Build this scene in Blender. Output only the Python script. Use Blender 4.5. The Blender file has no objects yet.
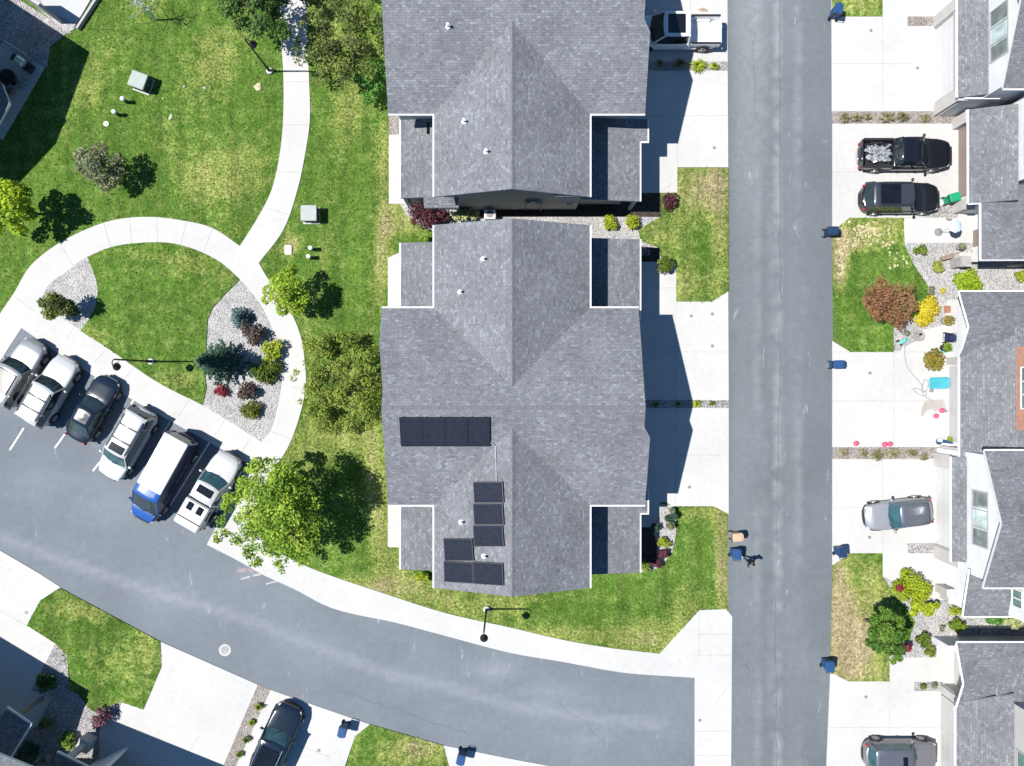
import bpy, bmesh, math, random
import numpy as np
from mathutils import Vector, Matrix
from mathutils.geometry import delaunay_2d_cdt

random.seed(7)
scene = bpy.context.scene
COL = scene.collection
CAM_H, PPM = 48.0, 15.0          # drone height in metres, picture pixels per metre on the ground
R = math.radians

def P(px, py, h=0.0, z=None):
    """Measured picture position of a feature at height h -> metres in the place."""
    k = (CAM_H - h) / CAM_H / PPM
    return Vector(((px - 512) * k, (383 - py) * k, h if z is None else z))

def smooth_poly(pts, thr=30.0, sub=5):
    """round off gentle bends of a closed outline, keep its sharp corners"""
    n = len(pts); V = [Vector(p) for p in pts]; tan = []
    for i in range(n):
        a = V[i] - V[i - 1]; b = V[(i + 1) % n] - V[i]
        ang = abs(math.degrees(a.angle_signed(b, 0))) if a.length > 1e-6 and b.length > 1e-6 else 0
        if ang > thr: tan.append(None)
        else: tan.append((a.normalized() + b.normalized()).normalized())
    out = []
    for i in range(n):
        p, q = V[i], V[(i + 1) % n]; L = (q - p).length; t0, t1 = tan[i], tan[(i + 1) % n]
        d = (q - p).normalized() if L > 1e-6 else Vector((0, 0))
        if t0 is None and t1 is None: out.append(tuple(p)); continue
        t0 = (t0 or d) * L; t1 = (t1 or d) * L
        for k in range(sub):
            s = k / sub
            r = p * (2*s**3 - 3*s**2 + 1) + t0 * (s**3 - 2*s**2 + s) + q * (3*s**2 - 2*s**3) + t1 * (s**3 - s**2)
            out.append(tuple(r))
    return out

def PL(pts, h=0.0):
    return [P(x, y, h) for x, y in pts]

# ------------------------------------------------------------------ materials
def nt(m):
    m.use_nodes = True
    return m.node_tree.nodes, m.node_tree.links

def new_mat(name, rough=0.8, metal=0.0, spec=0.3):
    m = bpy.data.materials.new(name)
    n, l = nt(m)
    b = n['Principled BSDF']
    b.inputs['Roughness'].default_value = rough
    b.inputs['Metallic'].default_value = metal
    b.inputs['Specular IOR Level'].default_value = spec
    return m, n, l, b

def rgba(c): return (c[0], c[1], c[2], 1.0)

def noise_node(n, l, src, scale, detail=4, rough=0.6):
    t = n.new('ShaderNodeTexNoise')
    t.inputs['Scale'].default_value = scale
    t.inputs['Detail'].default_value = detail
    t.inputs['Roughness'].default_value = rough
    l.new(src, t.inputs['Vector'])
    return t

def ramp(n, l, src, stops):
    r = n.new('ShaderNodeValToRGB')
    e = r.color_ramp.elements
    while len(e) < len(stops): e.new(0.5)
    for k, (p, c) in enumerate(stops):
        e[k].position = p
        e[k].color = rgba(c) if hasattr(c, '__len__') else (c, c, c, 1)
    l.new(src, r.inputs['Fac'])
    return r

def mixc(n, l, fac, a, b, mode='MIX'):
    x = n.new('ShaderNodeMix'); x.data_type = 'RGBA'; x.blend_type = mode
    for sock, val in ((x.inputs[0], fac), (x.inputs[6], a), (x.inputs[7], b)):
        if hasattr(val, 'links') or isinstance(val, bpy.types.NodeSocket): l.new(val, sock)
        elif hasattr(val, '__len__'): sock.default_value = rgba(val)
        else: sock.default_value = val
    return x.outputs[2]

def mathn(n, l, op, a, b=0.0, clamp=False):
    x = n.new('ShaderNodeMath'); x.operation = op; x.use_clamp = clamp
    for s, v in ((x.inputs[0], a), (x.inputs[1], b)):
        if isinstance(v, bpy.types.NodeSocket): l.new(v, s)
        else: s.default_value = v
    return x.outputs[0]

def bump(n, l, b, src, strength=0.4, dist=0.02):
    k = n.new('ShaderNodeBump')
    k.inputs['Strength'].default_value = strength
    k.inputs['Distance'].default_value = dist
    l.new(src, k.inputs['Height'])
    l.new(k.outputs['Normal'], b.inputs['Normal'])

def coord(n, kind='pos'):
    if kind == 'pos':
        return n.new('ShaderNodeNewGeometry').outputs['Position']
    t = n.new('ShaderNodeTexCoord')
    return t.outputs[{'obj': 'Object', 'uv': 'UV', 'gen': 'Generated'}[kind]]

def plain(name, c, rough=0.6, metal=0.0, var=0.18, scale=3.0, spec=0.3, kind='obj', bmp=0.0):
    """Procedural colour with soft dirt variation."""
    m, n, l, b = new_mat(name, rough, metal, spec)
    src = coord(n, kind)
    t = noise_node(n, l, src, scale, 5)
    lo = tuple(x * (1 - var) for x in c); hi = tuple(min(1, x * (1 + var)) for x in c)
    r = ramp(n, l, t.outputs['Fac'], [(0.25, lo), (0.75, hi)])
    l.new(r.outputs['Color'], b.inputs['Base Color'])
    if bmp: bump(n, l, b, t.outputs['Fac'], bmp)
    return m

def paint(name, c, rough=0.25, metal=0.0):
    m, n, l, b = new_mat(name, rough, metal, 0.5)
    src = coord(n, 'obj')
    t = noise_node(n, l, src, 1.2, 2)
    r = ramp(n, l, t.outputs['Fac'], [(0.3, tuple(x * 0.95 for x in c)), (0.7, c)])
    l.new(r.outputs['Color'], b.inputs['Base Color'])
    q = ramp(n, l, t.outputs['Fac'], [(0.3, rough + 0.03), (0.7, rough)])
    l.new(q.outputs['Color'], b.inputs['Roughness'])
    b.inputs['Coat Weight'].default_value = 0.25
    b.inputs['Coat Roughness'].default_value = 0.08
    return m

def glass(name, c=(0.015, 0.02, 0.025), rough=0.06):
    m, n, l, b = new_mat(name, rough, 0.0, 0.8)
    t = noise_node(n, l, coord(n, 'obj'), 2.0, 3)
    r = ramp(n, l, t.outputs['Fac'], [(0.3, tuple(x * 0.7 for x in c)), (0.7, tuple(x * 1.4 for x in c))])
    l.new(r.outputs['Color'], b.inputs['Base Color'])
    return m

def shingle(name, base, seed=0.0):
    m, n, l, b = new_mat(name, 0.9, 0.0, 0.2)
    uv = coord(n, 'uv')
    br = n.new('ShaderNodeTexBrick')
    br.offset = 0.37; br.offset_frequency = 2; br.squash = 1.0
    br.inputs['Scale'].default_value = 1.0
    br.inputs['Brick Width'].default_value = 0.24
    br.inputs['Row Height'].default_value = 0.145
    br.inputs['Mortar Size'].default_value = 0.008
    br.inputs['Mortar Smooth'].default_value = 0.3
    br.inputs['Color1'].default_value = (0, 0, 0, 1)
    br.inputs['Color2'].default_value = (1, 1, 1, 1)
    br.inputs['Mortar'].default_value = (0.0, 0.0, 0.0, 1)
    l.new(uv, br.inputs['Vector'])
    d = tuple(x * 0.80 for x in base); mid = base
    hi = (base[0] * 1.34, base[1] * 1.36, base[2] * 1.38)
    wm = (base[0] * 1.03, base[1] * 0.97, base[2] * 0.97)
    r = ramp(n, l, br.outputs['Color'], [(0.0, d), (0.3, mid), (0.62, wm), (0.84, tuple(x * 1.14 for x in base)), (1.0, hi)])
    big = noise_node(n, l, coord(n, 'pos'), 0.35, 3)
    gr = noise_node(n, l, coord(n, 'pos'), 9.0, 3, 0.7)
    v = ramp(n, l, big.outputs['Fac'], [(0.3, 0.84), (0.7, 1.13)])
    c1 = mixc(n, l, 1.0, r.outputs['Color'], v.outputs['Color'], 'MULTIPLY')
    v2 = ramp(n, l, gr.outputs['Fac'], [(0.25, 0.76), (0.5, 0.98), (0.75, 1.40)])
    c2 = mixc(n, l, 1.0, c1, v2.outputs['Color'], 'MULTIPLY')
    mm = mathn(n, l, 'MULTIPLY', br.outputs['Fac'], 0.45)
    c3 = mixc(n, l, mm, c2, tuple(x * 0.55 for x in base))
    l.new(c3, b.inputs['Base Color'])
    bump(n, l, b, mathn(n, l, 'SUBTRACT', 1.0, br.outputs['Fac']), 0.5, 0.01)
    return m

def brickwall(name, c1, c2, mortar):
    m, n, l, b = new_mat(name, 0.85)
    t = n.new('ShaderNodeTexBrick')
    t.inputs['Scale'].default_value = 1.0
    t.inputs['Brick Width'].default_value = 0.3; t.inputs['Row Height'].default_value = 0.1
    t.inputs['Mortar Size'].default_value = 0.012
    t.inputs['Color1'].default_value = rgba(c1); t.inputs['Color2'].default_value = rgba(c2)
    t.inputs['Mortar'].default_value = rgba(mortar)
    l.new(coord(n, 'uv'), t.inputs['Vector'])
    l.new(t.outputs['Color'], b.inputs['Base Color'])
    return m

def siding(name, c, pitch=0.18):
    """Lap siding: dark lap line every board."""
    m, n, l, b = new_mat(name, 0.65)
    s = n.new('ShaderNodeSeparateXYZ'); l.new(coord(n, 'pos'), s.inputs[0])
    f = mathn(n, l, 'FRACT', mathn(n, l, 'DIVIDE', s.outputs['Z'], pitch))
    t = noise_node(n, l, coord(n, 'pos'), 1.2, 5)
    r = ramp(n, l, t.outputs['Fac'], [(0.3, tuple(x * 0.9 for x in c)), (0.7, tuple(min(1, x * 1.06) for x in c))])
    lap = ramp(n, l, f, [(0.0, 0.55), (0.1, 1.0)])
    l.new(mixc(n, l, 1.0, r.outputs['Color'], lap.outputs['Color'], 'MULTIPLY'), b.inputs['Base Color'])
    bump(n, l, b, f, 0.5, 0.01)
    return m

def grass_mat(name):
    m, n, l, b = new_mat(name, 0.95, 0.0, 0.1)
    pos = coord(n, 'pos')
    at = n.new('ShaderNodeAttribute'); at.attribute_name = 'dry'
    big = noise_node(n, l, pos, 0.22, 5, 0.6)
    mid = noise_node(n, l, pos, 1.3, 5, 0.65)
    fine = noise_node(n, l, pos, 6.0, 5, 0.8)
    hair = noise_node(n, l, pos, 16.0, 2, 0.8)
    lush = ramp(n, l, mid.outputs['Fac'], [(0.28, (0.046, 0.108, 0.014)), (0.5, (0.084, 0.156, 0.024)), (0.72, (0.156, 0.222, 0.052))])
    yel = ramp(n, l, fine.outputs['Fac'], [(0.3, (0.14, 0.185, 0.036)), (0.7, (0.275, 0.295, 0.09))])
    tan = ramp(n, l, fine.outputs['Fac'], [(0.3, (0.22, 0.18, 0.085)), (0.7, (0.38, 0.31, 0.19))])
    d = mathn(n, l, 'ADD', at.outputs['Fac'], mathn(n, l, 'MULTIPLY', mathn(n, l, 'SUBTRACT', big.outputs['Fac'], 0.5), 0.9))
    d = mathn(n, l, 'ADD', d, mathn(n, l, 'MULTIPLY', mathn(n, l, 'SUBTRACT', mid.outputs['Fac'], 0.5), 0.9))
    d = mathn(n, l, 'ADD', d, mathn(n, l, 'MULTIPLY', mathn(n, l, 'SUBTRACT', fine.outputs['Fac'], 0.5), 0.7))
    f1 = ramp(n, l, d, [(0.10, 0.0), (0.50, 1.0)])
    f2 = ramp(n, l, d, [(0.50, 0.0), (0.95, 1.0)])
    c = mixc(n, l, f1.outputs['Color'], lush.outputs['Color'], yel.outputs['Color'])
    c = mixc(n, l, f2.outputs['Color'], c, tan.outputs['Color'])
    v = ramp(n, l, fine.outputs['Fac'], [(0.28, 0.36), (0.5, 0.95), (0.74, 1.75)])
    c = mixc(n, l, 1.0, c, v.outputs['Color'], 'MULTIPLY')
    mp = n.new('ShaderNodeMapping'); mp.inputs['Rotation'].default_value = (0, 0, 0.5); mp.inputs['Scale'].default_value = (1.1, 0.10, 1.0)
    l.new(pos, mp.inputs['Vector'])
    mow = noise_node(n, l, mp.outputs['Vector'], 1.0, 3, 0.6)
    v = ramp(n, l, mow.outputs['Fac'], [(0.32, 0.74), (0.5, 1.0), (0.68, 1.2)])
    c = mixc(n, l, 1.0, c, v.outputs['Color'], 'MULTIPLY')
    v = ramp(n, l, big.outputs['Fac'], [(0.3, 0.82), (0.7, 1.14)])
    c = mixc(n, l, 1.0, c, v.outputs['Color'], 'MULTIPLY')
    v = ramp(n, l, hair.outputs['Fac'], [(0.28, 0.55), (0.72, 1.45)])
    c = mixc(n, l, 1.0, c, v.outputs['Color'], 'MULTIPLY')
    l.new(c, b.inputs['Base Color'])
    h = mathn(n, l, 'ADD', fine.outputs['Fac'], hair.outputs['Fac'])
    bump(n, l, b, h, 0.8, 0.05)
    return m

def gravel_mat(name, cols, scale=14.0):
    m, n, l, b = new_mat(name, 0.9)
    pos = coord(n, 'pos')
    v = n.new('ShaderNodeTexVoronoi'); v.inputs['Scale'].default_value = scale
    l.new(pos, v.inputs['Vector'])
    sep = n.new('ShaderNodeSeparateColor'); l.new(v.outputs['Color'], sep.inputs[0])
    k = len(cols)
    r = ramp(n, l, sep.outputs[0], [(i / (k - 1) if k > 1 else 0, c) for i, c in enumerate(cols)])
    e = ramp(n, l, v.outputs['Distance'], [(0.0, 1.08), (0.45, 0.95), (0.8, 0.55)])
    c = mixc(n, l, 1.0, r.outputs['Color'], e.outputs['Color'], 'MULTIPLY')
    t = noise_node(n, l, pos, 0.8, 4)
    q = ramp(n, l, t.outputs['Fac'], [(0.3, 0.8), (0.7, 1.15)])
    c = mixc(n, l, 1.0, c, q.outputs['Color'], 'MULTIPLY')
    l.new(c, b.inputs['Base Color'])
    bump(n, l, b, mathn(n, l, 'SUBTRACT', 1.0, v.outputs['Distance']), 1.0, 0.05)
    return m

def concrete_mat(name, c):
    m, n, l, b = new_mat(name, 0.85)
    pos = coord(n, 'pos')
    t1 = noise_node(n, l, pos, 0.25, 5); t2 = noise_node(n, l, pos, 3.0, 6, 0.7); t3 = noise_node(n, l, pos, 25.0, 2)
    r = ramp(n, l, t1.outputs['Fac'], [(0.3, tuple(x * 0.92 for x in c)), (0.7, tuple(x * 1.05 for x in c))])
    v = ramp(n, l, t2.outputs['Fac'], [(0.22, 0.84), (0.42, 0.97), (0.8, 1.04)])
    x = mixc(n, l, 1.0, r.outputs['Color'], v.outputs['Color'], 'MULTIPLY')
    w = ramp(n, l, t3.outputs['Fac'], [(0.3, 0.95), (0.7, 1.04)])
    x = mixc(n, l, 1.0, x, w.outputs['Color'], 'MULTIPLY')
    l.new(x, b.inputs['Base Color'])
    bump(n, l, b, t3.outputs['Fac'], 0.1, 0.005)
    return m

def asphalt_mat(name, c, worn):
    m, n, l, b = new_mat(name, 0.9, 0.0, 0.25)
    pos = coord(n, 'pos')
    at = n.new('ShaderNodeAttribute'); at.attribute_name = 'wear'
    t1 = noise_node(n, l, pos, 0.18, 5); t2 = noise_node(n, l, pos, 2.2, 6, 0.7); t3 = noise_node(n, l, pos, 30.0, 2, 0.7)
    r = ramp(n, l, t1.outputs['Fac'], [(0.3, tuple(x * 0.87 for x in c)), (0.7, tuple(x * 1.1 for x in c))])
    w = mathn(n, l, 'MULTIPLY', at.outputs['Fac'], mathn(n, l, 'ADD', t2.outputs['Fac'], 0.45), True)
    x = mixc(n, l, w, r.outputs['Color'], worn)
    mp = n.new('ShaderNodeMapping'); mp.inputs['Scale'].default_value = (1.0, 0.22, 1.0)
    l.new(pos, mp.inputs['Vector'])
    sc = noise_node(n, l, mp.outputs['Vector'], 1.6, 8, 0.72)
    sf = ramp(n, l, sc.outputs['Fac'], [(0.62, 0.0), (0.72, 0.5)])
    x = mixc(n, l, sf.outputs['Color'], x, tuple(min(1, k * 2.1) for k in worn))
    v = ramp(n, l, t3.outputs['Fac'], [(0.3, 0.88), (0.7, 1.12)])
    x = mixc(n, l, 1.0, x, v.outputs['Color'], 'MULTIPLY')
    v = ramp(n, l, t2.outputs['Fac'], [(0.3, 0.93), (0.7, 1.06)])
    x = mixc(n, l, 1.0, x, v.outputs['Color'], 'MULTIPLY')
    l.new(x, b.inputs['Base Color'])
    bump(n, l, b, t3.outputs['Fac'], 0.25, 0.004)
    return m

def leaf_mat(name, trans=0.3):
    m = bpy.data.materials.new(name); n, l = nt(m)
    b = n['Principled BSDF']; out = n['Material Output']
    at = n.new('ShaderNodeAttribute'); at.attribute_name = 'leafcol'
    t = noise_node(n, l, coord(n, 'pos'), 3.0, 3)
    v = ramp(n, l, t.outputs['Fac'], [(0.3, 0.85), (0.7, 1.15)])
    c = mixc(n, l, 1.0, at.outputs['Color'], v.outputs['Color'], 'MULTIPLY')
    l.new(c, b.inputs['Base Color']); b.inputs['Roughness'].default_value = 0.55
    b.inputs['Specular IOR Level'].default_value = 0.25
    tr = n.new('ShaderNodeBsdfTranslucent'); l.new(c, tr.inputs['Color'])
    mx = n.new('ShaderNodeMixShader'); mx.inputs[0].default_value = trans
    l.new(b.outputs[0], mx.inputs[1]); l.new(tr.outputs[0], mx.inputs[2]); l.new(mx.outputs[0], out.inputs['Surface'])
    return m

M = {}
M['shingle'] = shingle('roof_shingle', (0.156, 0.164, 0.179))
M['shingle2'] = shingle('roof_shingle_darker', (0.147, 0.154, 0.166))
M['fascia'] = plain('white_fascia', (0.60, 0.60, 0.60), 0.5, var=0.06)
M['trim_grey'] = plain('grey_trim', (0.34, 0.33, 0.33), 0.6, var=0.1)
M['wall_white'] = siding('white_siding', (0.62, 0.62, 0.63))
M['wall_taupe'] = siding('taupe_siding', (0.27, 0.255, 0.235))
M['wall_grey'] = siding('grey_siding', (0.36, 0.355, 0.36))
M['wall_tan'] = siding('tan_siding', (0.44, 0.42, 0.40))
M['wall_pale_taupe'] = siding('pale_taupe_siding', (0.40, 0.395, 0.38))
M['ridge'] = plain('ridge_shingle', (0.135, 0.136, 0.154), 0.9, var=0.3, scale=6, kind='pos')
M['dim_glass'] = glass('green_grey_end_glass', (0.13, 0.155, 0.15), 0.15)  # darker green-grey glass of the end panes
M['brick'] = brickwall('red_brick', (0.36, 0.13, 0.075), (0.46, 0.19, 0.11), (0.4, 0.33, 0.28))
M['door_white'] = plain('white_door_paint', (0.50, 0.495, 0.49), 0.5, var=0.06)
M['door_brown'] = plain('brown_door_paint', (0.22, 0.17, 0.15), 0.5, var=0.1)
M['door_grey'] = plain('grey_door_paint', (0.40, 0.39, 0.385), 0.5, var=0.08)
M['window_glass'] = glass('window_glass', (0.06, 0.075, 0.08))
M['pale_glass'] = glass('curtained_window_glass', (0.38, 0.45, 0.44), 0.2)
M['green_glass'] = glass('green_window_glass', (0.10, 0.17, 0.15), 0.1)
M['car_glass'] = glass('car_glass', (0.018, 0.03, 0.036))
M['car_glass_teal'] = glass('teal_car_glass', (0.03, 0.075, 0.085))
M['black_glass'] = glass('black_glass', (0.006, 0.007, 0.009))
M['grass'] = grass_mat('lawn_grass')
M['gravel'] = gravel_mat('pale_gravel', [(0.30, 0.29, 0.29), (0.42, 0.41, 0.40), (0.52, 0.51, 0.50)])
M['gravel_grey'] = gravel_mat('grey_gravel', [(0.20, 0.20, 0.20), (0.33, 0.31, 0.31), (0.50, 0.49, 0.48)])
M['gravel_warm'] = gravel_mat('mixed_river_gravel', [(0.20, 0.175, 0.15), (0.33, 0.28, 0.24), (0.27, 0.26, 0.255), (0.45, 0.42, 0.38)])
M['mulch'] = gravel_mat('dark_mulch', [(0.03, 0.022, 0.018), (0.06, 0.045, 0.035), (0.09, 0.07, 0.05)], 12)
M['concrete'] = concrete_mat('pale_concrete', (0.448, 0.442, 0.430))
M['patio'] = concrete_mat('patio_concrete', (0.42, 0.42, 0.42))
M['joint'] = plain('concrete_joint', (0.335, 0.33, 0.315), 0.9, kind='pos')
M['asphalt'] = asphalt_mat('curved_road_asphalt', (0.140, 0.159, 0.181), (0.215, 0.23, 0.255))
M['asphalt_main'] = asphalt_mat('straight_road_asphalt', (0.120, 0.136, 0.147), (0.235, 0.25, 0.262))
M['roadpaint'] = plain('white_road_paint', (0.62, 0.62, 0.60), 0.8, var=0.35, scale=9, kind='pos')
M['roadpaint_y'] = plain('yellowed_road_paint', (0.55, 0.48, 0.30), 0.8, var=0.3, scale=9, kind='pos')
M['leaf'] = leaf_mat('leaf_surface')
M['needle'] = leaf_mat('needle_surface', 0.08)
M['bark'] = plain('tree_bark', (0.12, 0.095, 0.075), 0.9, var=0.4, scale=12, bmp=0.4)
M['bark_pale'] = plain('pale_bark', (0.55, 0.53, 0.50), 0.9, var=0.2, scale=12)
M['rubber'] = plain('tyre_rubber', (0.018, 0.018, 0.02), 0.8, var=0.2)
M['alloy'] = plain('wheel_alloy', (0.45, 0.45, 0.46), 0.35, 0.7, var=0.1)
M['blackplastic'] = plain('black_plastic', (0.02, 0.02, 0.022), 0.5, var=0.2)
M['greyplastic'] = plain('grey_plastic', (0.2, 0.2, 0.2), 0.5, var=0.1)
M['chrome'] = plain('chrome_trim', (0.65, 0.65, 0.66), 0.15, 0.9, var=0.05)
M['lampglass'] = plain('headlight_lens', (0.55, 0.57, 0.6), 0.1, 0.2, var=0.1)
M['redlens'] = plain('tail_light_lens', (0.35, 0.012, 0.015), 0.2, var=0.1)
M['binblue'] = plain('blue_bin_plastic', (0.018, 0.062, 0.16), 0.45, var=0.15)
M['binnavy'] = plain('navy_bin_plastic', (0.015, 0.035, 0.085), 0.45, var=0.15)
M['bintan'] = plain('tan_bin_plastic', (0.46, 0.31, 0.21), 0.5, var=0.1)
M['bingreen'] = plain('green_bin_plastic', (0.015, 0.26, 0.12), 0.45, var=0.15)
M['boxgreen'] = plain('pale_grey_green_metal', (0.30, 0.335, 0.315), 0.5, var=0.08)
M['boxdark'] = plain('dark_green_metal', (0.03, 0.06, 0.05), 0.5, var=0.1)
M['white'] = plain('white_plastic', (0.75, 0.75, 0.74), 0.5, var=0.05)
M['metal'] = plain('galvanised_metal', (0.55, 0.55, 0.56), 0.35, 0.6, var=0.1)
M['blackmetal'] = plain('black_metal', (0.012, 0.012, 0.013), 0.5, var=0.2)
M['opal'] = plain('smoked_globe', (0.22, 0.23, 0.25), 0.25, var=0.15)
M['panel'] = None
M['cyan'] = plain('cyan_plastic', (0.05, 0.31, 0.37), 0.5, var=0.12)
M['teal'] = plain('teal_plastic', (0.12, 0.50, 0.42), 0.5, var=0.1)
M['pink'] = plain('pink_plastic', (0.66, 0.08, 0.16), 0.35, var=0.12)
M['navyfabric'] = plain('navy_fabric', (0.012, 0.02, 0.06), 0.85, var=0.25)
M['paleblue'] = plain('pale_blue_fabric', (0.42, 0.52, 0.62), 0.6, var=0.15)
M['terracotta'] = plain('terracotta', (0.27, 0.12, 0.08), 0.8, var=0.12)
M['stone'] = plain('grey_stone', (0.30, 0.29, 0.28), 0.85, var=0.25)
M['wood'] = plain('weathered_wood', (0.22, 0.17, 0.14), 0.8, var=0.25)
M['cushion'] = plain('dark_cushion', (0.05, 0.05, 0.055), 0.9, var=0.2)
M['skin'] = plain('skin', (0.50, 0.30, 0.22), 0.6, var=0.06)
M['hair'] = plain('dark_hair', (0.02, 0.014, 0.01), 0.7, var=0.2)

def panel_mat():
    m, n, l, b = new_mat('solar_cells', 0.08, 0.0, 0.3)
    uv = coord(n, 'uv')
    br = n.new('ShaderNodeTexBrick'); br.offset = 0.0
    br.inputs['Scale'].default_value = 1.0
    br.inputs['Brick Width'].default_value = 0.1666; br.inputs['Row Height'].default_value = 0.1
    br.inputs['Mortar Size'].default_value = 0.006
    br.inputs['Color1'].default_value = (0.016, 0.019, 0.028, 1); br.inputs['Color2'].default_value = (0.022, 0.025, 0.036, 1)
    br.inputs['Mortar'].default_value = (0.026, 0.029, 0.04, 1)
    l.new(uv, br.inputs['Vector'])
    l.new(br.outputs['Color'], b.inputs['Base Color'])
    return m
M['panel'] = panel_mat()

# ------------------------------------------------------------------ mesh builder
class MB:
    def __init__(s): s.v = []; s.f = []; s.m = []; s.uv = []
    def add(s, vs, fs, m=0, uvs=None):
        o = len(s.v); s.v += [Vector(v) for v in vs]
        for k, f in enumerate(fs):
            s.f.append([o + i for i in f]); s.m.append(m)
            s.uv.append(uvs[k] if uvs else None)
        return s
    def box(s, c, d, rz=0.0, m=0, taper=1.0):
        c = Vector(c); hx, hy, hz = d[0] / 2, d[1] / 2, d[2] / 2
        rot = Matrix.Rotation(rz, 3, 'Z'); vs = []
        for z, t in ((-hz, 1.0), (hz, taper)):
            for x, y in ((-hx, -hy), (hx, -hy), (hx, hy), (-hx, hy)):
                vs.append(c + rot @ Vector((x * t, y * t, z)))
        return s.add(vs, [(3, 2, 1, 0), (4, 5, 6, 7), (0, 1, 5, 4), (1, 2, 6, 5), (2, 3, 7, 6), (3, 0, 4, 7)], m)
    def bbox(s, c, d, rz=0.0, m=0, bev=0.02):
        """box with bevelled vertical and top edges"""
        c = Vector(c); rot = Matrix.Rotation(rz, 3, 'Z')
        hx, hy, hz = d[0] / 2, d[1] / 2, d[2] / 2; b = min(bev, hx * .9, hy * .9)
        def ring(z, i):
            pts = [(-hx + b, -hy + i), (hx - b, -hy + i), (hx - i, -hy + b), (hx - i, hy - b), (hx - b, hy - i), (-hx + b, hy - i), (-hx + i, hy - b), (-hx + i, -hy + b)]
            return [c + rot @ Vector((x, y, z)) for x, y in pts]
        vs = ring(-hz, 0) + ring(hz - b, 0) + ring(hz, b)
        fs = [tuple(range(7, -1, -1)), tuple(range(16, 24))]
        for r in range(2):
            for k in range(8):
                fs.append((r * 8 + k, r * 8 + (k + 1) % 8, (r + 1) * 8 + (k + 1) % 8, (r + 1) * 8 + k))
        return s.add(vs, fs, m)
    def prism(s, poly, z0, z1, m=0, ms=None):
        p = [Vector((q[0], q[1])) for q in poly]
        a = sum(p[i].x * p[(i + 1) % len(p)].y - p[(i + 1) % len(p)].x * p[i].y for i in range(len(p)))
        if a < 0: p.reverse()
        k = len(p)
        vs = [(q.x, q.y, z0) for q in p] + [(q.x, q.y, z1) for q in p]
        s.add(vs, [tuple(range(k, 2 * k))], m)
        o = len(s.v) - 2 * k
        for i in range(k):
            j = (i + 1) % k
            s.f.append([o + i, o + j, o + k + j, o + k + i]); s.m.append(m if ms is None else ms); s.uv.append(None)
        return s
    def tube(s, pts, rad, n=6, m=0, cap=True):
        pts = [Vector(p) for p in pts]
        rr = rad if hasattr(rad, '__len__') else [rad] * len(pts)
        o = len(s.v); prev = None
        for i, p in enumerate(pts):
            t = (pts[min(i + 1, len(pts) - 1)] - pts[max(i - 1, 0)])
            t = t.normalized() if t.length > 1e-9 else Vector((0, 0, 1))
            if prev is None:
                a = t.cross(Vector((0, 0, 1)))
                if a.length < 1e-3: a = t.cross(Vector((1, 0, 0)))
            else:
                a = prev - t * prev.dot(t)
            a.normalize(); prev = a; b = t.cross(a)
            for k in range(n):
                w = 2 * math.pi * k / n
                s.v.append(p + (a * math.cos(w) + b * math.sin(w)) * rr[i])
        for i in range(len(pts) - 1):
            for k in range(n):
                q = (k + 1) % n
                s.f.append([o + i * n + k, o + i * n + q, o + (i + 1) * n + q, o + (i + 1) * n + k]); s.m.append(m); s.uv.append(None)
        if cap:
            s.f.append([o + k for k in range(n - 1, -1, -1)]); s.m.append(m); s.uv.append(None)
            e = o + (len(pts) - 1) * n
            s.f.append([e + k for k in range(n)]); s.m.append(m); s.uv.append(None)
        return s
    def lathe(s, c, prof, n=16, m=0, axis='Z'):
        """prof: list of (r, z)."""
        c = Vector(c); o = len(s.v)
        for r, z in prof:
            for k in range(n):
                w = 2 * math.pi * k / n
                q = Vector((r * math.cos(w), r * math.sin(w), z))
                if axis == 'Y': q = Vector((q.x, q.z, q.y))
                if axis == 'X': q = Vector((q.z, q.x, q.y))
                s.v.append(c + q)
        for i in range(len(prof) - 1):
            for k in range(n):
                q = (k + 1) % n
                s.f.append([o + i * n + k, o + i * n + q, o + (i + 1) * n + q, o + (i + 1) * n + k]); s.m.append(m); s.uv.append(None)
        s.f.append([o + k for k in range(n)]); s.m.append(m); s.uv.append(None)
        e = o + (len(prof) - 1) * n
        s.f.append([e + k for k in range(n)]); s.m.append(m); s.uv.append(None)
        return s
    def ball(s, c, r, n=12, k=8, m=0):
        rx, ry, rz = r if hasattr(r, '__len__') else (r, r, r)
        c = Vector(c); o = len(s.v)
        for i in range(1, k):
            a = math.pi * i / k
            for j in range(n):
                w = 2 * math.pi * j / n
                s.v.append(c + Vector((rx * math.sin(a) * math.cos(w), ry * math.sin(a) * math.sin(w), -rz * math.cos(a))))
        s.v.append(c + Vector((0, 0, -rz))); s.v.append(c + Vector((0, 0, rz)))
        b, t = len(s.v) - 2, len(s.v) - 1
        for i in range(k - 2):
            for j in range(n):
                q = (j + 1) % n
                s.f.append([o + i * n + j, o + i * n + q, o + (i + 1) * n + q, o + (i + 1) * n + j]); s.m.append(m); s.uv.append(None)
        for j in range(n):
            q = (j + 1) % n
            s.f.append([b, o + q, o + j]); s.m.append(m); s.uv.append(None)
            s.f.append([t, o + (k - 2) * n + j, o + (k - 2) * n + q]); s.m.append(m); s.uv.append(None)
        return s
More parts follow.
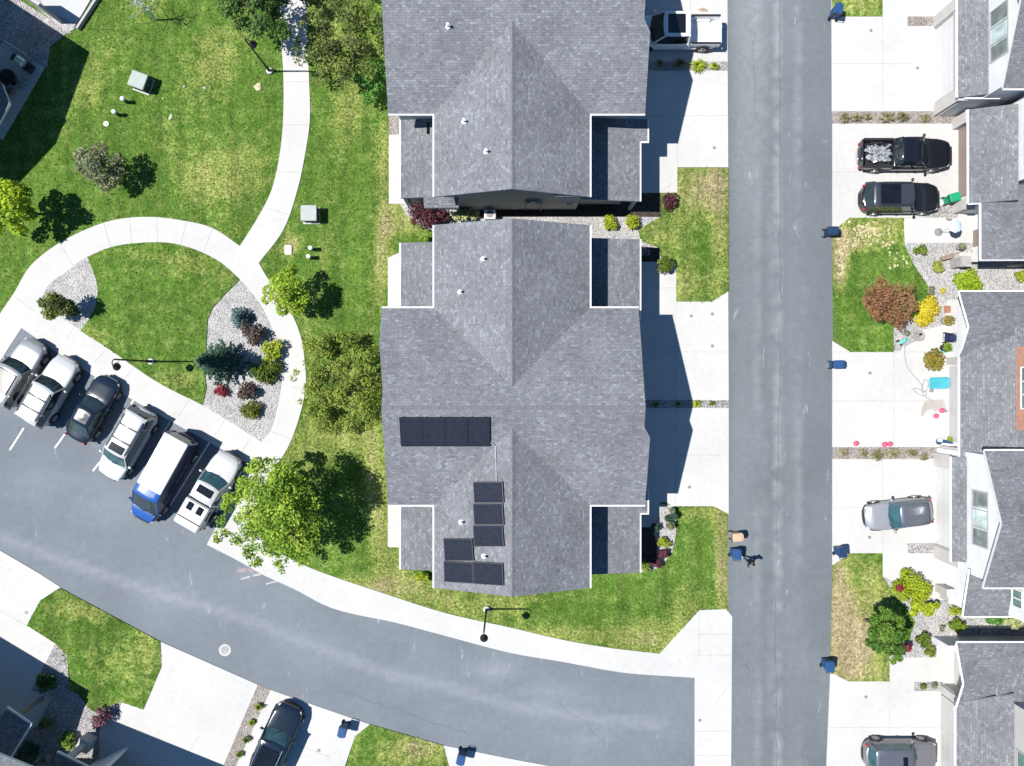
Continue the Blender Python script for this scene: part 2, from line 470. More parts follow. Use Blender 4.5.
    def plane(s, pts, th=0.16, m=0, ms=1):
        """roof slab: pts on the top surface; uv in metres along/up the slope"""
        pts = [Vector(p) for p in pts]
        nrm = Vector((0, 0, 0))
        for i in range(len(pts)):
            a, b = pts[i], pts[(i + 1) % len(pts)]
            nrm += Vector(((a.y - b.y) * (a.z + b.z), (a.z - b.z) * (a.x + b.x), (a.x - b.x) * (a.y + b.y)))
        nrm.normalize()
        if nrm.z < 0: pts.reverse(); nrm = -nrm
        u = Vector((0, 0, 1)).cross(nrm)
        u = u.normalized() if u.length > 1e-4 else Vector((1, 0, 0))
        w = nrm.cross(u)
        k = len(pts); uv = [(p.dot(u), p.dot(w)) for p in pts]
        s.add(pts, [tuple(range(k))], m, [uv])
        low = [p - Vector((0, 0, th)) for p in pts]
        s.add(low, [tuple(range(k - 1, -1, -1))], ms)
        for i in range(k):
            j = (i + 1) % k
            s.add([pts[i], low[i], low[j], pts[j]], [(0, 1, 2, 3)], ms)
        return s
    def quad(s, pts, m=0):
        pts = [Vector(p) for p in pts]
        u = (pts[1] - pts[0]); lu = u.length; u.normalize()
        uv = [((p - pts[0]).dot(u), (p - pts[0] - u * (p - pts[0]).dot(u)).length) for p in pts]
        return s.add(pts, [tuple(range(len(pts)))], m, [uv])
    def build(s, name, mats, parent=None, smooth=False, world=False, fix=False):
        me = bpy.data.meshes.new(name)
        off = parent.location if (parent is not None and world) else Vector((0, 0, 0))
        me.from_pydata([tuple(v - off) for v in s.v], [], s.f)
        if not isinstance(mats, (list, tuple)): mats = [mats]
        for m in mats: me.materials.append(m)
        me.polygons.foreach_set('material_index', [min(i, len(mats) - 1) for i in s.m])
        if any(u for u in s.uv):
            L = me.uv_layers.new(name='UVMap'); k = 0; buf = []
            for f, u in zip(s.f, s.uv):
                for i in range(len(f)):
                    buf += list(u[i]) if u else [0.0, 0.0]
            L.data.foreach_set('uv', buf)
        if smooth:
            me.polygons.foreach_set('use_smooth', [True] * len(me.polygons))
        if fix:
            q = bmesh.new(); q.from_mesh(me); bmesh.ops.recalc_face_normals(q, faces=q.faces); q.to_mesh(me); q.free()
        me.update()
        o = bpy.data.objects.new(name, me); COL.objects.link(o)
        if parent is not None: o.parent = parent
        return o

def thing(name, label, cat, loc=(0, 0, 0), rz=0.0, group=None):
    o = bpy.data.objects.new(name, None); COL.objects.link(o)
    o.empty_display_size = 0.3
    o.location = loc; o.rotation_euler = (0, 0, rz)
    o['label'] = label; o['category'] = cat
    if group: o['group'] = group
    return o

def tag(o, label, cat, group=None):
    o['label'] = label; o['category'] = cat
    if group: o['group'] = group
    return o

def struct(o, kind='structure'):
    o['kind'] = kind
    return o

def dup(root, loc, rz, label, group=None):
    r = root.copy(); COL.objects.link(r); r.location = loc; r.rotation_euler = (0, 0, rz)
    r['label'] = label
    if group: r['group'] = group
    for ch in list(root.children):
        c = ch.copy(); COL.objects.link(c); c.parent = r
        for g in list(ch.children):
            d = g.copy(); COL.objects.link(d); d.parent = c
    return r
# ------------------------------------------------------------------ ground
def inside(p, poly):
    x, y = p; c = False; k = len(poly)
    for i in range(k):
        x1, y1 = poly[i]; x2, y2 = poly[(i + 1) % k]
        if (y1 > y) != (y2 > y) and x < (x2 - x1) * (y - y1) / (y2 - y1) + x1: c = not c
    return c

def sheet(name, poly, z, mat, step, attr=None, fn=None, th=0.0, kind='structure'):
    """Triangulated flat sheet (metres) carrying a per-point attribute."""
    poly = [(p[0], p[1]) for p in poly]
    dens = []
    for i in range(len(poly)):
        a, b = Vector(poly[i]), Vector(poly[(i + 1) % len(poly)])
        k = max(1, int((b - a).length / (step * 1.5)))
        dens += [tuple(a.lerp(b, t / k)) for t in range(k)]
    xs = [p[0] for p in dens]; ys = [p[1] for p in dens]
    pts = list(dens); rng = random.Random(3)
    y = min(ys) + step / 2
    while y < max(ys):
        x = min(xs) + step / 2
        while x < max(xs):
            q = (x + rng.uniform(-.2, .2) * step, y + rng.uniform(-.2, .2) * step)
            if inside(q, poly): pts.append(q)
            x += step
        y += step
    n = len(dens)
    vs, es, fs, _, _, _ = delaunay_2d_cdt([Vector(p) for p in pts], [(i, (i + 1) % n) for i in range(n)], [list(range(n))], 1, 1e-5)
    me = bpy.data.meshes.new(name)
    V = [(v.x, v.y, z) for v in vs]; F = []
    for f in fs:
        a = sum(vs[f[i]].x * vs[f[(i + 1) % len(f)]].y - vs[f[(i + 1) % len(f)]].x * vs[f[i]].y for i in range(len(f)))
        F.append(list(f) if a > 0 else list(f)[::-1])
    if th > 0:
        edge = {}
        for f in F:
            for i in range(len(f)): edge[(f[i], f[(i + 1) % len(f)])] = 1
        for (a, b) in list(edge):
            if (b, a) not in edge:
                k = len(V); V += [(V[a][0], V[a][1], z - th), (V[b][0], V[b][1], z - th)]
                F.append([b, a, k, k + 1])
    me.from_pydata(V, [], F)
    me.materials.append(mat)
    if attr:
        at = me.attributes.new(attr, 'FLOAT', 'POINT')
        at.data.foreach_set('value', [fn(v[0], v[1]) for v in V])
    o = bpy.data.objects.new(name, me); COL.objects.link(o)
    return struct(o, kind)

def blobs(lst):
    L = [((x - 512) / PPM, (383 - y) / PPM, rx / PPM, ry / PPM, s) for x, y, rx, ry, s in lst]
    def fn(x, y):
        d = 0.0
        for cx, cy, rx, ry, s in L:
            q = ((x - cx) / rx) ** 2 + ((y - cy) / ry) ** 2
            if q < 4: d += s * math.exp(-q * 1.1)
        return d
    return fn

# far ground reaching the horizon
g = MB(); g.add([(-1500, -1500, -0.06), (1500, -1500, -0.06), (1500, 1500, -0.06), (-1500, 1500, -0.06)], [(0, 1, 2, 3)])
struct(g.build('ground', M['grass']))

dry_main = blobs([
    (230, 175, 40, 40, .32), (212, 60, 35, 45, .28), (190, 170, 30, 30, .22), (95, 85, 12, 40, .2), (140, 20, 60, 25, .08), (196, 185, 18, 22, .3),
    (335, 110, 30, 35, .38), (380, 150, 10, 60, .6), (383, 250, 8, 50, .55), (400, 226, 26, 14, .6), (405, 205, 14, 12, .5), (345, 200, 10, 60, .0), (290, 245, 9, 11, 1.0),
    (335, 440, 60, 22, .38), (380, 520, 12, 60, .5), (300, 470, 40, 30, .2), (372, 470, 10, 60, .4), (395, 560, 20, 30, .35),
    (400, 590, 60, 14, .45), (470, 605, 60, 16, .42), (560, 635, 70, 12, .45), (640, 640, 40, 16, .55), (545, 600, 50, 8, .2), (690, 600, 18, 22, .35), (722, 560, 7, 60, .95),
    (708, 512, 30, 12, .35), (670, 620, 30, 20, .25), (205, 255, 40, 14, .3), (130, 260, 40, 12, .25), (100, 330, 20, 20, .25), (225, 280, 20, 22, .25), (180, 370, 35, 14, .3), (340, 385, 40, 60, .25),
    (345, 30, 60, 60, .3), (360, 585, 60, 10, .3), (305, 340, 10, 60, .2),
])
def dry_bands(fn):
    def f(x, y):
        s = fn(x, y)
        px = x * PPM + 512; py = 383 - y * PPM
        if 300 < px < 395 and 85 < py < 340:                       # mowing lanes beside the house
            s += 0.20 * math.sin((px - 300) / 9.0 + .02 * py) - 0.04
        if py < 200 and px < 270:
            s += 0.13 * math.sin((px * .8 + py * .6) / 15.0)
        return s
    return f
sheet('lawn_ground', PL([(-60, -60), (735, -60), (735, 735), (500, 735), (250, 700), (-60, 620)]), 0.0, M['grass'], 0.55, 'dry', dry_bands(dry_main))

def slab(name, pts, z=0.06, th=0.12, mat='concrete', joints=(), jw=0.035, h=0.0):
    mb = MB(); mb.prism(PL(smooth_poly(pts) if name == 'footpath' or mat == 'gravel' else pts), z - th, z, 0)
    for a, b in joints:
        A, B = P(*a), P(*b); d = (B - A); d.z = 0; d.normalize(); s = Vector((-d.y, d.x, 0)) * jw / 2
        zz = Vector((0, 0, z + 0.004))
        mb.add([A - s + zz, B - s + zz, B + s + zz, A + s + zz], [(0, 1, 2, 3)], 1)
    return struct(mb.build(name, [M[mat], M['joint']]))

# straight road
def wear_main(x, y):
    px = x * PPM + 512; s = 0.0
    for c, w, a in ((748, 7, .14), (757, 2.2, .35), (778, 1.7, .75), (768, 2, .25), (790, 8, .12), (800, 2, .4), (738, 6, .12)):
        c2 = c + 2 * math.sin(y * .25)
        s += a * math.exp(-((px - c2) / w) ** 2)
    s += 0.42 * math.exp(-((px - 752) / 20) ** 2) * max(0, min(1, (y - 6) / 16))
    return max(0, s)
road_main = [(727, -80), (727.5, 0), (727.5, 120), (728, 300), (727.5, 560), (727.5, 600), (729, 612), (729, 766), (729, 860), (825, 860), (829, 766), (832.5, 600), (834, 400), (834, 200), (833, 0), (833, -80)]
sheet('straight_road', PL(road_main), 0.02, M['asphalt_main'], 0.45, 'wear', wear_main)
# curved road and parking bays
seam = PL([(-40, 520), (60, 560), (150, 590), (256, 622), (330, 652), (390, 675), (440, 684), (512, 706), (600, 719), (660, 724)])
def segd(x, y, line):
    best = 9e9; p = Vector((x, y, 0))
    for a, b in zip(line, line[1:]):
        ab = b - a; t = max(0, min(1, (p - a).dot(ab) / ab.dot(ab)))
        best = min(best, (p - a - ab * t).length)
    return best
scuff = blobs([(495, 670, 18, 8, .8), (545, 690, 30, 5, .4), (160, 600, 30, 14, .3), (60, 480, 40, 10, .25), (590, 738, 30, 5, .35), (250, 575, 12, 6, .5), (100, 510, 50, 20, .2), (600, 700, 60, 12, .15)])
def wear_curve(x, y):
    d = segd(x, y, seam)
    return 0.50 * math.exp(-(d / 0.36) ** 4) + 0.10 * math.exp(-(d / 1.6) ** 2) + scuff(x, y)
road_curve = [(-80, 512), (0, 554), (42, 578.5), (61, 590), (160, 644), (255, 686), (313.5, 707.5), (370, 727), (443.5, 748), (511, 761.5), (600, 778), (600, 830), (697, 830), (697, 674), (662, 672), (624, 669), (562, 658), (512, 649), (456, 635), (396, 619), (331, 603), (293.5, 585), (263, 571), (242, 559), (211, 544), (253, 462), (187, 427), (125, 392), (57, 349), (22, 324), (-4, 360), (-80, 495)]
sheet('curved_road', PL(smooth_poly(road_curve)), 0.02, M['asphalt'], 0.45, 'wear', wear_curve)

# parking bay lines
for k, (a, b, y) in enumerate([((24, 428), (10, 450), 0), ((67.5, 428), (54.5, 448), 0), ((60, 352), (56, 358), 0), ((98, 374), (88, 390), 0), ((136, 397), (131, 404), 0), ((172, 419), (163, 434), 1), ((100, 462), (93, 471), 0), ((210, 442), (170, 506), 0), ((78, 416), (55, 448), 0)]):
    if k in (1,): continue
    A, B = P(*a), P(*b); d = (B - A).normalized(); s = Vector((-d.y, d.x, 0)) * .055; z = Vector((0, 0, .026))
    mb = MB(); mb.add([A - s + z, B - s + z, B + s + z, A + s + z], [(0, 1, 2, 3)])
    struct(mb.build('parking_line', M['roadpaint_y' if y else 'roadpaint']))

# footpaths
arc_out = [(240, 246), (212.5, 228), (185, 221), (150, 217), (117.5, 219.5), (95, 226), (55, 246), (30, 267), (15, 292), (0, 314.5), (-60, 420)]
slab('footpath', arc_out + [(-80, 500), (0, 362), (22, 328), (57, 352), (125, 395), (187, 430), (248.5, 463.5), (207, 544.5), (240, 561.5), (263, 574.5), (293.5, 588.5), (331, 607.5), (396, 622.5), (456, 638.5), (512, 653), (562, 661.5), (624, 672.5), (662, 675.5), (694.5, 677.5), (694.5, 860), (731, 860), (731, 766), (731.5, 699), (732, 616.5), (726, 609), (699.5, 610), (659.5, 653.5), (612, 648), (562, 639.5), (511, 627.5), (446, 613), (386, 594), (331, 575.5), (311, 568), (290, 558), (268, 545), (258, 520), (262, 490), (276, 466.5), (288.5, 446.5), (301, 411.5), (306, 384), (305, 362), (301, 337), (291, 312), (267, 277), (259, 263), (283.5, 230), (297, 192), (306, 150), (310, 120), (309, 75), (306, 0), (305, -80), (279, -80), (280, 0), (281, 37), (283.5, 75), (283, 125), (278.5, 163), (271, 192), (256, 221)], 0.045, 0.10,
     joints=[((15, 297), (35, 311)), ((60, 243), (75, 268)), ((104, 223), (111, 247)), ((130, 218), (132, 244)), ((157, 217), (158, 243)), ((187, 221), (181, 245)), ((213, 228), (204, 252)),
             ((284, 82), (309, 82)), ((283, 125), (309, 125)), ((276, 172), (301, 172)), ((262, 207), (290, 215)), ((75, 326), (67, 340)), ((108, 348), (95, 362)), ((135, 366), (122, 382)), ((225, 420), (213, 438)), ((252, 436), (240, 455)), ((190, 400), (178, 417)), ((286, 349), (304, 345)), ((282, 385), (305, 390)), ((270, 431), (293, 440)),
             ((698, 634), (732, 634)), ((694, 655), (732, 655)), ((694, 731), (731, 731)), ((694, 755), (731, 755)), ((699, 610), (699, 655))])
# the loop inside the footpath: lawn and gravel on top of the slab
island = [(250, 291), (240, 279.5), (220, 262), (195, 249.5), (170, 243), (140, 243), (112.5, 247), (85, 258), (70, 269.5), (50, 284.5), (38, 304), (82.5, 331), (107.5, 348), (160, 383.5), (205, 406.5), (261, 441.5), (270.5, 430), (278, 404), (283, 370), (283, 349.5), (273.7, 331), (261, 305.5)]
lawn_i = [(240, 279.5), (220, 262), (195, 249.5), (170, 243), (140, 243), (112.5, 247), (88, 257), (93, 270), (98, 288), (96, 305), (90, 318), (81, 331), (107.5, 348), (160, 383.5), (203, 405), (207, 388), (205, 370), (207, 345), (208, 320), (213, 308), (226, 294)]
slab('gravel_bed', island, 0.056, 0.06, 'gravel')
dry_isl = blobs([(195, 262, 30, 14, .35), (225, 278, 16, 16, .3), (140, 252, 40, 10, .2), (100, 335, 18, 14, .3), (175, 380, 30, 12, .35), (150, 310, 40, 40, -.15)])
sheet('lawn_island', PL(smooth_poly(lawn_i)), 0.07, M['grass'], 0.45, 'dry', dry_isl, th=.06)
e = MB(); e.tube([Vector((*P(x, y)[:2], .072)) for x, y in [(240, 280), (233, 287), (226, 294), (213, 308), (208, 320), (207, 345), (205, 370), (207, 388), (203, 405)]], .016, 5)
struct(e.build('lawn_edging', M['blackplastic']))

# concrete and beds on the near (west) side of the straight road
slab('driveway', [(600, -60), (727, -60), (727.5, 62), (600, 62)], joints=[((600, 30), (727, 30)), ((690, -60), (690, 62))])
slab('driveway', [(600, 71), (727.5, 71), (728, 167.5), (677, 167.5), (677, 193), (658, 193), (600, 193)], joints=[((600, 116), (728, 116)), ((677, 71), (677, 167)), ((659, 193), (677, 180))])
slab('planting_strip', [(600, 62), (727.5, 62), (727.5, 71), (600, 71)], 0.05, 0.1, 'gravel_grey')
slab('driveway', [(600, 301.7), (712, 301.7), (728, 291), (728.5, 400), (600, 400)], joints=[((600, 352), (728, 352)), ((675, 302), (675, 400)), ((600, 302), (676, 302))])
slab('footpath', [(600, 262), (676, 262), (676, 315), (600, 315)], 0.075, .1, joints=[((640, 288), (676, 288))])
slab('driveway', [(600, 408), (728.5, 408), (728.5, 514), (714, 506), (672, 506), (666, 502), (600, 502)], joints=[((600, 455), (728, 455)), ((675, 408), (675, 506))])
slab('footpath', [(600, 502), (660, 502), (660, 515), (652, 527), (600, 527)], 0.075, .1)
slab('planting_strip', [(600, 400), (728.5, 400), (728.5, 408), (600, 408)], 0.05, 0.1, 'gravel_grey')
slab('gravel_bed', [(400, 204), (640, 196), (661.6, 212), (661.6, 216), (638, 230), (640.5, 241), (659, 248), (661.6, 262), (600, 262), (600, 300), (590, 236), (440, 236), (408, 216)], 0.03, 0.06, 'gravel')
slab('planting_bed', [(480, 205), (660, 193), (661.6, 217), (480, 217)], 0.036, 0.06, 'mulch')
slab('planting_bed', [(636, 246), (659, 248), (661, 275), (636, 275)], 0.036, 0.06, 'mulch')
slab('gravel_bed', [(659, 503), (674, 506), (676, 530), (672, 553), (660, 567), (645, 572), (600, 570), (600, 520), (650, 527)], 0.05, 0.08, 'gravel')
slab('planting_bed', [(600, 527), (652, 527), (657, 545), (655, 562), (640, 570), (600, 570)], 0.058, 0.08, 'mulch')
dry_f = blobs([(700, 180, 50, 22, .55), (720, 240, 8, 70, .5), (655, 235, 16, 12, .45), (690, 285, 26, 18, .45), (712, 200, 20, 30, .4), (708, 232, 16, 24, -.25), (716, 265, 14, 14, -.1), (680, 215, 20, 20, .2), (690, 230, 50, 60, .25)])
sheet('lawn_front', PL([(677, 168), (728, 168), (728.5, 291), (712, 301.5), (676, 301.5), (675.6, 258), (661.6, 256), (659, 248), (640.5, 241), (638, 230), (661.6, 216), (668, 205), (677, 193)]), 0.085, M['grass'], 0.4, 'dry', dry_f, th=.1)
# small patios on the lawn side of the two middle houses
for pts in ([(389, 114), (440, 114), (440, 204), (389, 204)], [(388, 258), (401, 252), (440, 252), (440, 312), (388, 312)], [(388, 500), (440, 500), (440, 547), (388, 547)]):
    slab('patio_slab', pts, 0.06, .1)
slab('gravel_bed', [(389, 114), (404, 114), (404, 135), (389, 135)], 0.068, .06, 'gravel_warm')

# far (east) side of the straight road
slab('driveway', [(831, -60), (1100, -60), (1100, 111.5), (831.5, 111.5)], joints=[((882, 17), (882, 111)), ((831, 64), (936, 64))])
slab('planting_strip', [(831.5, 111.5), (960, 111.5), (960, 124), (832, 124)], 0.055, .1, 'gravel_warm')
slab('driveway', [(832, 124), (1010, 124), (1010, 243), (903, 243), (903, 218), (849, 218), (832, 232)], joints=[((832, 172), (962, 172)), ((903, 218), (962, 218))])
slab('gravel_bed', [(880, 225), (1100, 225), (1100, 360), (880, 360)], 0.04, .08, 'gravel')
slab('driveway', [(832, 341), (850, 352), (893, 352), (918, 340), (922, 330), (958, 322), (1000, 322), (1000, 447), (832, 447)], joints=[((893.5, 352), (893.5, 447)), ((832, 401), (948, 401)), ((832, 352), (948, 352))])
slab('footpath', [(946, 300), (1000, 300), (1000, 324), (946, 324)], 0.062, .1)
slab('planting_strip', [(832, 446.8), (936, 446.8), (936, 459), (832, 459)], 0.055, .1, 'gravel_warm')
slab('driveway', [(832, 459), (1000, 459), (1000, 600), (882, 600), (882, 553), (850, 553), (832, 566)], joints=[((832, 507), (936, 507)), ((882, 459), (882, 553))])
slab('gravel_bed', [(882, 576), (940, 600), (1100, 600), (1100, 660), (936, 660), (880, 659)], 0.066, .1, 'gravel')
slab('driveway', [(830, 672), (848, 681), (889, 681), (889, 657), (936, 657), (936, 640), (1100, 640), (1100, 860), (822, 860)], 0.07, .12, joints=[((889, 681), (889, 766)), ((828, 727), (942, 727))])
for pts, mt in (([(907, 17), (936, 17), (936, 26.5), (907, 26.5)], 'gravel_warm'), ([(907, 543), (936, 543), (936, 553), (907, 553)], 'gravel_grey'), ([(913.5, 681.5), (942, 681.5), (942, 690.5), (913.5, 690.5)], 'gravel_grey'), ([(925, 206), (957, 206), (957, 217.5), (925, 217.5)], 'gravel_grey')):
    slab('gravel_strip', pts, 0.078, .1, mt)
sheet('lawn_front', PL([(831.5, -40), (882, -40), (882, 17), (831.5, 17)]), 0.085, M['grass'], 0.4, 'dry', blobs([(860, 0, 40, 20, .4)]), th=.1)
dry_e1 = blobs([(865, 235, 40, 18, .6), (840, 255, 8, 30, 1.1), (858, 245, 12, 10, .5), (890, 222, 20, 8, .35), (838, 275, 6, 20, .6), (880, 270, 30, 30, -.25), (860, 330, 40, 30, -.15), (900, 262, 10, 10, .3)])
sheet('lawn_front', PL([(832, 234), (849, 218), (903, 218), (904, 245), (914, 266), (927, 285), (931, 298), (924, 312), (912, 318), (893, 328), (893, 352), (850, 352), (833, 341)]), 0.085, M['grass'], 0.35, 'dry', dry_e1, th=.1)
dry_e2 = blobs([(838, 600, 14, 60, .95), (860, 640, 22, 30, .9), (845, 660, 20, 25, .8), (875, 600, 20, 14, .4), (858, 578, 12, 12, -.2), (870, 575, 16, 16, .45), (855, 610, 30, 40, .25), (873, 672, 20, 12, .5), (866, 668, 10, 8, -.3), (866, 596, 8, 16, -.1)])
sheet('lawn_front', PL([(832, 565), (850, 553), (882, 553), (882, 576), (890, 588), (905, 606), (915, 622), (908, 640), (889, 650), (889, 681), (848, 681), (830, 672)]), 0.085, M['grass'], 0.35, 'dry', dry_e2, th=.1)

# lower left street front
slab('driveway', [(-80, 500), (0, 550), (41, 574), (61, 587), (41, 600), (27.5, 625), (56, 643), (48, 659), (32, 690), (51, 698), (38, 725), (-80, 800)], joints=[((0, 610), (28, 626))])
slab('gravel_bed', [(56, 643), (67.5, 655), (69, 680), (86, 705), (95, 711.5), (122, 701), (116, 714), (116, 860), (-80, 860), (-80, 780), (38, 725), (51, 698), (32, 690), (48, 659)], 0.05, .08, 'gravel_grey')
slab('driveway', [(144, 709), (162, 666.5), (161, 641.5), (255, 683), (258, 684.5), (226, 760), (180, 860), (100, 860), (100, 725), (117, 714), (122, 702)], joints=[((200, 735), (180, 766))])
slab('gravel_strip', [(257, 684), (271, 689.5), (243, 752), (190, 860), (176, 860), (226, 757)], 0.05, .09, 'gravel_warm')
slab('driveway', [(271, 689.5), (313.5, 704.5), (370, 724), (355, 736), (345, 766), (320, 860), (190, 860), (243, 752)], joints=[((300, 745), (330, 757))])
slab('driveway', [(443.5, 745), (511, 758.5), (600, 775), (590, 860), (455, 860), (449, 766)])
sheet('lawn_front', PL([(61, 588), (41, 600), (27.5, 625), (56, 643), (67.5, 655), (71, 680), (67.5, 688), (91, 699), (86, 705), (95, 711.5), (108, 706), (122, 701.5), (144, 709), (162, 666.5), (161, 641.5)]), 0.085, M['grass'], 0.4, 'dry', blobs([(90, 612, 40, 10, .5), (70, 600, 20, 12, .3), (150, 645, 14, 30, .35), (120, 660, 30, 20, .2), (100, 635, 40, 30, .12), (125, 690, 20, 20, .15)]), th=.1)
sheet('lawn_front', PL([(370, 724), (355, 736), (346, 766), (322, 860), (455, 860), (449, 766), (443.5, 745)]), 0.085, M['grass'], 0.4, 'dry', blobs([(420, 745, 40, 16, .55), (400, 760, 40, 20, .35), (372, 740, 12, 14, -.2)]), th=.1)

# top left yard
slab('gravel_bed', [(-80, -60), (10, -60), (20, 0), (72, 33), (66, 34), (50, 47), (47, 69), (20, 55), (-80, 10)], 0.04, .07, 'gravel_grey')
slab('gravel_strip', [(15, -10), (35, -4), (77, 22), (74, 30), (68, 33)], 0.05, .07, 'gravel')
slab('patio_slab', [(6, 42), (45, 68), (3, 140), (-60, 100)], 0.07, .1, 'patio', joints=[((22, 52), (0, 90)), ((36, 85), (10, 72))])
slab('patio_slab', [(28, -30), (98, -30), (91, 0), (77, 24), (47, 12)], 0.07, .1, 'patio')

# paint marks and a crack on the paving
def strip(name, pts, w, mat, z):
    mb = MB(); q = [P(*p) for p in pts]
    for A, B in zip(q, q[1:]):
        d = (B - A).normalized(); s = Vector((-d.y, d.x, 0)) * w / 2; zz = Vector((0, 0, z))
        mb.add([A - s + zz, B - s + zz, B + s + zz, A + s + zz], [(0, 1, 2, 3)])
    struct(mb.build(name, mat))
pk = plain('faded_pink_paint', (.27, .21, .22), .9, var=.35, scale=6, kind='pos'); wh = plain('faded_white_paint', (.33, .335, .34), .9, var=.3, scale=6, kind='pos')
strip('road_marking', [(237, 571), (247, 569.5), (255, 572)], .22, pk, .026); strip('road_marking', [(241, 579), (248, 577), (250, 576.5)], .12, wh, .026); strip('road_marking', [(253, 575.5), (261, 574)], .14, wh, .026); strip('road_marking', [(266, 584), (273, 582), (280, 581)], .1, wh, .026)
strip('pavement_crack', [(714, 704), (719, 697), (724, 691), (731, 681)], .03, M['joint'], .05)
strip('pavement_crack', [(649, 357), (657, 351), (668, 343), (676, 339)], .03, M['joint'], .064)
strip('pavement_crack', [(650, 152), (660, 148), (676, 141)], .03, M['joint'], .064)
# straw clippings raked onto the lawn across the road
rg = random.Random(8); mb = MB()
for k in range(150):
    u = rg.random()
    if u < .6: x, y = rg.gauss(862, 11), rg.gauss(234, 7)
    elif u < .8: x, y = rg.gauss(839, 4), rg.uniform(240, 275)
    else: x, y = 868 + (k % 12) * 3.6 + rg.gauss(0, 4), 232 + (k % 12) * 2.8 + rg.gauss(0, 5)
    if not (835 < x < 915 and 220 < y < 275): continue
    v = P(x, y); r = rg.uniform(.04, .13); a = rg.random() * 6
    mb.add([(v.x + r * rg.uniform(.6, 1.2) * math.cos(a + i * 1.257), v.y + r * rg.uniform(.6, 1.2) * math.sin(a + i * 1.257), .10 + rg.uniform(0, .03)) for i in range(5)], [(0, 1, 2, 3, 4)])
struct(mb.build('straw_clippings', plain('dry_straw', (.42, .37, .22), .9, var=.2, scale=5)), 'stuff')

cr = plain('asphalt_crack_seal', (.085, .094, .103), .8, var=.2, kind='pos')
def wander(x0, y0, x1, y1, n, amp, seed):
    r_ = random.Random(seed); out = []; o = 0
    for i in range(n + 1):
        t = i / n; o = o * .7 + r_.gauss(0, amp); dx, dy = x1 - x0, y1 - y0; L = math.hypot(dx, dy)
        out.append((x0 + dx * t - dy / L * o, y0 + dy * t + dx / L * o))
    return out
for i, (x0, y0, x1, y1, n, a, w_) in enumerate([(779, -5, 781, 300, 60, .5, .035), (780, 330, 777, 560, 50, .6, .03), (753, 40, 754, 120, 16, .5, .022), (776, 600, 775, 766, 34, .5, .03), (741, 664, 748, 667, 4, 1, .03), (745, 660, 746, 671, 4, 1, .03), (735, 240, 770, 236, 12, .6, .022), (340, 690, 470, 735, 40, .8, .022), (560, 700, 610, 745, 20, 1, .02)]):
    strip('road_crack', wander(x0, y0, x1, y1, n, a, i), w_, cr, .0245)
# ------------------------------------------------------------------ houses
def gable_body(mb, axis, a0, a1, c, hw, he, hr, m=0):
    """extruded pentagon wall body; axis 'x' or 'y', from a0 to a1, centre line c, half width hw."""
    prof = [(-hw, 0), (hw, 0), (hw, he), (0, hr), (-hw, he)]
    def q(t, u, z): return (t, c + u, z) if axis == 'x' else (c + u, t, z)
    vs = [q(a0, u, z) for u, z in prof] + [q(a1, u, z) for u, z in prof]
    fs = [(0, 1, 2, 3, 4), (9, 8, 7, 6, 5)] + [((i + 1) % 5, i, 5 + i, 5 + (i + 1) % 5) for i in range(5)]
    mb.add(vs, fs, m)

def window(parent, c, w, h, face, mats=('fascia', 'window_glass'), mull=1, world=True, name='window', depth=.05, ends=False):
    """face: unit vector pointing out of the wall; c: centre on the wall plane."""
    f = Vector(face); u = Vector((-f.y, f.x, 0)); c = Vector(c); z = Vector((0, 0, 1))
    mb = MB(); t = 0.09
    def bar(u0, u1, z0, z1):
        a = [c + u * u0 + z * z0, c + u * u1 + z * z0, c + u * u1 + z * z1, c + u * u0 + z * z1]
        b = [p + f * depth for p in a]
        mb.add(a + b, [(4, 5, 6, 7), (0, 4, 7, 3), (1, 2, 6, 5), (0, 1, 5, 4), (3, 7, 6, 2)])
    bar(-w / 2 - t, -w / 2, -h / 2 - t, h / 2 + t); bar(w / 2, w / 2 + t, -h / 2 - t, h / 2 + t)
    bar(-w / 2, w / 2, -h / 2 - t, -h / 2); bar(-w / 2, w / 2, h / 2, h / 2 + t)
    for k in range(mull):
        x = -w / 2 + w * (k + 1) / (mull + 1); bar(x - .04, x + .04, -h / 2, h / 2)
    o = mb.build(name, M[mats[0]], parent, world=world)
    g = MB(); p = f * .012
    g.add([c - u * w / 2 - z * h / 2 + p, c + u * w / 2 - z * h / 2 + p, c + u * w / 2 + z * h / 2 + p, c - u * w / 2 + z * h / 2 + p], [(0, 1, 2, 3)])
    gl = g.build('pane', M[mats[1]], None, world=False)
    for v in gl.data.vertices: v.co = v.co - parent.location
    gl.parent = o
    if ends:
        for k in (-1, 1):
            e = MB(); x0, x1 = sorted((k * w / 2, k * w * .5 * .42)); q = f * .02
            e.add([c + u * x0 - z * h / 2 + q, c + u * x1 - z * h / 2 + q, c + u * x1 + z * h / 2 + q, c + u * x0 + z * h / 2 + q], [(0, 1, 2, 3)])
            eo = e.build('side_pane', M['dim_glass'])
            for v in eo.data.vertices: v.co = v.co - parent.location
            eo.parent = o
    return o

def gutters(root, segs, name='gutter', w=.095, mat='fascia'):
    for a, b in segs:
        q = MB(); gutter_mb(q, a, b, w); q.build(name, M[mat], root, world=True)

def slabs(root, polys, name, mats=('shingle2', 'trim_grey'), th=.16):
    for p in polys:
        q = MB(); q.plane(p, th); q.build(name, [M[k] for k in mats], root, world=True)

def gutter_mb(mb, a, b, w=.095, h=.11):
    a = Vector(a); b = Vector(b); d = (b - a); L = d.length; rz = math.atan2(d.y, d.x)
    c = (a + b) / 2
    if abs(d.z) < 1e-3: mb.box(c, (L, w, h), rz)
    else: mb.tube([a, b], w / 2, 4)

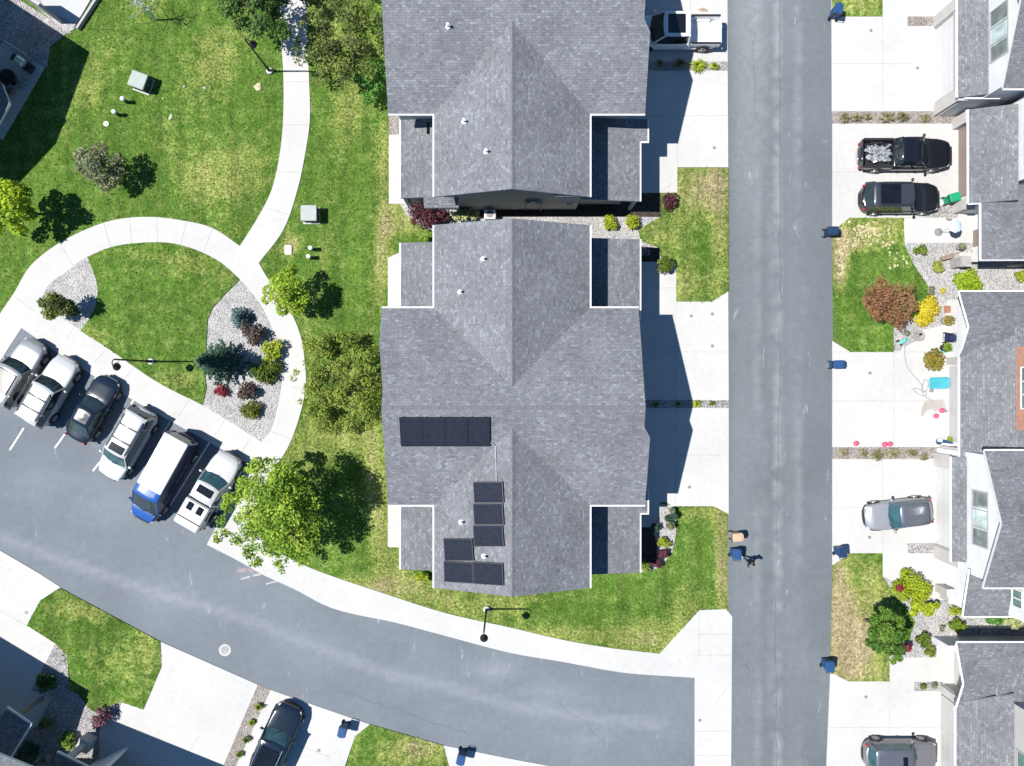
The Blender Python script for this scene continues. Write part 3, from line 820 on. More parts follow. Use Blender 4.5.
def door_panel(parent, c, w, h, face, mat, name='garage_door', rows=4):
    f = Vector(face); u = Vector((-f.y, f.x, 0)); c = Vector(c)
    mb = MB(); rz = math.atan2(u.y, u.x)
    for r in range(rows):
        zz = c.z - h / 2 + h * (r + .5) / rows
        mb.box(Vector((c.x, c.y, zz)) + f * .03, (w, .06, h / rows - .025), rz)
    mb.box(c + f * .008, (w, .016, h), rz)
    return mb.build(name, M[mat], parent, world=True)

def roof_vents(root, spots, zf, cx):
    for (px, py) in spots:
        v = None
        h = 6.0
        for _ in range(4):
            v = P(px, py, h); h = zf(v.x, v.y)
        mb = MB(); mb.lathe((v.x, v.y, 0), [(.16, h - .12), (.14, h + .05), (.06, h + .08), (.06, h + .36), (.08, h + .37), (.08, h + .41), (.03, h + .42)], 10)
        mb.build('roof_vent', M['white'], root, world=True)

def main_house(name, label, Y0, vents, south_wall=False, dark_gap_patch=False, wall='wall_taupe'):
    root = thing(name, label, 'house', (0, Y0, 0))
    he, p = 5.1, .38
    xw, yg = 4.64, 10.81
    hew, hns = he + p * 5.87, he + p * xw
    W = lambda x, y, z: (x, Y0 + y, z)
    # walls
    mb = MB()
    gable_body(mb, 'y', Y0 - 10.35, Y0 + 10.35, 0.0, 4.25, he + .05, hns - .2)
    gable_body(mb, 'x', -7.0, 7.15, Y0, 5.4, he + .05, hew - .2)
    for sx, x0, x1 in ((1, 4.25, 7.2), (-1, -6.7, -4.25)):
        for y0, y1 in ((5.3, 10.0), (-10.0, -5.3)):
            mb.box(W((x0 + x1) / 2, (y0 + y1) / 2, 1.32), (x1 - x0, y1 - y0, 2.64))
    mb.build('wall', M[wall], root, world=True)
    # upper roof
    mb = MB()
    def zew(y): return hew - p * abs(y)
    def zns(x): return hns - p * abs(x)
    sS = [(-7.38, 0), (7.55, 0), (7.55, -1.1), (7.93, -1.75), (7.93, -5.87), (-7.38, -5.87)]
    sN = [(7.55, 0), (-7.38, 0), (-7.38, 1.1), (-7.76, 3.6), (-7.76, 5.87), (7.55, 5.87)]
    for s in (sS, sN): mb.plane([W(x, y, zew(y)) for x, y in s], .17)
    for s in (1, -1):
        mb.plane([W(0, yg, hns), W(0, -yg, hns), W(s * xw, -yg, he), W(s * xw, yg, he)], .17)
    roof = mb.build('upper_roof', [M['shingle'], M['trim_grey']], root, world=True)
    # ridge caps
    for a, b in (((0, yg, hns), (0, 1.2, hns)), ((0, -yg, hns), (0, -1.2, hns)), ((-7.38, 0, hew), (7.55, 0, hew))):
        rc = MB(); A, B = Vector(W(*a)), Vector(W(*b)); d = (B - A).normalized(); s = Vector((-d.y, d.x, 0)) * .13
        n = int((B - A).length / .3)
        for k in range(n):
            q0 = A + d * (k * .3); q1 = A + d * (k * .3 + .31); z = Vector((0, 0, .016 + .006 * (k % 2))); dz = Vector((0, 0, .13 * p))
            rc.add([q0 + z, q1 + z, q1 + s - dz + z, q0 + s - dz + z, q1 - s - dz + z, q0 - s - dz + z], [(0, 1, 2, 3), (1, 0, 5, 4)])
        o = rc.build('ridge_cap', M['ridge'], roof)
        for v in o.data.vertices: v.co = v.co - root.location
    # gutters along the eaves
    z = he - .05; seg = []
    for s in (1, -1):
        x0 = -7.76 if s > 0 else -7.38; x1 = 7.55 if s > 0 else 7.93
        seg += [(W(x0, s * 5.91, z), W(-xw, s * 5.91, z)), (W(xw, s * 5.91, z), W(x1, s * 5.91, z))]
        for t in (1, -1):
            seg.append((W(t * (xw + .045), s * 5.96, z), W(t * (xw + .045), s * yg, z)))
    gutters(root, seg)
    # low roofs
    low = []; lg = []
    for x0, x1, y0, y1 in ((4.25, 8.02, 5.35, 10.42), (4.25, 8.02, -10.5, -5.35), (-6.98, -4.25, 5.35, 10.2), (-6.98, -4.25, -10.3, -5.35)):
        xe, xi = (x1, x0) if x0 > 0 else (x0, x1)
        sl = .14
        low.append([W(xe, y0, 2.82), W(xe, y1, 2.82), W(xi, y1, 2.82 + sl * abs(xe - xi)), W(xi, y0, 2.82 + sl * abs(xe - xi))])
        s = 1 if xe > 0 else -1
        lg.append((W(xe + s * .045, y0, 2.76), W(xe + s * .045, y1, 2.76)))
    # little return of the garage eave
    for y0, y1 in ((-6.75, -5.35),):
        low.append([W(7.2, y0, 2.86), W(8.5, y0, 2.86), W(8.5, y1, 2.86), W(7.2, y1, 2.86)])
        lg += [(W(8.06, y0 - .045, 2.8), W(8.59, y0 - .045, 2.8)), (W(8.545, y0, 2.8), W(8.545, y1, 2.8))]
    slabs(root, low, 'porch_roof'); gutters(root, lg, 'porch_gutter')
    po = [(7.8, 10.2), (7.8, -10.3), (-6.8, 10.0), (-6.8, -10.1)]
    for x, y in po:
        q = MB(); q.box(W(x, y, 1.33), (.22, .22, 2.66)); q.build('post', M['trim_grey'], root, world=True)
    for y in (2.6, -2.6):
        door_panel(root, W(7.16, y, 1.2), 4.6, 2.3, (1, 0, 0), 'door_white')
    for y in (8.0, -8.0):
        window(root, W(-6.7, y, 1.5), 1.8, 1.7, (-1, 0, 0))
    for y in (7.5, -7.5):
        window(root, W(4.25, y, 4.0), 1.5, .9, (1, 0, 0))
        window(root, W(-4.25, y, 4.0), 1.5, .9, (-1, 0, 0))
    window(root, W(3.2, -10.35, 3.4), 1.0, .5, (0, -1, 0), mull=0)
    window(root, W(4.0 - .3, -10.35, 1.7), .5, .4, (0, -1, 0), mull=0)
    window(root, W(0, 10.35, 3.6), 1.4, 1.1, (0, 1, 0))
    if south_wall:
        m2 = MB()
        m2.box(W(1.3, -10.42, 2.6), (.9, .14, .16)); m2.box(W(1.05, -10.45, 2.35), (.3, .2, .42)); m2.tube([W(1.5, -10.45, 2.2), W(1.9, -10.45, 2.4), W(1.9, -10.45, .2)], .05)
        m2.tube([W(.9, -10.42, 2.7), W(.9, -10.42, 0)], .04)
        m2.build('utility_meter', M['greyplastic'], root, world=True)
        bw = MB(); bw.plane([W(-5.5, -10.95, 3.0), W(-3.35, -10.95, 3.0), W(-3.35, -10.3, 3.25), W(-5.5, -10.3, 3.25)], .25)
        bw.build('bay_roof', [M['shingle'], M['fascia']], root, world=True)
    if dark_gap_patch:
        s = MB(); s.box(W(-4.95, 5.0 - 12.0 + 1.0, 3.02), (.75, .75, .12)); s.build('dark_gap_patch', M['black_glass'], root, world=True)  # black box standing in for the dark hole between the roofs
    def zf(x, y): return max(hew - p * abs(y - Y0), hns - p * abs(x))
    roof_vents(root, vents, zf, 0)
    return root, zf

h1, zf1 = main_house('duplex_house', 'grey shingled house carrying the black solar panels on its roof', -1.4, [(483, 259), (460, 292), (461, 522), (484, 556)])
h0, zf0 = main_house('duplex_house', 'grey shingled house at the top edge, beside the white pickup truck', 21.9, [(448, 27), (464, 122), (486, 152)], south_wall=True, dark_gap_patch=True, wall='wall_pale_taupe')

# solar panels on the middle roof
def solar(corners_px, idx, label):
    pts = []
    for (px, py) in corners_px:
        h = 6.5
        for _ in range(5):
            v = P(px, py, h); h = zf1(v.x, v.y) + .14
        pts.append(Vector((v.x, v.y, h)))
    c = sum(pts, Vector()) / 4
    u = (pts[1] - pts[0]); lu = u.length; u.normalize(); n = u.cross(pts[3] - pts[0]).normalized()
    if n.z < 0: n = -n
    w = n.cross(u); lw = (pts[3] - pts[0]).length
    root = thing('solar_panel', label, 'solar panel', c, 0, 'solar panels on the middle roof')
    fr = MB(); hu, hw = lu / 2 - .012, lw / 2 - .012; t = .035
    for (a0, a1, b0, b1) in ((-hu, hu, -hw, -hw + t), (-hu, hu, hw - t, hw), (-hu, -hu + t, -hw + t, hw - t), (hu - t, hu, -hw + t, hw - t)):
        vs = [u * a + w * b + n * z for z in (-.03, .02) for a, b in ((a0, b0), (a1, b0), (a1, b1), (a0, b1))]
        fr.add(vs, [(4, 5, 6, 7), (0, 1, 5, 4), (1, 2, 6, 5), (2, 3, 7, 6), (3, 0, 4, 7)])
    for a in (-hu * .6, hu * .6):
        fr.add([u * (a + d) + w * b + n * z for z in (-.12, -.03) for d, b in ((-.03, -hw), (.03, -hw), (.03, hw), (-.03, hw))], [(4, 5, 6, 7), (0, 1, 5, 4), (2, 3, 7, 6), (1, 2, 6, 5), (3, 0, 4, 7)])
    fr.build('frame', M['panel_frame'], root)
    ce = MB(); ce.add([-u * hu - w * hw + n * .012, u * hu - w * hw + n * .012, u * hu + w * hw + n * .012, -u * hu + w * hw + n * .012], [(0, 1, 2, 3)], 0, [[(0, 0), (1, 0), (1, 1), (0, 1)]])
    ce.build('cell_face', M['panel'], root)
M['panel_frame'] = plain('panel_frame_metal', (0.025, 0.027, 0.032), 0.4, 0.3)
side = ['at the outer gutter end of the row of four', 'second from the outer end of the row of four', 'third from the outer end of the row of four', 'at the inner ridge end of the row of four']
for k in range(4):
    a, b = 399.5 + 22.6 * k, 399.5 + 22.6 * (k + 1)
    solar([(a + .8, 446.5), (b + .8 if k < 3 else b, 446.5), (b, 417), (a, 417)], k, 'black solar panel ' + side[k])
for k, t in enumerate(('at the top of the column of three', 'in the middle of the column of three', 'at the bottom of the column of three')):
    y = 481.5 + 21.8 * k
    solar([(473.3, y + 21.6), (503.3, y + 21.6), (503.3, y), (473.3, y)], k, 'black solar panel ' + t)
for pts, t in (([(443.8, 560.5), (473, 561), (473, 539), (443.8, 538)], 'at the upper corner of the L of three near the eave'), ([(443.8, 582), (473, 584), (473, 562), (443.8, 561)], 'at the corner where the L of three bends'), ([(473.5, 584), (503.3, 586), (503.3, 563), (473.5, 561.5)], 'at the ridge end of the L of three')):
    solar(pts, 0, 'black solar panel ' + t)
mb = MB(); pp = []
for px, py in [(489, 442), (495.5, 446), (496.5, 482)]:
    h = 6.5
    for _ in range(5):
        v = P(px, py, h); h = zf1(v.x, v.y) + .06
    pp.append(Vector((v.x, v.y, h)))
mb.tube(pp, .03, 6)
tag(mb.build('conduit', M['metal']), 'thin pale conduit running down the roof between two solar arrays', 'conduit')

# ---- houses across the straight road
def face_wall(mb, x, y0, y1, z0, z1, m=0, t=.2):
    mb.box((x + t / 2, (y0 + y1) / 2, (z0 + z1) / 2), (t, abs(y1 - y0), z1 - z0), 0, m)

def pier(root, x, y, w, d, h, mat='trim_grey', cap=True):
    mb = MB(); mb.box((x, y, h / 2), (d, w, h)); 
    if cap: mb.box((x, y, h + .04), (d + .1, w + .1, .08))
    return mb.build('pier', M[mat], root, world=True)

# house A/B at the top right
E1 = thing('duplex_house', 'white and grey duplex house behind the two black parked vehicles', 'house', (33, 17, 0))
mb = MB()
mb.box((29.9, 21.0, 1.5), (3.2, 6.5, 3.0)); mb.box((34.9, 22.0, 2.6), (10.2, 8.0, 5.2))
mb.box((34.8, 14.3, 1.4), (10.0, 6.0, 2.8)); mb.box((35.4, 9.7, 1.4), (9.3, 3.2, 2.8)); mb.box((36, 14.9, 2.7), (9.8, 5.0, 5.4))
gable_body(mb, 'x', 29.42, 41, 21.9, 4.1, 5.3, 6.75)
mb.build('wall', M['wall_white'], E1, world=True)
slabs(E1, [
    [(27.87, 24.6, 3.0), (27.87, 17.85, 3.0), (29.5, 17.85, 3.6), (29.5, 24.6, 3.6)],
    [(28.56, 17.1, 3.0), (28.56, 11.22, 3.0), (31.0, 11.22, 3.93), (31.0, 17.1, 3.93)],
    [(29.17, 11.24, 3.23), (29.17, 7.69, 3.23), (40, 7.69, 3.4), (40, 11.24, 3.9)],
    [(31.0, 12.1, 3.93), (29.3, 11.22, 3.3), (40, 11.22, 3.85), (40, 12.1, 4.0)],
], 'low_roof')
slabs(E1, [
    [(29.05, 17.42, 5.4), (29.05, 21.9, 6.95), (42, 21.9, 6.95), (42, 17.42, 5.4)],
    [(29.05, 21.9, 6.95), (29.05, 26.4, 5.4), (42, 26.4, 5.4), (42, 21.9, 6.95)],
    [(31.6, 17.2, 5.5), (31.6, 12.2, 5.5), (42, 12.2, 6.5), (42, 17.2, 6.5)],
], 'upper_roof')
gutters(E1, [((27.82, 24.6, 2.95), (27.82, 17.85, 2.95)), ((28.51, 17.1, 2.95), (28.51, 11.2, 2.95)), ((29.12, 11.2, 3.2), (29.12, 7.6, 3.2)), ((29.1, 7.64, 3.2), (40, 7.64, 3.35)), ((29.05, 17.37, 5.36), (42, 17.37, 5.36)), ((28.5, 11.18, 2.98), (29.2, 11.18, 3.2))])
gutters(E1, (((29.0, 17.4, 5.42), (29.0, 21.9, 6.97)), ((29.0, 21.9, 6.97), (29.0, 26.4, 5.42))), 'rake_board', .14, 'trim_grey')
door_panel(E1, (28.28, 21.2, 1.2), 5.0, 2.35, (-1, 0, 0), 'door_white')
door_panel(E1, (29.78, 14.6, 1.15), 4.6, 2.25, (-1, 0, 0), 'door_brown')
door_panel(E1, (30.75, 9.6, 1.05), 1.1, 2.1, (-1, 0, 0), 'door_brown', 'front_door', 2)
for nm, bx in (('header_eave_shade', [(28.22, 21.2, 2.36), (.18, 5.3, .5)]), ('door_jamb', [(28.22, 23.62, 1.1), (.16, .16, 2.2)]), ('door_jamb', [(28.22, 18.6, 1.1), (.16, .16, 2.2)])):  # grey header set low and deep, drawing the shadow line under the eave
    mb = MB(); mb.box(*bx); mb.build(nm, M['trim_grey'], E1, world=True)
for y in (24.0, 18.15): pier(E1, 28.3, y, .75, .5, 2.75, 'wall_tan')
for y in (17.2, 11.6): pier(E1, 29.55, y, .7, .5, 1.5, 'wall_tan')
pier(E1, 29.45, 7.9, .6, .6, 1.2, 'stone')
mb = MB(); mb.box((29.9, 8.2, .5), (1.5, .5, 1.0)); mb.box((30.1, 8.2, 1.05), (1.9, .6, .1)); mb.build('porch_wall', M['wall_tan'], E1, world=True)
window(E1, (29.42, 21.2, 4.55), 3.0, 1.5, (-1, 0, 0), ('trim_grey', 'pale_glass'), 2, ends=True)
window(E1, (31.08, 14.5, 5.0), 2.4, 1.1, (-1, 0, 0), ('trim_grey', 'pale_glass'), 2, ends=True)
mb = MB(); mb.box((33.0, 7.9, .9), (.9, .5, .9)); mb.build('wall_equipment', M['greyplastic'], E1, world=True)

# house C/D/E in the middle right
E2 = thing('duplex_house', 'duplex house with a red brick upper wall and a clutter of toys in front', 'house', (33, -2, 0))
mb = MB()
mb.box((34.5, .2, 1.4), (10.6, 9.6, 2.8))
mb.box((29.5, -8.1, 1.45), (2.4, 6.9, 2.9))
mb.box((34.5, -13.2, 1.4), (11.4, 2.4, 2.8))
gable_body(mb, 'x', 28.28, 41, -8.05, 3.75, 5.25, 6.75)
mb.build('wall', M['wall_white'], E2, world=True)
slabs(E2, [
    [(27.94, 5.69, 3.0), (27.94, 3.42, 3.98), (41, 3.42, 4.05), (41, 5.69, 3.0)],
    [(27.94, 3.42, 3.98), (27.94, 1.6, 3.03), (31, 1.6, 3.03), (31, 3.42, 3.98)],
    [(28.02, 1.75, 3.0), (28.02, -4.62, 3.0), (30.85, -4.62, 4.08), (30.85, 3.0, 4.08)],
    [(30.85, -4.62, 4.08), (41, -4.62, 4.5), (41, -2.8, 4.6), (30.85, -2.8, 4.08)],
    [(30.8, 2.1, 4.06), (30.8, 3.42, 4.06), (41, 3.42, 4.1), (41, 2.1, 4.1)],
    [(27.5, -4.63, 3.0), (27.5, -11.15, 3.0), (28.25, -11.15, 3.28), (28.25, -4.63, 3.28)],
    [(28.19, -11.45, 3.69), (28.19, -14.56, 3.0), (41, -14.56, 3.0), (41, -11.45, 3.69)],
], 'low_roof')
slabs(E2, [
    [(27.93, -4.02, 5.45), (27.93, -8.0, 6.97), (42, -8.0, 6.97), (42, -4.02, 5.45)],
    [(27.93, -8.0, 6.97), (27.93, -12.1, 5.35), (42, -12.1, 5.35), (42, -8.0, 6.97)],
], 'upper_roof')
mb = MB(); mb.box((35.9, -.35, 4.6), (10.2, 5.0, 2.6)); 
mb.build('upper_wall', M['wall_grey'], E2, world=True)
mb = MB()
mb.quad([(30.78, 2.2, 4.0), (30.78, -2.87, 4.0), (30.78, -2.87, 6.6), (30.78, 2.2, 6.6)])
mb.build('brick_wall', M['brick'], E2, world=True)
gutters(E2, (((27.94, 5.75, 2.95), (41, 5.75, 2.95)), ((27.96, 1.75, 2.95), (27.96, -4.6, 2.95)), ((27.44, -4.6, 2.95), (27.44, -11.2, 2.95)), ((28.19, -14.62, 2.95), (41, -14.62, 2.95)), ((27.93, -3.96, 5.4), (42, -3.96, 5.4)), ((27.93, -12.16, 5.3), (42, -12.16, 5.3))), 'gutter', .095, 'fascia')
gutters(E2, (((27.9, 5.7, 3.02), (27.9, 3.42, 4.0)), ((27.9, 3.42, 4.0), (27.98, 1.75, 3.02)), ((28.14, -11.45, 3.7), (28.14, -14.56, 3.02))), 'rake_board', .14, 'fascia')
gutters(E2, (((27.88, -4.0, 5.46), (27.88, -8.0, 6.98)), ((27.88, -8.0, 6.98), (27.88, -12.1, 5.36))), 'upper_rake_board', .16, 'trim_grey')
window(E2, (30.77, -.3, 5.2), 2.4, 1.3, (-1, 0, 0), ('fascia', 'green_glass'), 2)
window(E2, (28.27, -8.2, 4.55), 3.2, 1.35, (-1, 0, 0), ('trim_grey', 'pale_glass'), 2, ends=True)
window(E2, (30.95, -13.2, 3.9), 1.0, .8, (-1, 0, 0), ('fascia', 'green_glass'), 1)
mb = MB(); mb.box((36, -13.0, 3.9), (10, 3.0, 3.0)); mb.build('side_wall', M['wall_white'], E2, world=True)
door_panel(E2, (29.15, -1.4, 1.2), 5.0, 2.35, (-1, 0, 0), 'door_grey')
door_panel(E2, (28.28, -8.1, 1.2), 5.2, 2.35, (-1, 0, 0), 'door_white')
for nm, bx in (('header_eave_shade', [(28.22, -8.1, 2.4), (.2, 6.2, .4)]), ('header_eave_shade', [(29.1, -1.4, 2.4), (.16, 5.4, .3)]), ('door_jamb', [(28.22, -5.45, 1.1), (.16, .14, 2.2)]), ('door_jamb', [(28.22, -10.75, 1.1), (.16, .14, 2.2)])):  # grey headers also draw the dark line of shade under the eaves
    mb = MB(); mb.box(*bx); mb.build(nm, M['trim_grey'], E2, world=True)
for y in (-5.05, -11.2): pier(E2, 28.3, y, .85, .5, 2.7, 'wall_tan')
pier(E2, 29.1, 1.45, .5, .4, 2.6, 'wall_tan')
pier(E2, 28.9, -4.35, .4, .9, 2.3, 'wall_tan')
mb = MB(); mb.box((29.25, -14.1, .55), (1.6, .35, 1.1)); mb.box((29.25, -14.1, 1.14), (1.75, .5, .1)); mb.box((28.4, -13.6, .7), (.5, .5, 1.4)); mb.build('porch_wall', M['wall_tan'], E2, world=True)

# house F bottom right
E3 = thing('gabled_house', 'grey roofed house with a small front gable at the bottom right corner', 'house', (33, -20, 0))
mb = MB(); mb.box((34.8, -21.0, 1.45), (10.8, 8.4, 2.9)); mb.box((35, -24, 1.45), (12.8, 8, 2.9)); mb.box((36, -24.2, 4.6), (10.6, 9.2, 3.4))
mb.build('wall', M['wall_tan'], E3, world=True)
slabs(E3, [
    [(27.8, -16.25, 3.0), (27.8, -18.5, 3.72), (41, -18.5, 4.0), (41, -16.25, 3.0)],
    [(27.8, -18.5, 3.72), (27.8, -20.2, 3.02), (31, -20.2, 3.02), (31, -18.5, 3.72)],
    [(27.78, -20.0, 3.0), (27.78, -28.0, 3.0), (30.65, -28.0, 4.05), (30.65, -19.0, 4.05)],
    [(29.9, -18.4, 3.66), (29.9, -19.7, 3.66), (41, -19.7, 4.2), (41, -18.4, 4.2)],
], 'low_roof')
mb = MB(); mb.plane([(30.2, -19.3, 6.3), (30.2, -29, 6.3), (42, -29, 7.5), (42, -19.3, 7.5)], .17); mb.build('upper_roof', [M['shingle2'], M['trim_grey']], E3, world=True)
gutters(E3, (((27.8, -16.19, 2.95), (41, -16.19, 2.95)), ((27.72, -20.2, 2.95), (27.72, -28, 2.95))), 'gutter', .095, 'fascia')
gutters(E3, (((27.75, -16.25, 3.02), (27.75, -18.5, 3.74)), ((27.75, -18.5, 3.74), (27.75, -20.2, 3.04))), 'rake_board', .15, 'fascia')
door_panel(E3, (28.58, -23.2, 1.2), 5.0, 2.35, (-1, 0, 0), 'door_grey')
pier(E3, 28.75, -20.3, .5, .6, 2.5, 'wall_tan'); pier(E3, 28.7, -17.0, .35, 1.5, 1.9, 'wall_white', False)
window(E3, (30.7, -23.6, 5.0), 2.6, 1.4, (-1, 0, 0), ('trim_grey', 'green_glass'), 1)

# ---- houses at the left edge (mostly outside the frame; their shadows fall into it)
def rot_house(name, label, corner_px, ang, depth, width, he=5.1, mat='wall_taupe', ext=0.0):
    """corner: ground-plan position of one eave corner; ang: direction of the eave running back."""
    c = P(*corner_px); a = R(ang); root = thing(name, label, 'house', c, a)
    hr = he + .38 * width / 2
    mb = MB(); gable_body(mb, 'x', -depth + .5, -1.3, -width / 2 - 1.2, width / 2 - 1.7, he - .1, hr - .75); mb.build('wall', M[mat], root)
    mb = MB()
    mb.plane([(0, 0, he), (-depth, 0, he), (-depth, -width / 2, hr), (0, -width / 2, hr)], .17)
    mb.plane([(0, -width / 2, hr), (-depth, -width / 2, hr), (-depth, -width, he), (0, -width, he)], .17)
    mb.build('upper_roof', [M['shingle'], M['fascia']], root)
    return root
rI = rot_house('neighbour_house', 'house beyond the top left corner casting its shadow over a patio and lawn', (42, 52), -33, 13, 14.5)
mb = MB(); A = P(8, 30, 2.9); 
rG = rot_house('neighbour_house', 'house at the left edge shading a driveway and bed below the curved road', (43, 690), -31, 12, 10)
rH = rot_house('neighbour_house', 'house below the bottom edge shading the driveway of the fenced gravel strip', (178, 765), -22, 9, 10)
rH['label'] = 'house below the bottom edge shading the driveway left of the dark parked SUV'
def low_roof_world(root, pts, h, name='porch_roof', rise=0.0):
    q = [P(x, y, h) for x, y in pts]
    mb = MB(); mb.plane([v + Vector((0, 0, rise if i in (2, 3) else 0)) for i, v in enumerate(q)], .16)
    o = mb.build(name, [M['shingle2'], M['fascia']])
    inv = (Matrix.Translation(root.location) @ Matrix.Rotation(root.rotation_euler.z, 4, 'Z')).inverted()
    for v in o.data.vertices: v.co = inv @ v.co
    o.parent = root
    return o
def world_part(root, mb, name, mat):
    o = mb.build(name, M[mat] if isinstance(mat, str) else mat)
    inv = (Matrix.Translation(root.location) @ Matrix.Rotation(root.rotation_euler.z, 4, 'Z')).inverted()
    for v in o.data.vertices: v.co = inv @ v.co
    o.parent = root
    return o
low_roof_world(rG, [(8, 708), (31, 724), (3, 770), (-30, 750)], 2.85)
mb = MB(); a, b = P(31.5, 724, 2.8), P(4, 769, 2.8); gutter_mb(mb, a, b); a = P(7, 707, 2.8); b = P(32, 724, 2.8); gutter_mb(mb, a, b); world_part(rG, mb, 'gutter', 'fascia')
low_roof_world(rH, [(58, 752), (90, 768), (72, 800), (40, 784)], 2.85)
mb = MB(); gutter_mb(mb, P(57, 751.5, 2.8), P(91, 768, 2.8)); world_part(rH, mb, 'gutter', 'fascia')
mb = MB(); v = P(82, 747, 1.0); mb.box((v.x, v.y, 1.2), (.35, .35, 2.4), R(-22)); mb.box((v.x, v.y, .45), (.8, .8, .9), R(-22)); world_part(rH, mb, 'pier', 'wall_tan')
mb = MB(); v = P(103, 752, 1.4); mb.box((v.x - .2, v.y - .9, 1.35), (2.4, .2, 2.7), R(25)); world_part(rH, mb, 'porch_wall', 'wall_white')
mb = MB(); a, b = P(20, 713, 0), P(34, 697, 2.6); v = P(43, 698); mb.tube([(v.x, v.y, 0), (v.x, v.y, 2.5)], .16, 6); world_part(rG, mb, 'porch_post', 'wood')
low_roof_world(rI, [(-30, 60), (2, 84), (10, 104), (-4, 128), (-40, 120)], 2.85)
mb = MB(); v = P(38, 5, 1.3); mb.box((v.x, v.y, 1.2), (1.9, .2, 2.4), R(-33)); world_part(rI, mb, 'screen_wall', 'wall_grey')
mb = MB(); v = P(76, 15, .6); mb.box((v.x + .5, v.y + .3, .16), (.14, 2.4, .3), R(-33)); world_part(rI, mb, 'patio_wall', 'wall_grey')

# ------------------------------------------------------------------ vehicles
def lerp_keys(keys, x):
    if x <= keys[0][0]: return keys[0][1]
    for (a, p), (b, q) in zip(keys, keys[1:]):
        if x <= b:
            t = (x - a) / (b - a) if b > a else 0
            return p + (q - p) * t
    return keys[-1][1]

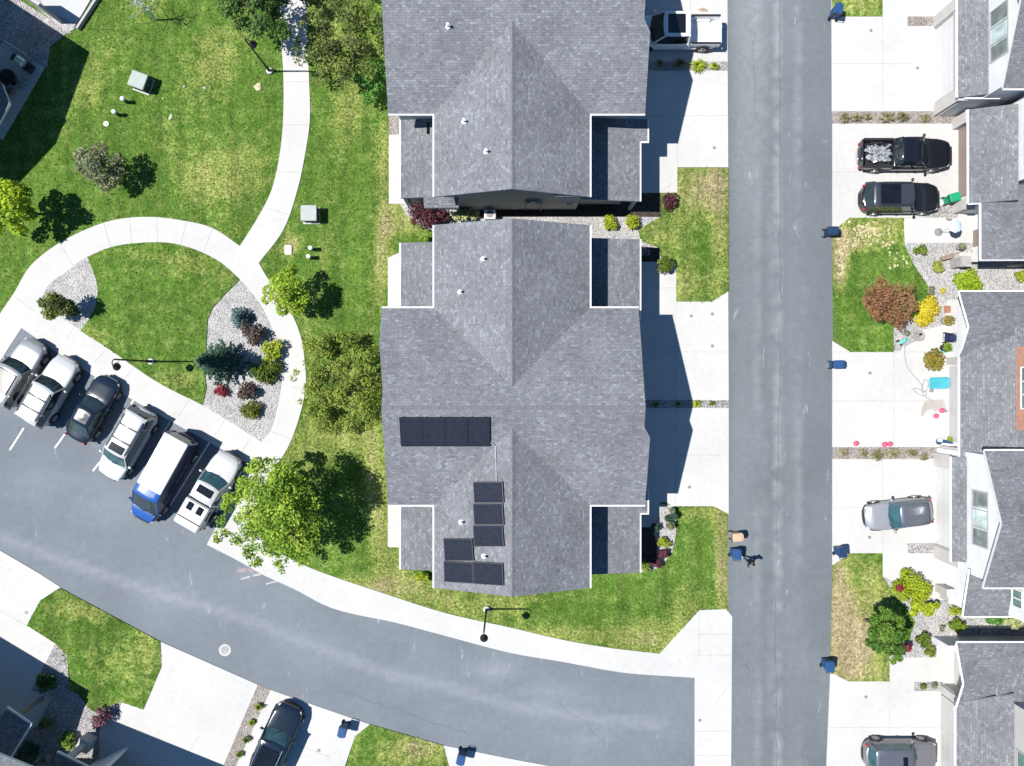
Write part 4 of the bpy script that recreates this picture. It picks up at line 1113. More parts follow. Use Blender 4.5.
def car(name, label, cat, px, py, heading, L, Wd, H, style, body, roof=None, glassm='car_glass', hood=None, sunroof=False, rails=None, bars=0, h_meas=0.7, group=None, cargo=False, topper=False, trim='blackplastic', panels=(), cab=None):
    c = P(px, py, h_meas, 0); c.z = .03
    root = thing(name, label, cat, c, R(heading), group)
    bm = paint_cache(body); rm = paint_cache(roof or body); hm = paint_cache(hood or body)
    hw = Wd / 2
    # style keys, x measured as a fraction of length from rear (0) to front (1)
    S = {
        'suv':    dict(belt=1.02, deck=[(0, .95), (.03, 1.02), (.10, 1.04), (.62, 1.05), (.69, 1.03), (.88, .94), (.96, .84), (1, .70)], cab=(.015, .07, .575, .695), tw=.80, bw=.93),
        'wagon':  dict(belt=.92, deck=[(0, .85), (.03, .93), (.10, .95), (.60, .95), (.70, .94), (.90, .84), (.96, .74), (1, .62)], cab=(.03, .12, .55, .70), tw=.76, bw=.92),
        'sedan':  dict(belt=.92, deck=[(0, .80), (.03, .92), (.16, .98), (.30, .95), (.62, .93), (.70, .92), (.90, .80), (.96, .72), (1, .6)], cab=(.10, .26, .52, .70), tw=.72, bw=.90),
        'van':    dict(belt=1.0, deck=[(0, .95), (.02, 1.0), (.5, 1.0), (.80, 1.03), (.88, 1.03), (.94, .95), (.98, .82), (1, .7)], cab=(.006, .02, .70, .895), tw=.84, bw=.95),
        'minivan': dict(belt=1.0, deck=[(0, .92), (.02, 1.0), (.5, 1.0), (.70, 1.02), (.76, 1.02), (.92, .92), (.97, .8), (1, .65)], cab=(.01, .06, .63, .80), tw=.78, bw=.93),
        'pickup': dict(belt=1.08, deck=[(0, 1.0), (.012, 1.05), (.02, .62), (.335, .62), (.345, 1.08), (.6, 1.1), (.70, 1.12), (.73, 1.1), (.92, 1.03), (.97, .95), (1, .8)], cab=(.35, .375, .60, .735), tw=.78, bw=.92),
    }[style]
    N = 44
    us = [math.sin(math.pi / 2 * (-1 + 2 * i / (N - 1))) * .998 for i in range(N)]
    if style == 'pickup': us = sorted(us + [-1 + 2 * .015, -1 + 2 * .0201, -1 + 2 * .335, -1 + 2 * .346, -.7, -.6, -.5, -.45])
    def plan(u): return max(.05, (1 - abs(u) ** (5.0 if u > 0 else 7.0))) ** .25
    mb = MB(); rows = []
    for u in us:
        x = u * L / 2; t = (u + 1) / 2; w = hw * plan(u)
        zt = lerp_keys(S['deck'], t) * (H / (1.72 if style in ('suv',) else 1.5 if style in ('wagon', 'sedan') else 2.1 if style == 'van' else 1.85 if style == 'pickup' else 1.75)) ** .5
        zb = .24 + .10 * max(0, abs(u) - .8) / .2
        bel = zt - .10 if zt > .8 else zt - .03
        sec = [(.86 * w, zb), (.97 * w, zb + .08), (1.0 * w, min(.55, bel - .02)), (.985 * w, bel - .005), (.93 * w, zt - .025), (.80 * w, zt), (.40 * w, zt + .018), (0, zt + .025)]
        rows.append([(x, y, z) for y, z in sec] + [(x, -y, z) for y, z in sec[-2::-1]])
    k = len(rows[0])
    vs = [p for r in rows for p in r]; fs = []
    for i in range(len(rows) - 1):
        for j in range(k - 1):
            fs.append((i * k + j, i * k + j + 1, (i + 1) * k + j + 1, (i + 1) * k + j))
        fs.append((i * k + k - 1, i * k, (i + 1) * k, (i + 1) * k + k - 1))
    fs.append(tuple(range(k))); fs.append(tuple((len(rows) - 1) * k + j for j in range(k - 1, -1, -1)))
    mb.add(vs, [f[::-1] for f in fs])
    bo = mb.build('body', bm, root, smooth=True, fix=True)
    sc = (H / (1.72 if style == 'suv' else 1.5 if style in ('wagon', 'sedan') else 2.1 if style == 'van' else 1.85 if style == 'pickup' else 1.75)) ** .5
    X = lambda t: (t - .5) * L
    c0, c1, c2, c3 = cab or S['cab']
    def dk(t): return lerp_keys(S['deck'], t) * sc
    zr = H; tw, bw = S['tw'] * hw, S['bw'] * hw
    # greenhouse: glass loft with a slightly barrelled outline
    def ring(xa, xb, w, z, nose=.0, crown=.0):
        pts = []
        for s in range(5):                        # front edge, left to right
            v = 1 - s * .5
            pts.append((xb - nose * v * v, w * v, z + crown * (1 - v * v)))
        pts += [((xa + xb) / 2 + (xb - xa) * .18, -w * 1.015, z), ((xa + xb) / 2 - (xb - xa) * .2, -w * 1.01, z)]
        for s in range(5):
            v = -1 + s * .5
            pts.append((xa + nose * .4 * v * v, w * v * .97, z + crown * (1 - v * v)))
        pts += [((xa + xb) / 2 - (xb - xa) * .2, w * 1.01, z), ((xa + xb) / 2 + (xb - xa) * .18, w * 1.015, z)]
        return pts
    low = ring(X(c0), X(c3), bw, 0, .22); low = [(x, y, dk((x / L) + .5) - .03) for x, y, z in low]
    up = ring(X(c1), X(c2), tw, zr - .05, .10)
    n = len(low)
    g = MB(); g.add(low + up, [(i, i + n, (i + 1) % n + n, (i + 1) % n)[::1] for i in range(n)])
    go = g.build('glasshouse', M[glassm], root, fix=True)
    # roof skin
    r = MB()
    ring0 = [(x, y, z - .02) for x, y, z in ring(X(c1) - .03, X(c2) + .05, tw + .02, zr - .05, .10)]
    ring1 = [(x * 1, y * .93, z + .035) for x, y, z in ring(X(c1) + .03, X(c2) - .03, tw, zr - .05, .10, .012)]
    ring2 = [(x, y * .6, z) for x, y, z in ring(X(c1) + .22, X(c2) - .22, tw, zr - .004, .08, .01)]
    xm = (X(c1) + X(c2)) / 2
    ring3 = [(xm + (x - xm) * .5, y * .5, z + .022) for x, y, z in ring2]
    ring4 = [(xm + (x - xm) * .1, y * .1, z + .032) for x, y, z in ring2]
    rs = [ring0, ring1, ring2, ring3, ring4]
    r.add([p for q_ in rs for p in q_], [(k_ * n + i, k_ * n + (i + 1) % n, (k_ + 1) * n + (i + 1) % n, (k_ + 1) * n + i) for k_ in range(4) for i in range(n)] + [tuple(range(4 * n, 5 * n))])
    ro = r.build('roof', rm, root, smooth=True, fix=True)
    # pillars in body colour
    def pillar(t_low, t_up, wl, wu, nm='pillar'):
        for s in (1, -1):
            q = MB()
            a = Vector((X(t_low), s * (bw + .004), dk(t_low) - .05)); b = Vector((X(t_up), s * (tw + .012), zr - .05))
            q.add([a + Vector((-wl, 0, 0)), a + Vector((wl, 0, 0)), b + Vector((wu, 0, 0)), b + Vector((-wu, 0, 0)),
                   a + Vector((-wl, -s * .06, 0)), a + Vector((wl, -s * .06, 0)), b + Vector((wu, -s * .06, 0)), b + Vector((-wu, -s * .06, 0))],
                  [(0, 1, 2, 3), (7, 6, 5, 4), (1, 5, 6, 2), (0, 3, 7, 4), (0, 4, 5, 1), (3, 2, 6, 7)])
            q.build(nm, rm if nm == 'pillar' else M['blackplastic'], root)
    for s in (1, -1):                                   # windscreen pillars follow the glass corner
        q = MB(); q.tube([low[0 if s > 0 else 4], up[0 if s > 0 else 4]], [.06, .05], 5); q.build('pillar', rm, root)
        q = MB(); q.tube([low[11 if s > 0 else 7], up[11 if s > 0 else 7]], [.09, .07], 5); q.build('pillar', rm, root)
    mid = (c1 + c2) / 2
    pillar(mid + .02, mid + .015, .05, .035, 'door_pillar')
    if style in ('suv', 'wagon', 'minivan', 'van'): pillar(c1 + .14, c1 + .15, .07, .05)
    # wheels
    rad = .40 if style in ('pickup',) else .37 if style in ('suv', 'van') else .33
    for t in (.19, .815):
        for s in (1, -1):
            x = X(t); w = hw * plan(2 * t - 1)
            a = MB(); a.lathe((x, s * (w - .02), rad + .03), [(rad + .07, -.045), (rad + .07, .045), (rad - .03, .046)], 20, axis='Y'); a.build('wheel_arch', M['blackplastic'], root)
            tyre = MB(); tyre.lathe((x, s * (w - .09), rad), [(rad * .6, -.12), (rad * .95, -.12), (rad, -.09), (rad, .09), (rad * .95, .125), (rad * .66, .13)], 22, axis='Y')
            wh = tyre.build('wheel', M['rubber'], root)
            rim = MB()
            yc = s * (w + .03)
            for q in range(5):
                an = q * 2 * math.pi / 5
                rim.tube([(x, yc, rad), (x + math.cos(an) * rad * .62, yc, rad + math.sin(an) * rad * .62)], .05, 5)
            rim.lathe((x, yc, rad), [(rad * .66, -.03), (rad * .66, .02), (rad * .58, .02), (rad * .58, -.03)], 20, axis='Y')
            rim.build('rim', M['alloy'], wh)
    # bumpers, lights, mirrors
    for sgn, nm in ((1, 'front_bumper'), (-1, 'rear_bumper')):
        q = MB(); ring_ = []
        for z0 in (.30, .52):
            row = []
            for k2 in range(13):
                u = sgn * (1 - .0 - .16 * abs(k2 - 6) / 6); u = sgn * min(.999, abs(u))
                yy = (k2 - 6) / 6
                uu = sgn * (1 - .12 * abs(yy) ** 3)
                row.append((uu * L / 2 + sgn * .035, yy * hw * plan(.88 * 1.0) * 1.01, z0))
            ring_.append(row)
        vs = ring_[0] + ring_[1] + [(x - sgn * .15, y * .97, z) for x, y, z in ring_[0]] + [(x - sgn * .15, y * .97, z) for x, y, z in ring_[1]]
        fs = []
        for k2 in range(12):
            fs += [(k2, k2 + 1, 13 + k2 + 1, 13 + k2), (13 + k2, 13 + k2 + 1, 39 + k2 + 1, 39 + k2), (k2 + 1, k2, 26 + k2, 26 + k2 + 1)]
        q.add(vs, fs if sgn > 0 else [f[::-1] for f in fs])
        q.build(nm, M['chrome'] if style == 'pickup' and sgn < 0 else M[trim], root)
        z = (dk(.96) - .12) if sgn > 0 else dk(.05) - .16
        for s in (1, -1):
            uu = .90 if sgn > 0 else .965
            l = MB(); l.ball((sgn * uu * L / 2, s * hw * (.70 if sgn > 0 else .78), z), (.17 if sgn > 0 else .08, .12 if sgn > 0 else .10, .07 if sgn > 0 else .17), 10, 6)
            l.build('headlight' if sgn > 0 else 'tail_light', M['lampglass' if sgn > 0 else 'redlens'], root, smooth=True)
    gr = MB(); gr.box((L / 2 - .005, 0, dk(.97) - .22), (.1, Wd * .5, .2)); gr.build('grille', M['blackplastic'], root)
    for s in (1, -1):
        x = X(c3) - .38; q = MB(); q.ball((x, s * (hw + .12), dk(c3) + .06), (.09, .13, .10), 10, 6); q.tube([(x, s * (hw - .1), dk(c3) - .03), (x, s * (hw + .06), dk(c3) + .03)], .035, 5)
        q.build('mirror', bm if body not in ('truckblack',) else M['blackplastic'], root, smooth=True)
        for t in ((mid - .10, mid + .10) if style != 'van' else (.6,)):
            q = MB(); q.box((X(t), s * hw * .995, dk(mid) - .2), (.2, .05, .035)); q.build('door_handle', M['chrome'] if trim != 'blackplastic' else bm, root)
    # hood crease lines and wipers
    hl = MB()
    if style != 'van':
        for s in (1, -1):
            hl.tube([(X(c3 + .03), s * hw * .55, dk(c3 + .03) + .012), (X(.94), s * hw * .45, dk(.94) + .012)], .012, 4)
        hl.build('hood_crease', bm, root)
    if hood:
        q = MB(); rows2 = []
        for t in (c3 - .12, c3 - .02, .88, .94, .975):
            w = hw * plan(2 * t - 1) * .9
            rows2.append([(X(t), w * v, dk(t) + .03 - .02 * v * v) for v in (-1, -.5, 0, .5, 1)])
        # coloured hood skin slightly proud of the body
        q.add([p for r_ in rows2 for p in r_], [(i * 5 + j, (i + 1) * 5 + j, (i + 1) * 5 + j + 1, i * 5 + j + 1) for i in range(1, 4) for j in range(4)])
        q.build('hood', hm, root, smooth=True)
    wp = MB()
    for s in (.5, -.15): wp.tube([(X(c3) - .02, s * hw, dk(c3) + .03), (X(c3) - .25, (s + .45) * hw, dk(c3) + .03 + .25 * (zr - dk(c3)) / (X(c3) - X(c2)))], .012, 4)
    wp.build('wiper', M['blackplastic'], root)
    if sunroof:
        f0, f1, fw = sunroof
        q = MB(); q.bbox((X((f0 + f1) / 2), 0, zr + .034), ((f1 - f0) * L, fw * tw * 2, .05), 0, 0, .04); q.build('sunroof', M['black_glass'], root)
    for (f0, f1, y0, y1) in panels:
        q = MB(); q.bbox((X((f0 + f1) / 2), (y0 + y1) / 2 * hw, zr + .03), ((f1 - f0) * L, (y1 - y0) * hw, .05), 0, 0, .04); q.build('roof_window', M['black_glass'], root)
    if rails:
        for s in (1, -1):
            q = MB(); q.tube([(X(c1 + .05), s * tw * .9, zr - .02), (X(c1 + .09), s * tw * .9, zr + .055), (X(c2 - .08), s * tw * .9, zr + .055), (X(c2 - .04), s * tw * .9, zr - .02)], .028, 5); q.build('roof_rail', M[rails], root)
        for i in range(bars):
            x = X(c1 + (c2 - c1) * (i + 1) / (bars + 1)); q = MB(); q.box((x, 0, zr + .06), (.07, tw * 1.85, .035)); q.build('cross_bar', M['blackplastic'], root)
    if style == 'pickup' and not topper:
        for s in (1, -1):
            q = MB(); q.bbox((X(.178), s * (hw - .11), .93 * sc * 1.0), (.325 * L, .17, .36), 0, 0, .04); q.build('bed_side', bm, root)
            q = MB(); q.box((X(.178), s * (hw - .11), 1.125 * sc), (.32 * L, .14, .03)); q.build('bed_rail', M['blackplastic'], root)
            q = MB(); q.bbox((X(.19), s * (hw - .26), .72 * sc), (.9, .18, .3), 0, 0, .05); q.build('wheel_well', M['blackplastic'] if cargo else bm, root)
        q = MB(); q.bbox((X(.012), 0, .92 * sc), (.09, Wd * .86, .42), 0, 0, .03); q.build('tailgate', bm, root)
        q = MB(); q.box((X(.178), 0, .635 * sc), (.315 * L, Wd * .78, .03)); q.build('bed_floor', M['white'] if not cargo else M['blackplastic'], root)
    if topper:
        q = MB(); q.bbox((X(.178), 0, (1.05 * sc + zr - .08) / 2), (.345 * L, Wd * .88, zr - .08 - 1.05 * sc + .2), 0, 0, .09); q.build('bed_cap', rm, root)
        for s in (1, -1):
            q = MB(); q.bbox((X(.27), s * hw * .36, zr + .03), (.10 * L, hw * .42, .05), 0, 0, .03); q.build('cap_window', M['black_glass'], root)
            q = MB(); q.box((X(.178), s * Wd * .442, zr - .35), (.26 * L, .02, .28)); q.build('cap_side_window', M['car_glass'], root)
        q = MB(); q.box((X(.11), 0, zr + .03), (.07, Wd * .8, .05)); q.build('cap_bar', M['blackplastic'], root)
    if style == 'van':
        for s in (1, -1):
            q = MB()
            for t in np.linspace(.08, .66, 8): q.box((X(t), s * (hw + .0), 1.25), (.02, .03, .7))
            q.build('side_panel_rib', bm, root)
        q = MB(); q.bbox((X(.305), 0, zr + .015), (.58 * L, tw * 2.02, .1), 0, 0, .05); q.build('white_roof_wrap', paint_cache('white'), root)
        for s in (1, -1):
            q = MB(); a0, a1 = X(.012), X(.70)
            q.add([(a0, s * (bw * .985 + .02), 1.0), (a1, s * (bw + .02), 1.0), (a1 - .15, s * (tw + .02), zr - .06), (a0 + .03, s * (tw + .02), zr - .06)], [(0, 1, 2, 3) if s < 0 else (3, 2, 1, 0)]); q.build('cargo_side', bm, root)
    return root

_pc = {}
PAINTS = {'white': (0.66, 0.66, 0.66), 'silver': (0.30, 0.31, 0.32), 'offwhite': (0.42, 0.425, 0.43), 'vanblue_shaded': (0.012, 0.02, 0.06), 'black': (0.009, 0.011, 0.016), 'truckblack': (0.008, 0.009, 0.013), 'navyblack': (0.009, 0.016, 0.030),
          'grey': (0.20, 0.20, 0.215), 'silvergrey': (0.30, 0.31, 0.33), 'blue': (0.015, 0.075, 0.28), 'slate': (0.12, 0.13, 0.16), 'palegreen': (0.50, 0.55, 0.55), 'darkslate': (0.05, 0.055, 0.07)}
def paint_cache(k):
    if k not in _pc: _pc[k] = paint('car_paint_' + k, PAINTS[k], .17 if 'black' in k else .3, .35 if k in ('silver', 'silvergrey', 'slate', 'darkslate', 'grey') else 0)
    return _pc[k]

row = 'vehicles parked in the angled row below the footpath'
car('parked_suv', 'silver SUV at the left edge, nose to the footpath, with dark roof glass', 'car', 19, 373, 60, 4.75, 1.88, 1.7, 'suv', 'silver', sunroof=(.22, .52, .8), group=row)
car('parked_suv', 'pale silver SUV with two dark roof bars parked next to the black sedan', 'car', 51, 391, 60, 4.9, 1.9, 1.75, 'suv', 'offwhite', rails='blackplastic', bars=2, group=row)
car('parked_sedan', 'shiny black sedan parked in the angled row', 'car', 93, 409, 61, 4.6, 1.83, 1.46, 'sedan', 'navyblack', group=row)
car('parked_minivan', 'white minivan with black roof rails backed into its bay, dark sunroof at the front', 'car', 127.5, 443.5, 240, 5.1, 1.94, 1.76, 'minivan', 'palegreen', roof='offwhite', glassm='car_glass_teal', rails='blackplastic', bars=2, sunroof=(.50, .60, .66), group=row)
car('cargo_van', 'blue van with a long white roof parked in the angled row', 'van', 164.5, 477.5, 241, 6.3, 2.02, 2.15, 'van', 'vanblue_shaded', roof='blue', hood='blue', group=row)  # body paint darkened for the van's shaded side; blue is its own colour
car('pickup_truck', 'white pickup with a white bed cap parked beside the leafy maple', 'pickup truck', 212, 489.5, 60, 5.3, 1.98, 1.82, 'pickup', 'offwhite', glassm='car_glass_teal', sunroof=(.46, .56, .7), topper=True, group=row)
car('pickup_truck', 'white pickup with an empty white bed half under the roof edge at the top', 'pickup truck', 676, 30.5, 180, 5.95, 2.02, 1.92, 'pickup', 'white', glassm='black_glass', sunroof=(.43, .62, .78), h_meas=1.0, cab=(.35, .375, .66, .80))
car('pickup_truck', 'black pickup with a littered open bed parked on the pale driveway', 'pickup truck', 906, 154, 0, 5.95, 2.0, 1.9, 'pickup', 'truckblack', sunroof=(.50, .57, .55), cargo=True, h_meas=.9)
car('parked_suv', 'black SUV with roof rails parked beside the black pickup', 'car', 900.5, 198, 0, 5.1, 1.95, 1.8, 'suv', 'black', roof='darkslate', rails='blackplastic', sunroof=(.14, .40, .8), h_meas=.8)
car('parked_wagon', 'silver grey hatchback parked slightly askew on the driveway facing the road', 'car', 898, 514, 187, 4.35, 1.84, 1.55, 'wagon', 'silvergrey', roof='slate', glassm='car_glass_teal', h_meas=.7)
car('parked_suv', 'grey SUV with a bluish roof at the bottom edge of the right hand driveways', 'car', 901, 755.5, 0, 4.75, 1.9, 1.72, 'suv', 'grey', roof='slate', glassm='car_glass_teal', sunroof=(.42, .49, .5), h_meas=.8)
car('parked_suv', 'dark SUV with chrome rails on the driveway at the bottom edge beside the gravel strip', 'car', 276, 741, 66, 5.0, 2.06, 1.8, 'suv', 'navyblack', roof='navyblack', rails='chrome', sunroof=(.2, .5, .75), glassm='car_glass_teal', h_meas=.8)

# load in the black pickup's bed
rng = random.Random(5); v = P(878, 153, .9)
cg = MB()
for k in range(60):
    x = v.x + rng.uniform(-.8, .75); y = v.y + rng.uniform(-.5, .5); z = .86 + rng.uniform(0, .22); s = rng.uniform(.08, .3)
    m_ = 6; s *= 1.2; o_ = rng.uniform(0, 6)
    cg.add([(x + s * rng.uniform(.4, 1) * math.cos(o_ + i * 1.047), y + .8 * s * rng.uniform(.4, 1) * math.sin(o_ + i * 1.047), z + rng.uniform(-.06, .10)) for i in range(m_)] + [(x, y, z + rng.uniform(.0, .12))], [(i, (i + 1) % m_, m_) for i in range(m_)])
tag(cg.build('scrap_load', plain('crumpled_foil', (0.30, 0.315, 0.33), .4, .3, .7, scale=4, kind='pos')), 'heap of pale crumpled scraps in the bed of the black pickup', 'load')

# ------------------------------------------------------------------ bins
def make_bin(label, mat, lid, px, py, rz, h=.9, handles=True):
    c = P(px, py, h, 0); c.z = .05
    root = thing('wheelie_bin', label, 'wheelie bin', c, rz); root.scale = (.9, .9, .96)
    b = MB(); b.box((0, 0, .52), (.46, .50, .94), 0, 0, 1.22); b.box((0, 0, 1.0), (.62, .68, .06)); b.build('bin_body', M[mat], root)
    l = MB(); l.bbox((.0, .03, 1.06), (.60, .70, .08), 0, 0, .04); l.box((0, .1, 1.105), (.36, .4, .02)); l.box((0, -.34, 1.04), (.4, .1, .05)); l.build('lid', M[lid], root)
    q = MB(); q.tube([(-.27, .36, .98), (-.27, .47, 1.0), (.27, .47, 1.0), (.27, .36, .98)], .022, 6); q.build('handle', M['blackplastic'], root)
    for s in (1, -1):
        w = MB(); w.lathe((s * .27, .28, .13), [(.05, -.04), (.13, -.04), (.13, .04), (.05, .04)], 12, axis='X'); w.build('wheel', M['rubber'], root)
    return root
make_bin('blue wheelie bin at the top edge beside a small patch of lawn', 'binblue', 'binblue', 838, 9.5, R(170))
make_bin('blue wheelie bin standing on the kerb by the lawn with the red leaved tree', 'binnavy', 'binnavy', 832.5, 231, R(90))
make_bin('blue wheelie bin lying along the kerb at the end of the driveway with pink balls', 'binblue', 'binblue', 838, 364.5, R(92))
make_bin('dark blue wheelie bin above the dry lawn, near the askew silver hatchback', 'binblue', 'binnavy', 842, 552, R(184))
make_bin('blue wheelie bin at the lower end of the dry lawn beside the straight road', 'binblue', 'binblue', 829.5, 666, R(176))
make_bin('blue wheelie bin on the driveway to the right of the dark SUV', 'binblue', 'binblue', 342.5, 731.5, R(-12))
make_bin('blue wheelie bin cut by the bottom edge on the driveway below the curved road', 'binblue', 'binblue', 461, 759, R(-12))
make_bin('blue wheelie bin on the road edge next to the person', 'binblue', 'binblue', 736.5, 554, R(175))
make_bin('tan wheelie bin on the road edge above the blue bin', 'bintan', 'bintan', 737.5, 537, R(95))
make_bin('bright green wheelie bin in front of the brown garage door', 'bingreen', 'bingreen', 954, 197.5, R(105))
# ------------------------------------------------------------------ foliage
def leaf_mesh(name, cen, nor, size, cols, mat, parent, rng, aspect=.62, world_off=None):
    n = len(cen)
    nor = nor / np.linalg.norm(nor, axis=1, keepdims=True)
    t = rng.normal(size=(n, 3)); t -= nor * (t * nor).sum(1, keepdims=True); t /= np.linalg.norm(t, axis=1, keepdims=True)
    b = np.cross(nor, t)
    s = size[:, None]
    fold = nor * s * .18
    v = np.stack([cen - t * s, cen - b * s * aspect + fold, cen + t * s, cen + b * s * aspect + fold], 1).reshape(-1, 3)
    me = bpy.data.meshes.new(name)
    me.vertices.add(4 * n); me.loops.add(4 * n); me.polygons.add(n)
    me.vertices.foreach_set('co', v.astype(np.float32).ravel())
    me.loops.foreach_set('vertex_index', np.arange(4 * n, dtype=np.int32))
    me.polygons.foreach_set('loop_start', np.arange(0, 4 * n, 4, dtype=np.int32))
    me.update(calc_edges=True)
    at = me.attributes.new('leafcol', 'FLOAT_COLOR', 'POINT')
    c4 = np.ones((n, 4), np.float32); c4[:, :3] = cols
    at.data.foreach_set('color', np.repeat(c4, 4, axis=0).ravel())
    me.materials.append(mat)
    o = bpy.data.objects.new(name, me); COL.objects.link(o)
    if parent is not None: o.parent = parent
    return o

def crown(parent, clumps, n, size, palette, seed, name='crown', shell=.55, up=.7, mat='leaf', aspect=.62):
    """clumps: (x, y, z, rx, ry, rz) in the plant's own space."""
    rng = np.random.default_rng(seed)
    C = np.array(clumps, float)
    wgt = (C[:, 3] * C[:, 4] + C[:, 3] * C[:, 5]); wgt /= wgt.sum()
    idx = rng.choice(len(C), n, p=wgt)
    d = rng.normal(size=(n, 3)); d /= np.linalg.norm(d, axis=1, keepdims=True)
    rad = shell + (1.08 - shell) * rng.random(n) ** .7
    cen = C[idx, :3] + d * C[idx, 3:6] * rad[:, None]
    nor = d * .6 + rng.normal(size=(n, 3)) * .55 + np.array([0, 0, up])
    pal = np.array(palette); tone = rng.random(len(C))
    q = np.clip(tone[idx] * .55 + rng.random(n) * .55, 0, .999) * (len(pal) - 1)
    i0 = q.astype(int); f = (q - i0)[:, None]
    col = pal[i0] * (1 - f) + pal[np.minimum(i0 + 1, len(pal) - 1)] * f
    col *= (.8 + .4 * rng.random((n, 1)))
    cen[:, 2] = np.maximum(cen[:, 2], .05)
    return leaf_mesh(name, cen, nor, size * (.6 + .8 * rng.random(n)), col, M[mat], parent, rng, aspect)

def clumpset(rx, ry, z0, z1, k, cr, seed, gap=.0, skew=(0, 0)):
    """k clumps filling an uneven crown"""
    rng = random.Random(seed); out = []
    for i in range(k):
        a = i * 2.39996 + rng.uniform(-.4, .4); q = math.sqrt((i + .5) / k) * rng.uniform(.85, 1.08)
        t = rng.random()
        zz = z0 + (z1 - z0) * t
        prof = math.sin(math.pi * min(.95, .22 + .73 * t)) ** .6
        r = cr * rng.uniform(.65, 1.25)
        out.append((q * rx * prof * math.cos(a) + skew[0] * t, q * ry * prof * math.sin(a) + skew[1] * t, zz, r, r, r * .75))
    return out

def trunk(parent, h, r, limbs, seed, mat='bark', spread=1.0):
    rng = random.Random(seed); mb = MB()
    mb.tube([(0, 0, -.05), (.02, .01, h * .4), (.05, -.02, h * .75), (.03, .02, h)], [r * 1.25, r, r * .7, r * .3], 8)
    for k in range(limbs):
        a = k * 2.4 + rng.uniform(-.3, .3); z = h * rng.uniform(.35, .8); L = spread * rng.uniform(.6, 1.0)
        p0 = Vector((.03, 0, z)); p1 = p0 + Vector((math.cos(a) * L * .5, math.sin(a) * L * .5, L * .35)); p2 = p0 + Vector((math.cos(a) * L, math.sin(a) * L, L * .6))
        mb.tube([p0, p1, p2], [r * .5, r * .32, r * .1], 5)
    return mb.build('trunk', M[mat], parent)

GREEN = [(.06, .13, .014), (.11, .21, .02), (.17, .28, .03), (.26, .36, .05)]
YGREEN = [(.12, .19, .014), (.22, .30, .02), (.33, .40, .03), (.42, .46, .05)]
OLIVE = [(.05, .085, .018), (.10, .16, .024), (.18, .25, .035), (.28, .34, .06)]
DKGREEN = [(.025, .065, .016), (.045, .10, .02), (.08, .15, .03)]
PURPLE = [(.05, .035, .032), (.085, .06, .05), (.13, .10, .075)]
BURG = [(.06, .018, .026), (.10, .03, .042), (.14, .055, .06)]
RED = [(.20, .02, .035), (.30, .035, .05), (.16, .03, .04)]
COPPER = [(.07, .035, .022), (.14, .06, .035), (.21, .085, .05), (.17, .10, .05)]
YELLOW = [(.42, .33, .012), (.58, .46, .02), (.50, .44, .05)]
LIME = [(.19, .26, .012), (.29, .37, .018), (.40, .43, .03)]
SPRUCE = [(.045, .09, .085), (.09, .15, .145), (.15, .21, .20)]
FIR = [(.018, .05, .03), (.035, .085, .05), (.06, .12, .075)]
SILVER = [(.13, .17, .10), (.22, .26, .16), (.17, .15, .10), (.32, .35, .24)]
GOLDB = [(.10, .09, .018), (.20, .16, .025), (.30, .24, .04), (.13, .14, .03)]
BRIGHT = [(.05, .16, .025), (.09, .24, .04), (.15, .32, .06)]
STRAW = [(.26, .22, .13), (.36, .31, .19), (.22, .22, .10), (.15, .17, .07)]
CREAM = [(.42, .45, .22), (.30, .36, .12), (.55, .55, .34)]

def tree(name, label, cat, px, py, clumps, n, size, pal, seed, h, r=.1, limbs=6, spread=1.2, up=.7, shell=.5, mat='leaf'):
    c = P(px, py); c.z = .02
    root = thing(name, label, cat, c)
    trunk(root, h, r, limbs, seed, spread=spread)
    crown(root, clumps, n, size, pal, seed, shell=shell, up=up, mat=mat)
    return root

def loc(px, py, h, base):
    b = P(*base); v = P(px, py, h); return (v.x - b.x, v.y - b.y)
# big maple: clumps follow the outline seen in the photograph
base = (297, 503); cl = []
rg = random.Random(11)
lobes = [(236, 497, 3.6, .62), (248, 480, 4.2, .7), (262, 467, 4.2, .62), (280, 474, 4.8, .75), (296, 486, 5.0, .8), (243, 516, 3.7, .62), (262, 500, 4.9, .8), (280, 498, 5.6, .95), (256, 533, 3.8, .7), (276, 524, 4.8, .85), (297, 518, 5.0, .8), (268, 551, 3.5, .62), (288, 546, 4.0, .75), (306, 538, 4.2, .7), (300, 557, 3.2, .5), (246, 550, 2.9, .45), (311, 503, 4.6, .55), (220, 522, 3.0, .34), (214, 538, 2.6, .3), (226, 509, 3.3, .36), (254, 564, 2.6, .36), (282, 566, 2.8, .4), (240, 486, 3.2, .4), (276, 488, 6.0, .6), (285, 515, 6.1, .6), (265, 520, 5.4, .65), (317, 524, 3.8, .4), (256, 461, 3.4, .3), (233, 541, 2.5, .34), (226, 533, 2.4, .3), (268, 458, 3.4, .25), (294, 462, 3.8, .3), (247, 470, 3.5, .3), (318, 549, 3.2, .3), (224, 498, 3.0, .25)]
for (x, y, h, r) in lobes:
    x = 275 + (x - 275) * .96; y = 515 + (y - 515) * .96
    a = loc(x, y, h, base)
    for j in range(4):
        q = r * rg.uniform(.55, .95); t = rg.uniform(0, 6.283); e = r * (.0 if j == 0 else .7)
        cl.append((a[0] + e * math.cos(t), a[1] + e * math.sin(t), h + rg.uniform(-.3, .3), q, q, q * .6))
for (x, y, h, r) in [(262, 500, 4.2, 1.5), (282, 510, 4.4, 1.7), (268, 532, 3.8, 1.4), (292, 535, 4.0, 1.3), (285, 488, 4.6, 1.2)]:
    a = loc(x, y, h, base); cl.append((a[0], a[1], h, r, r, r * .55))
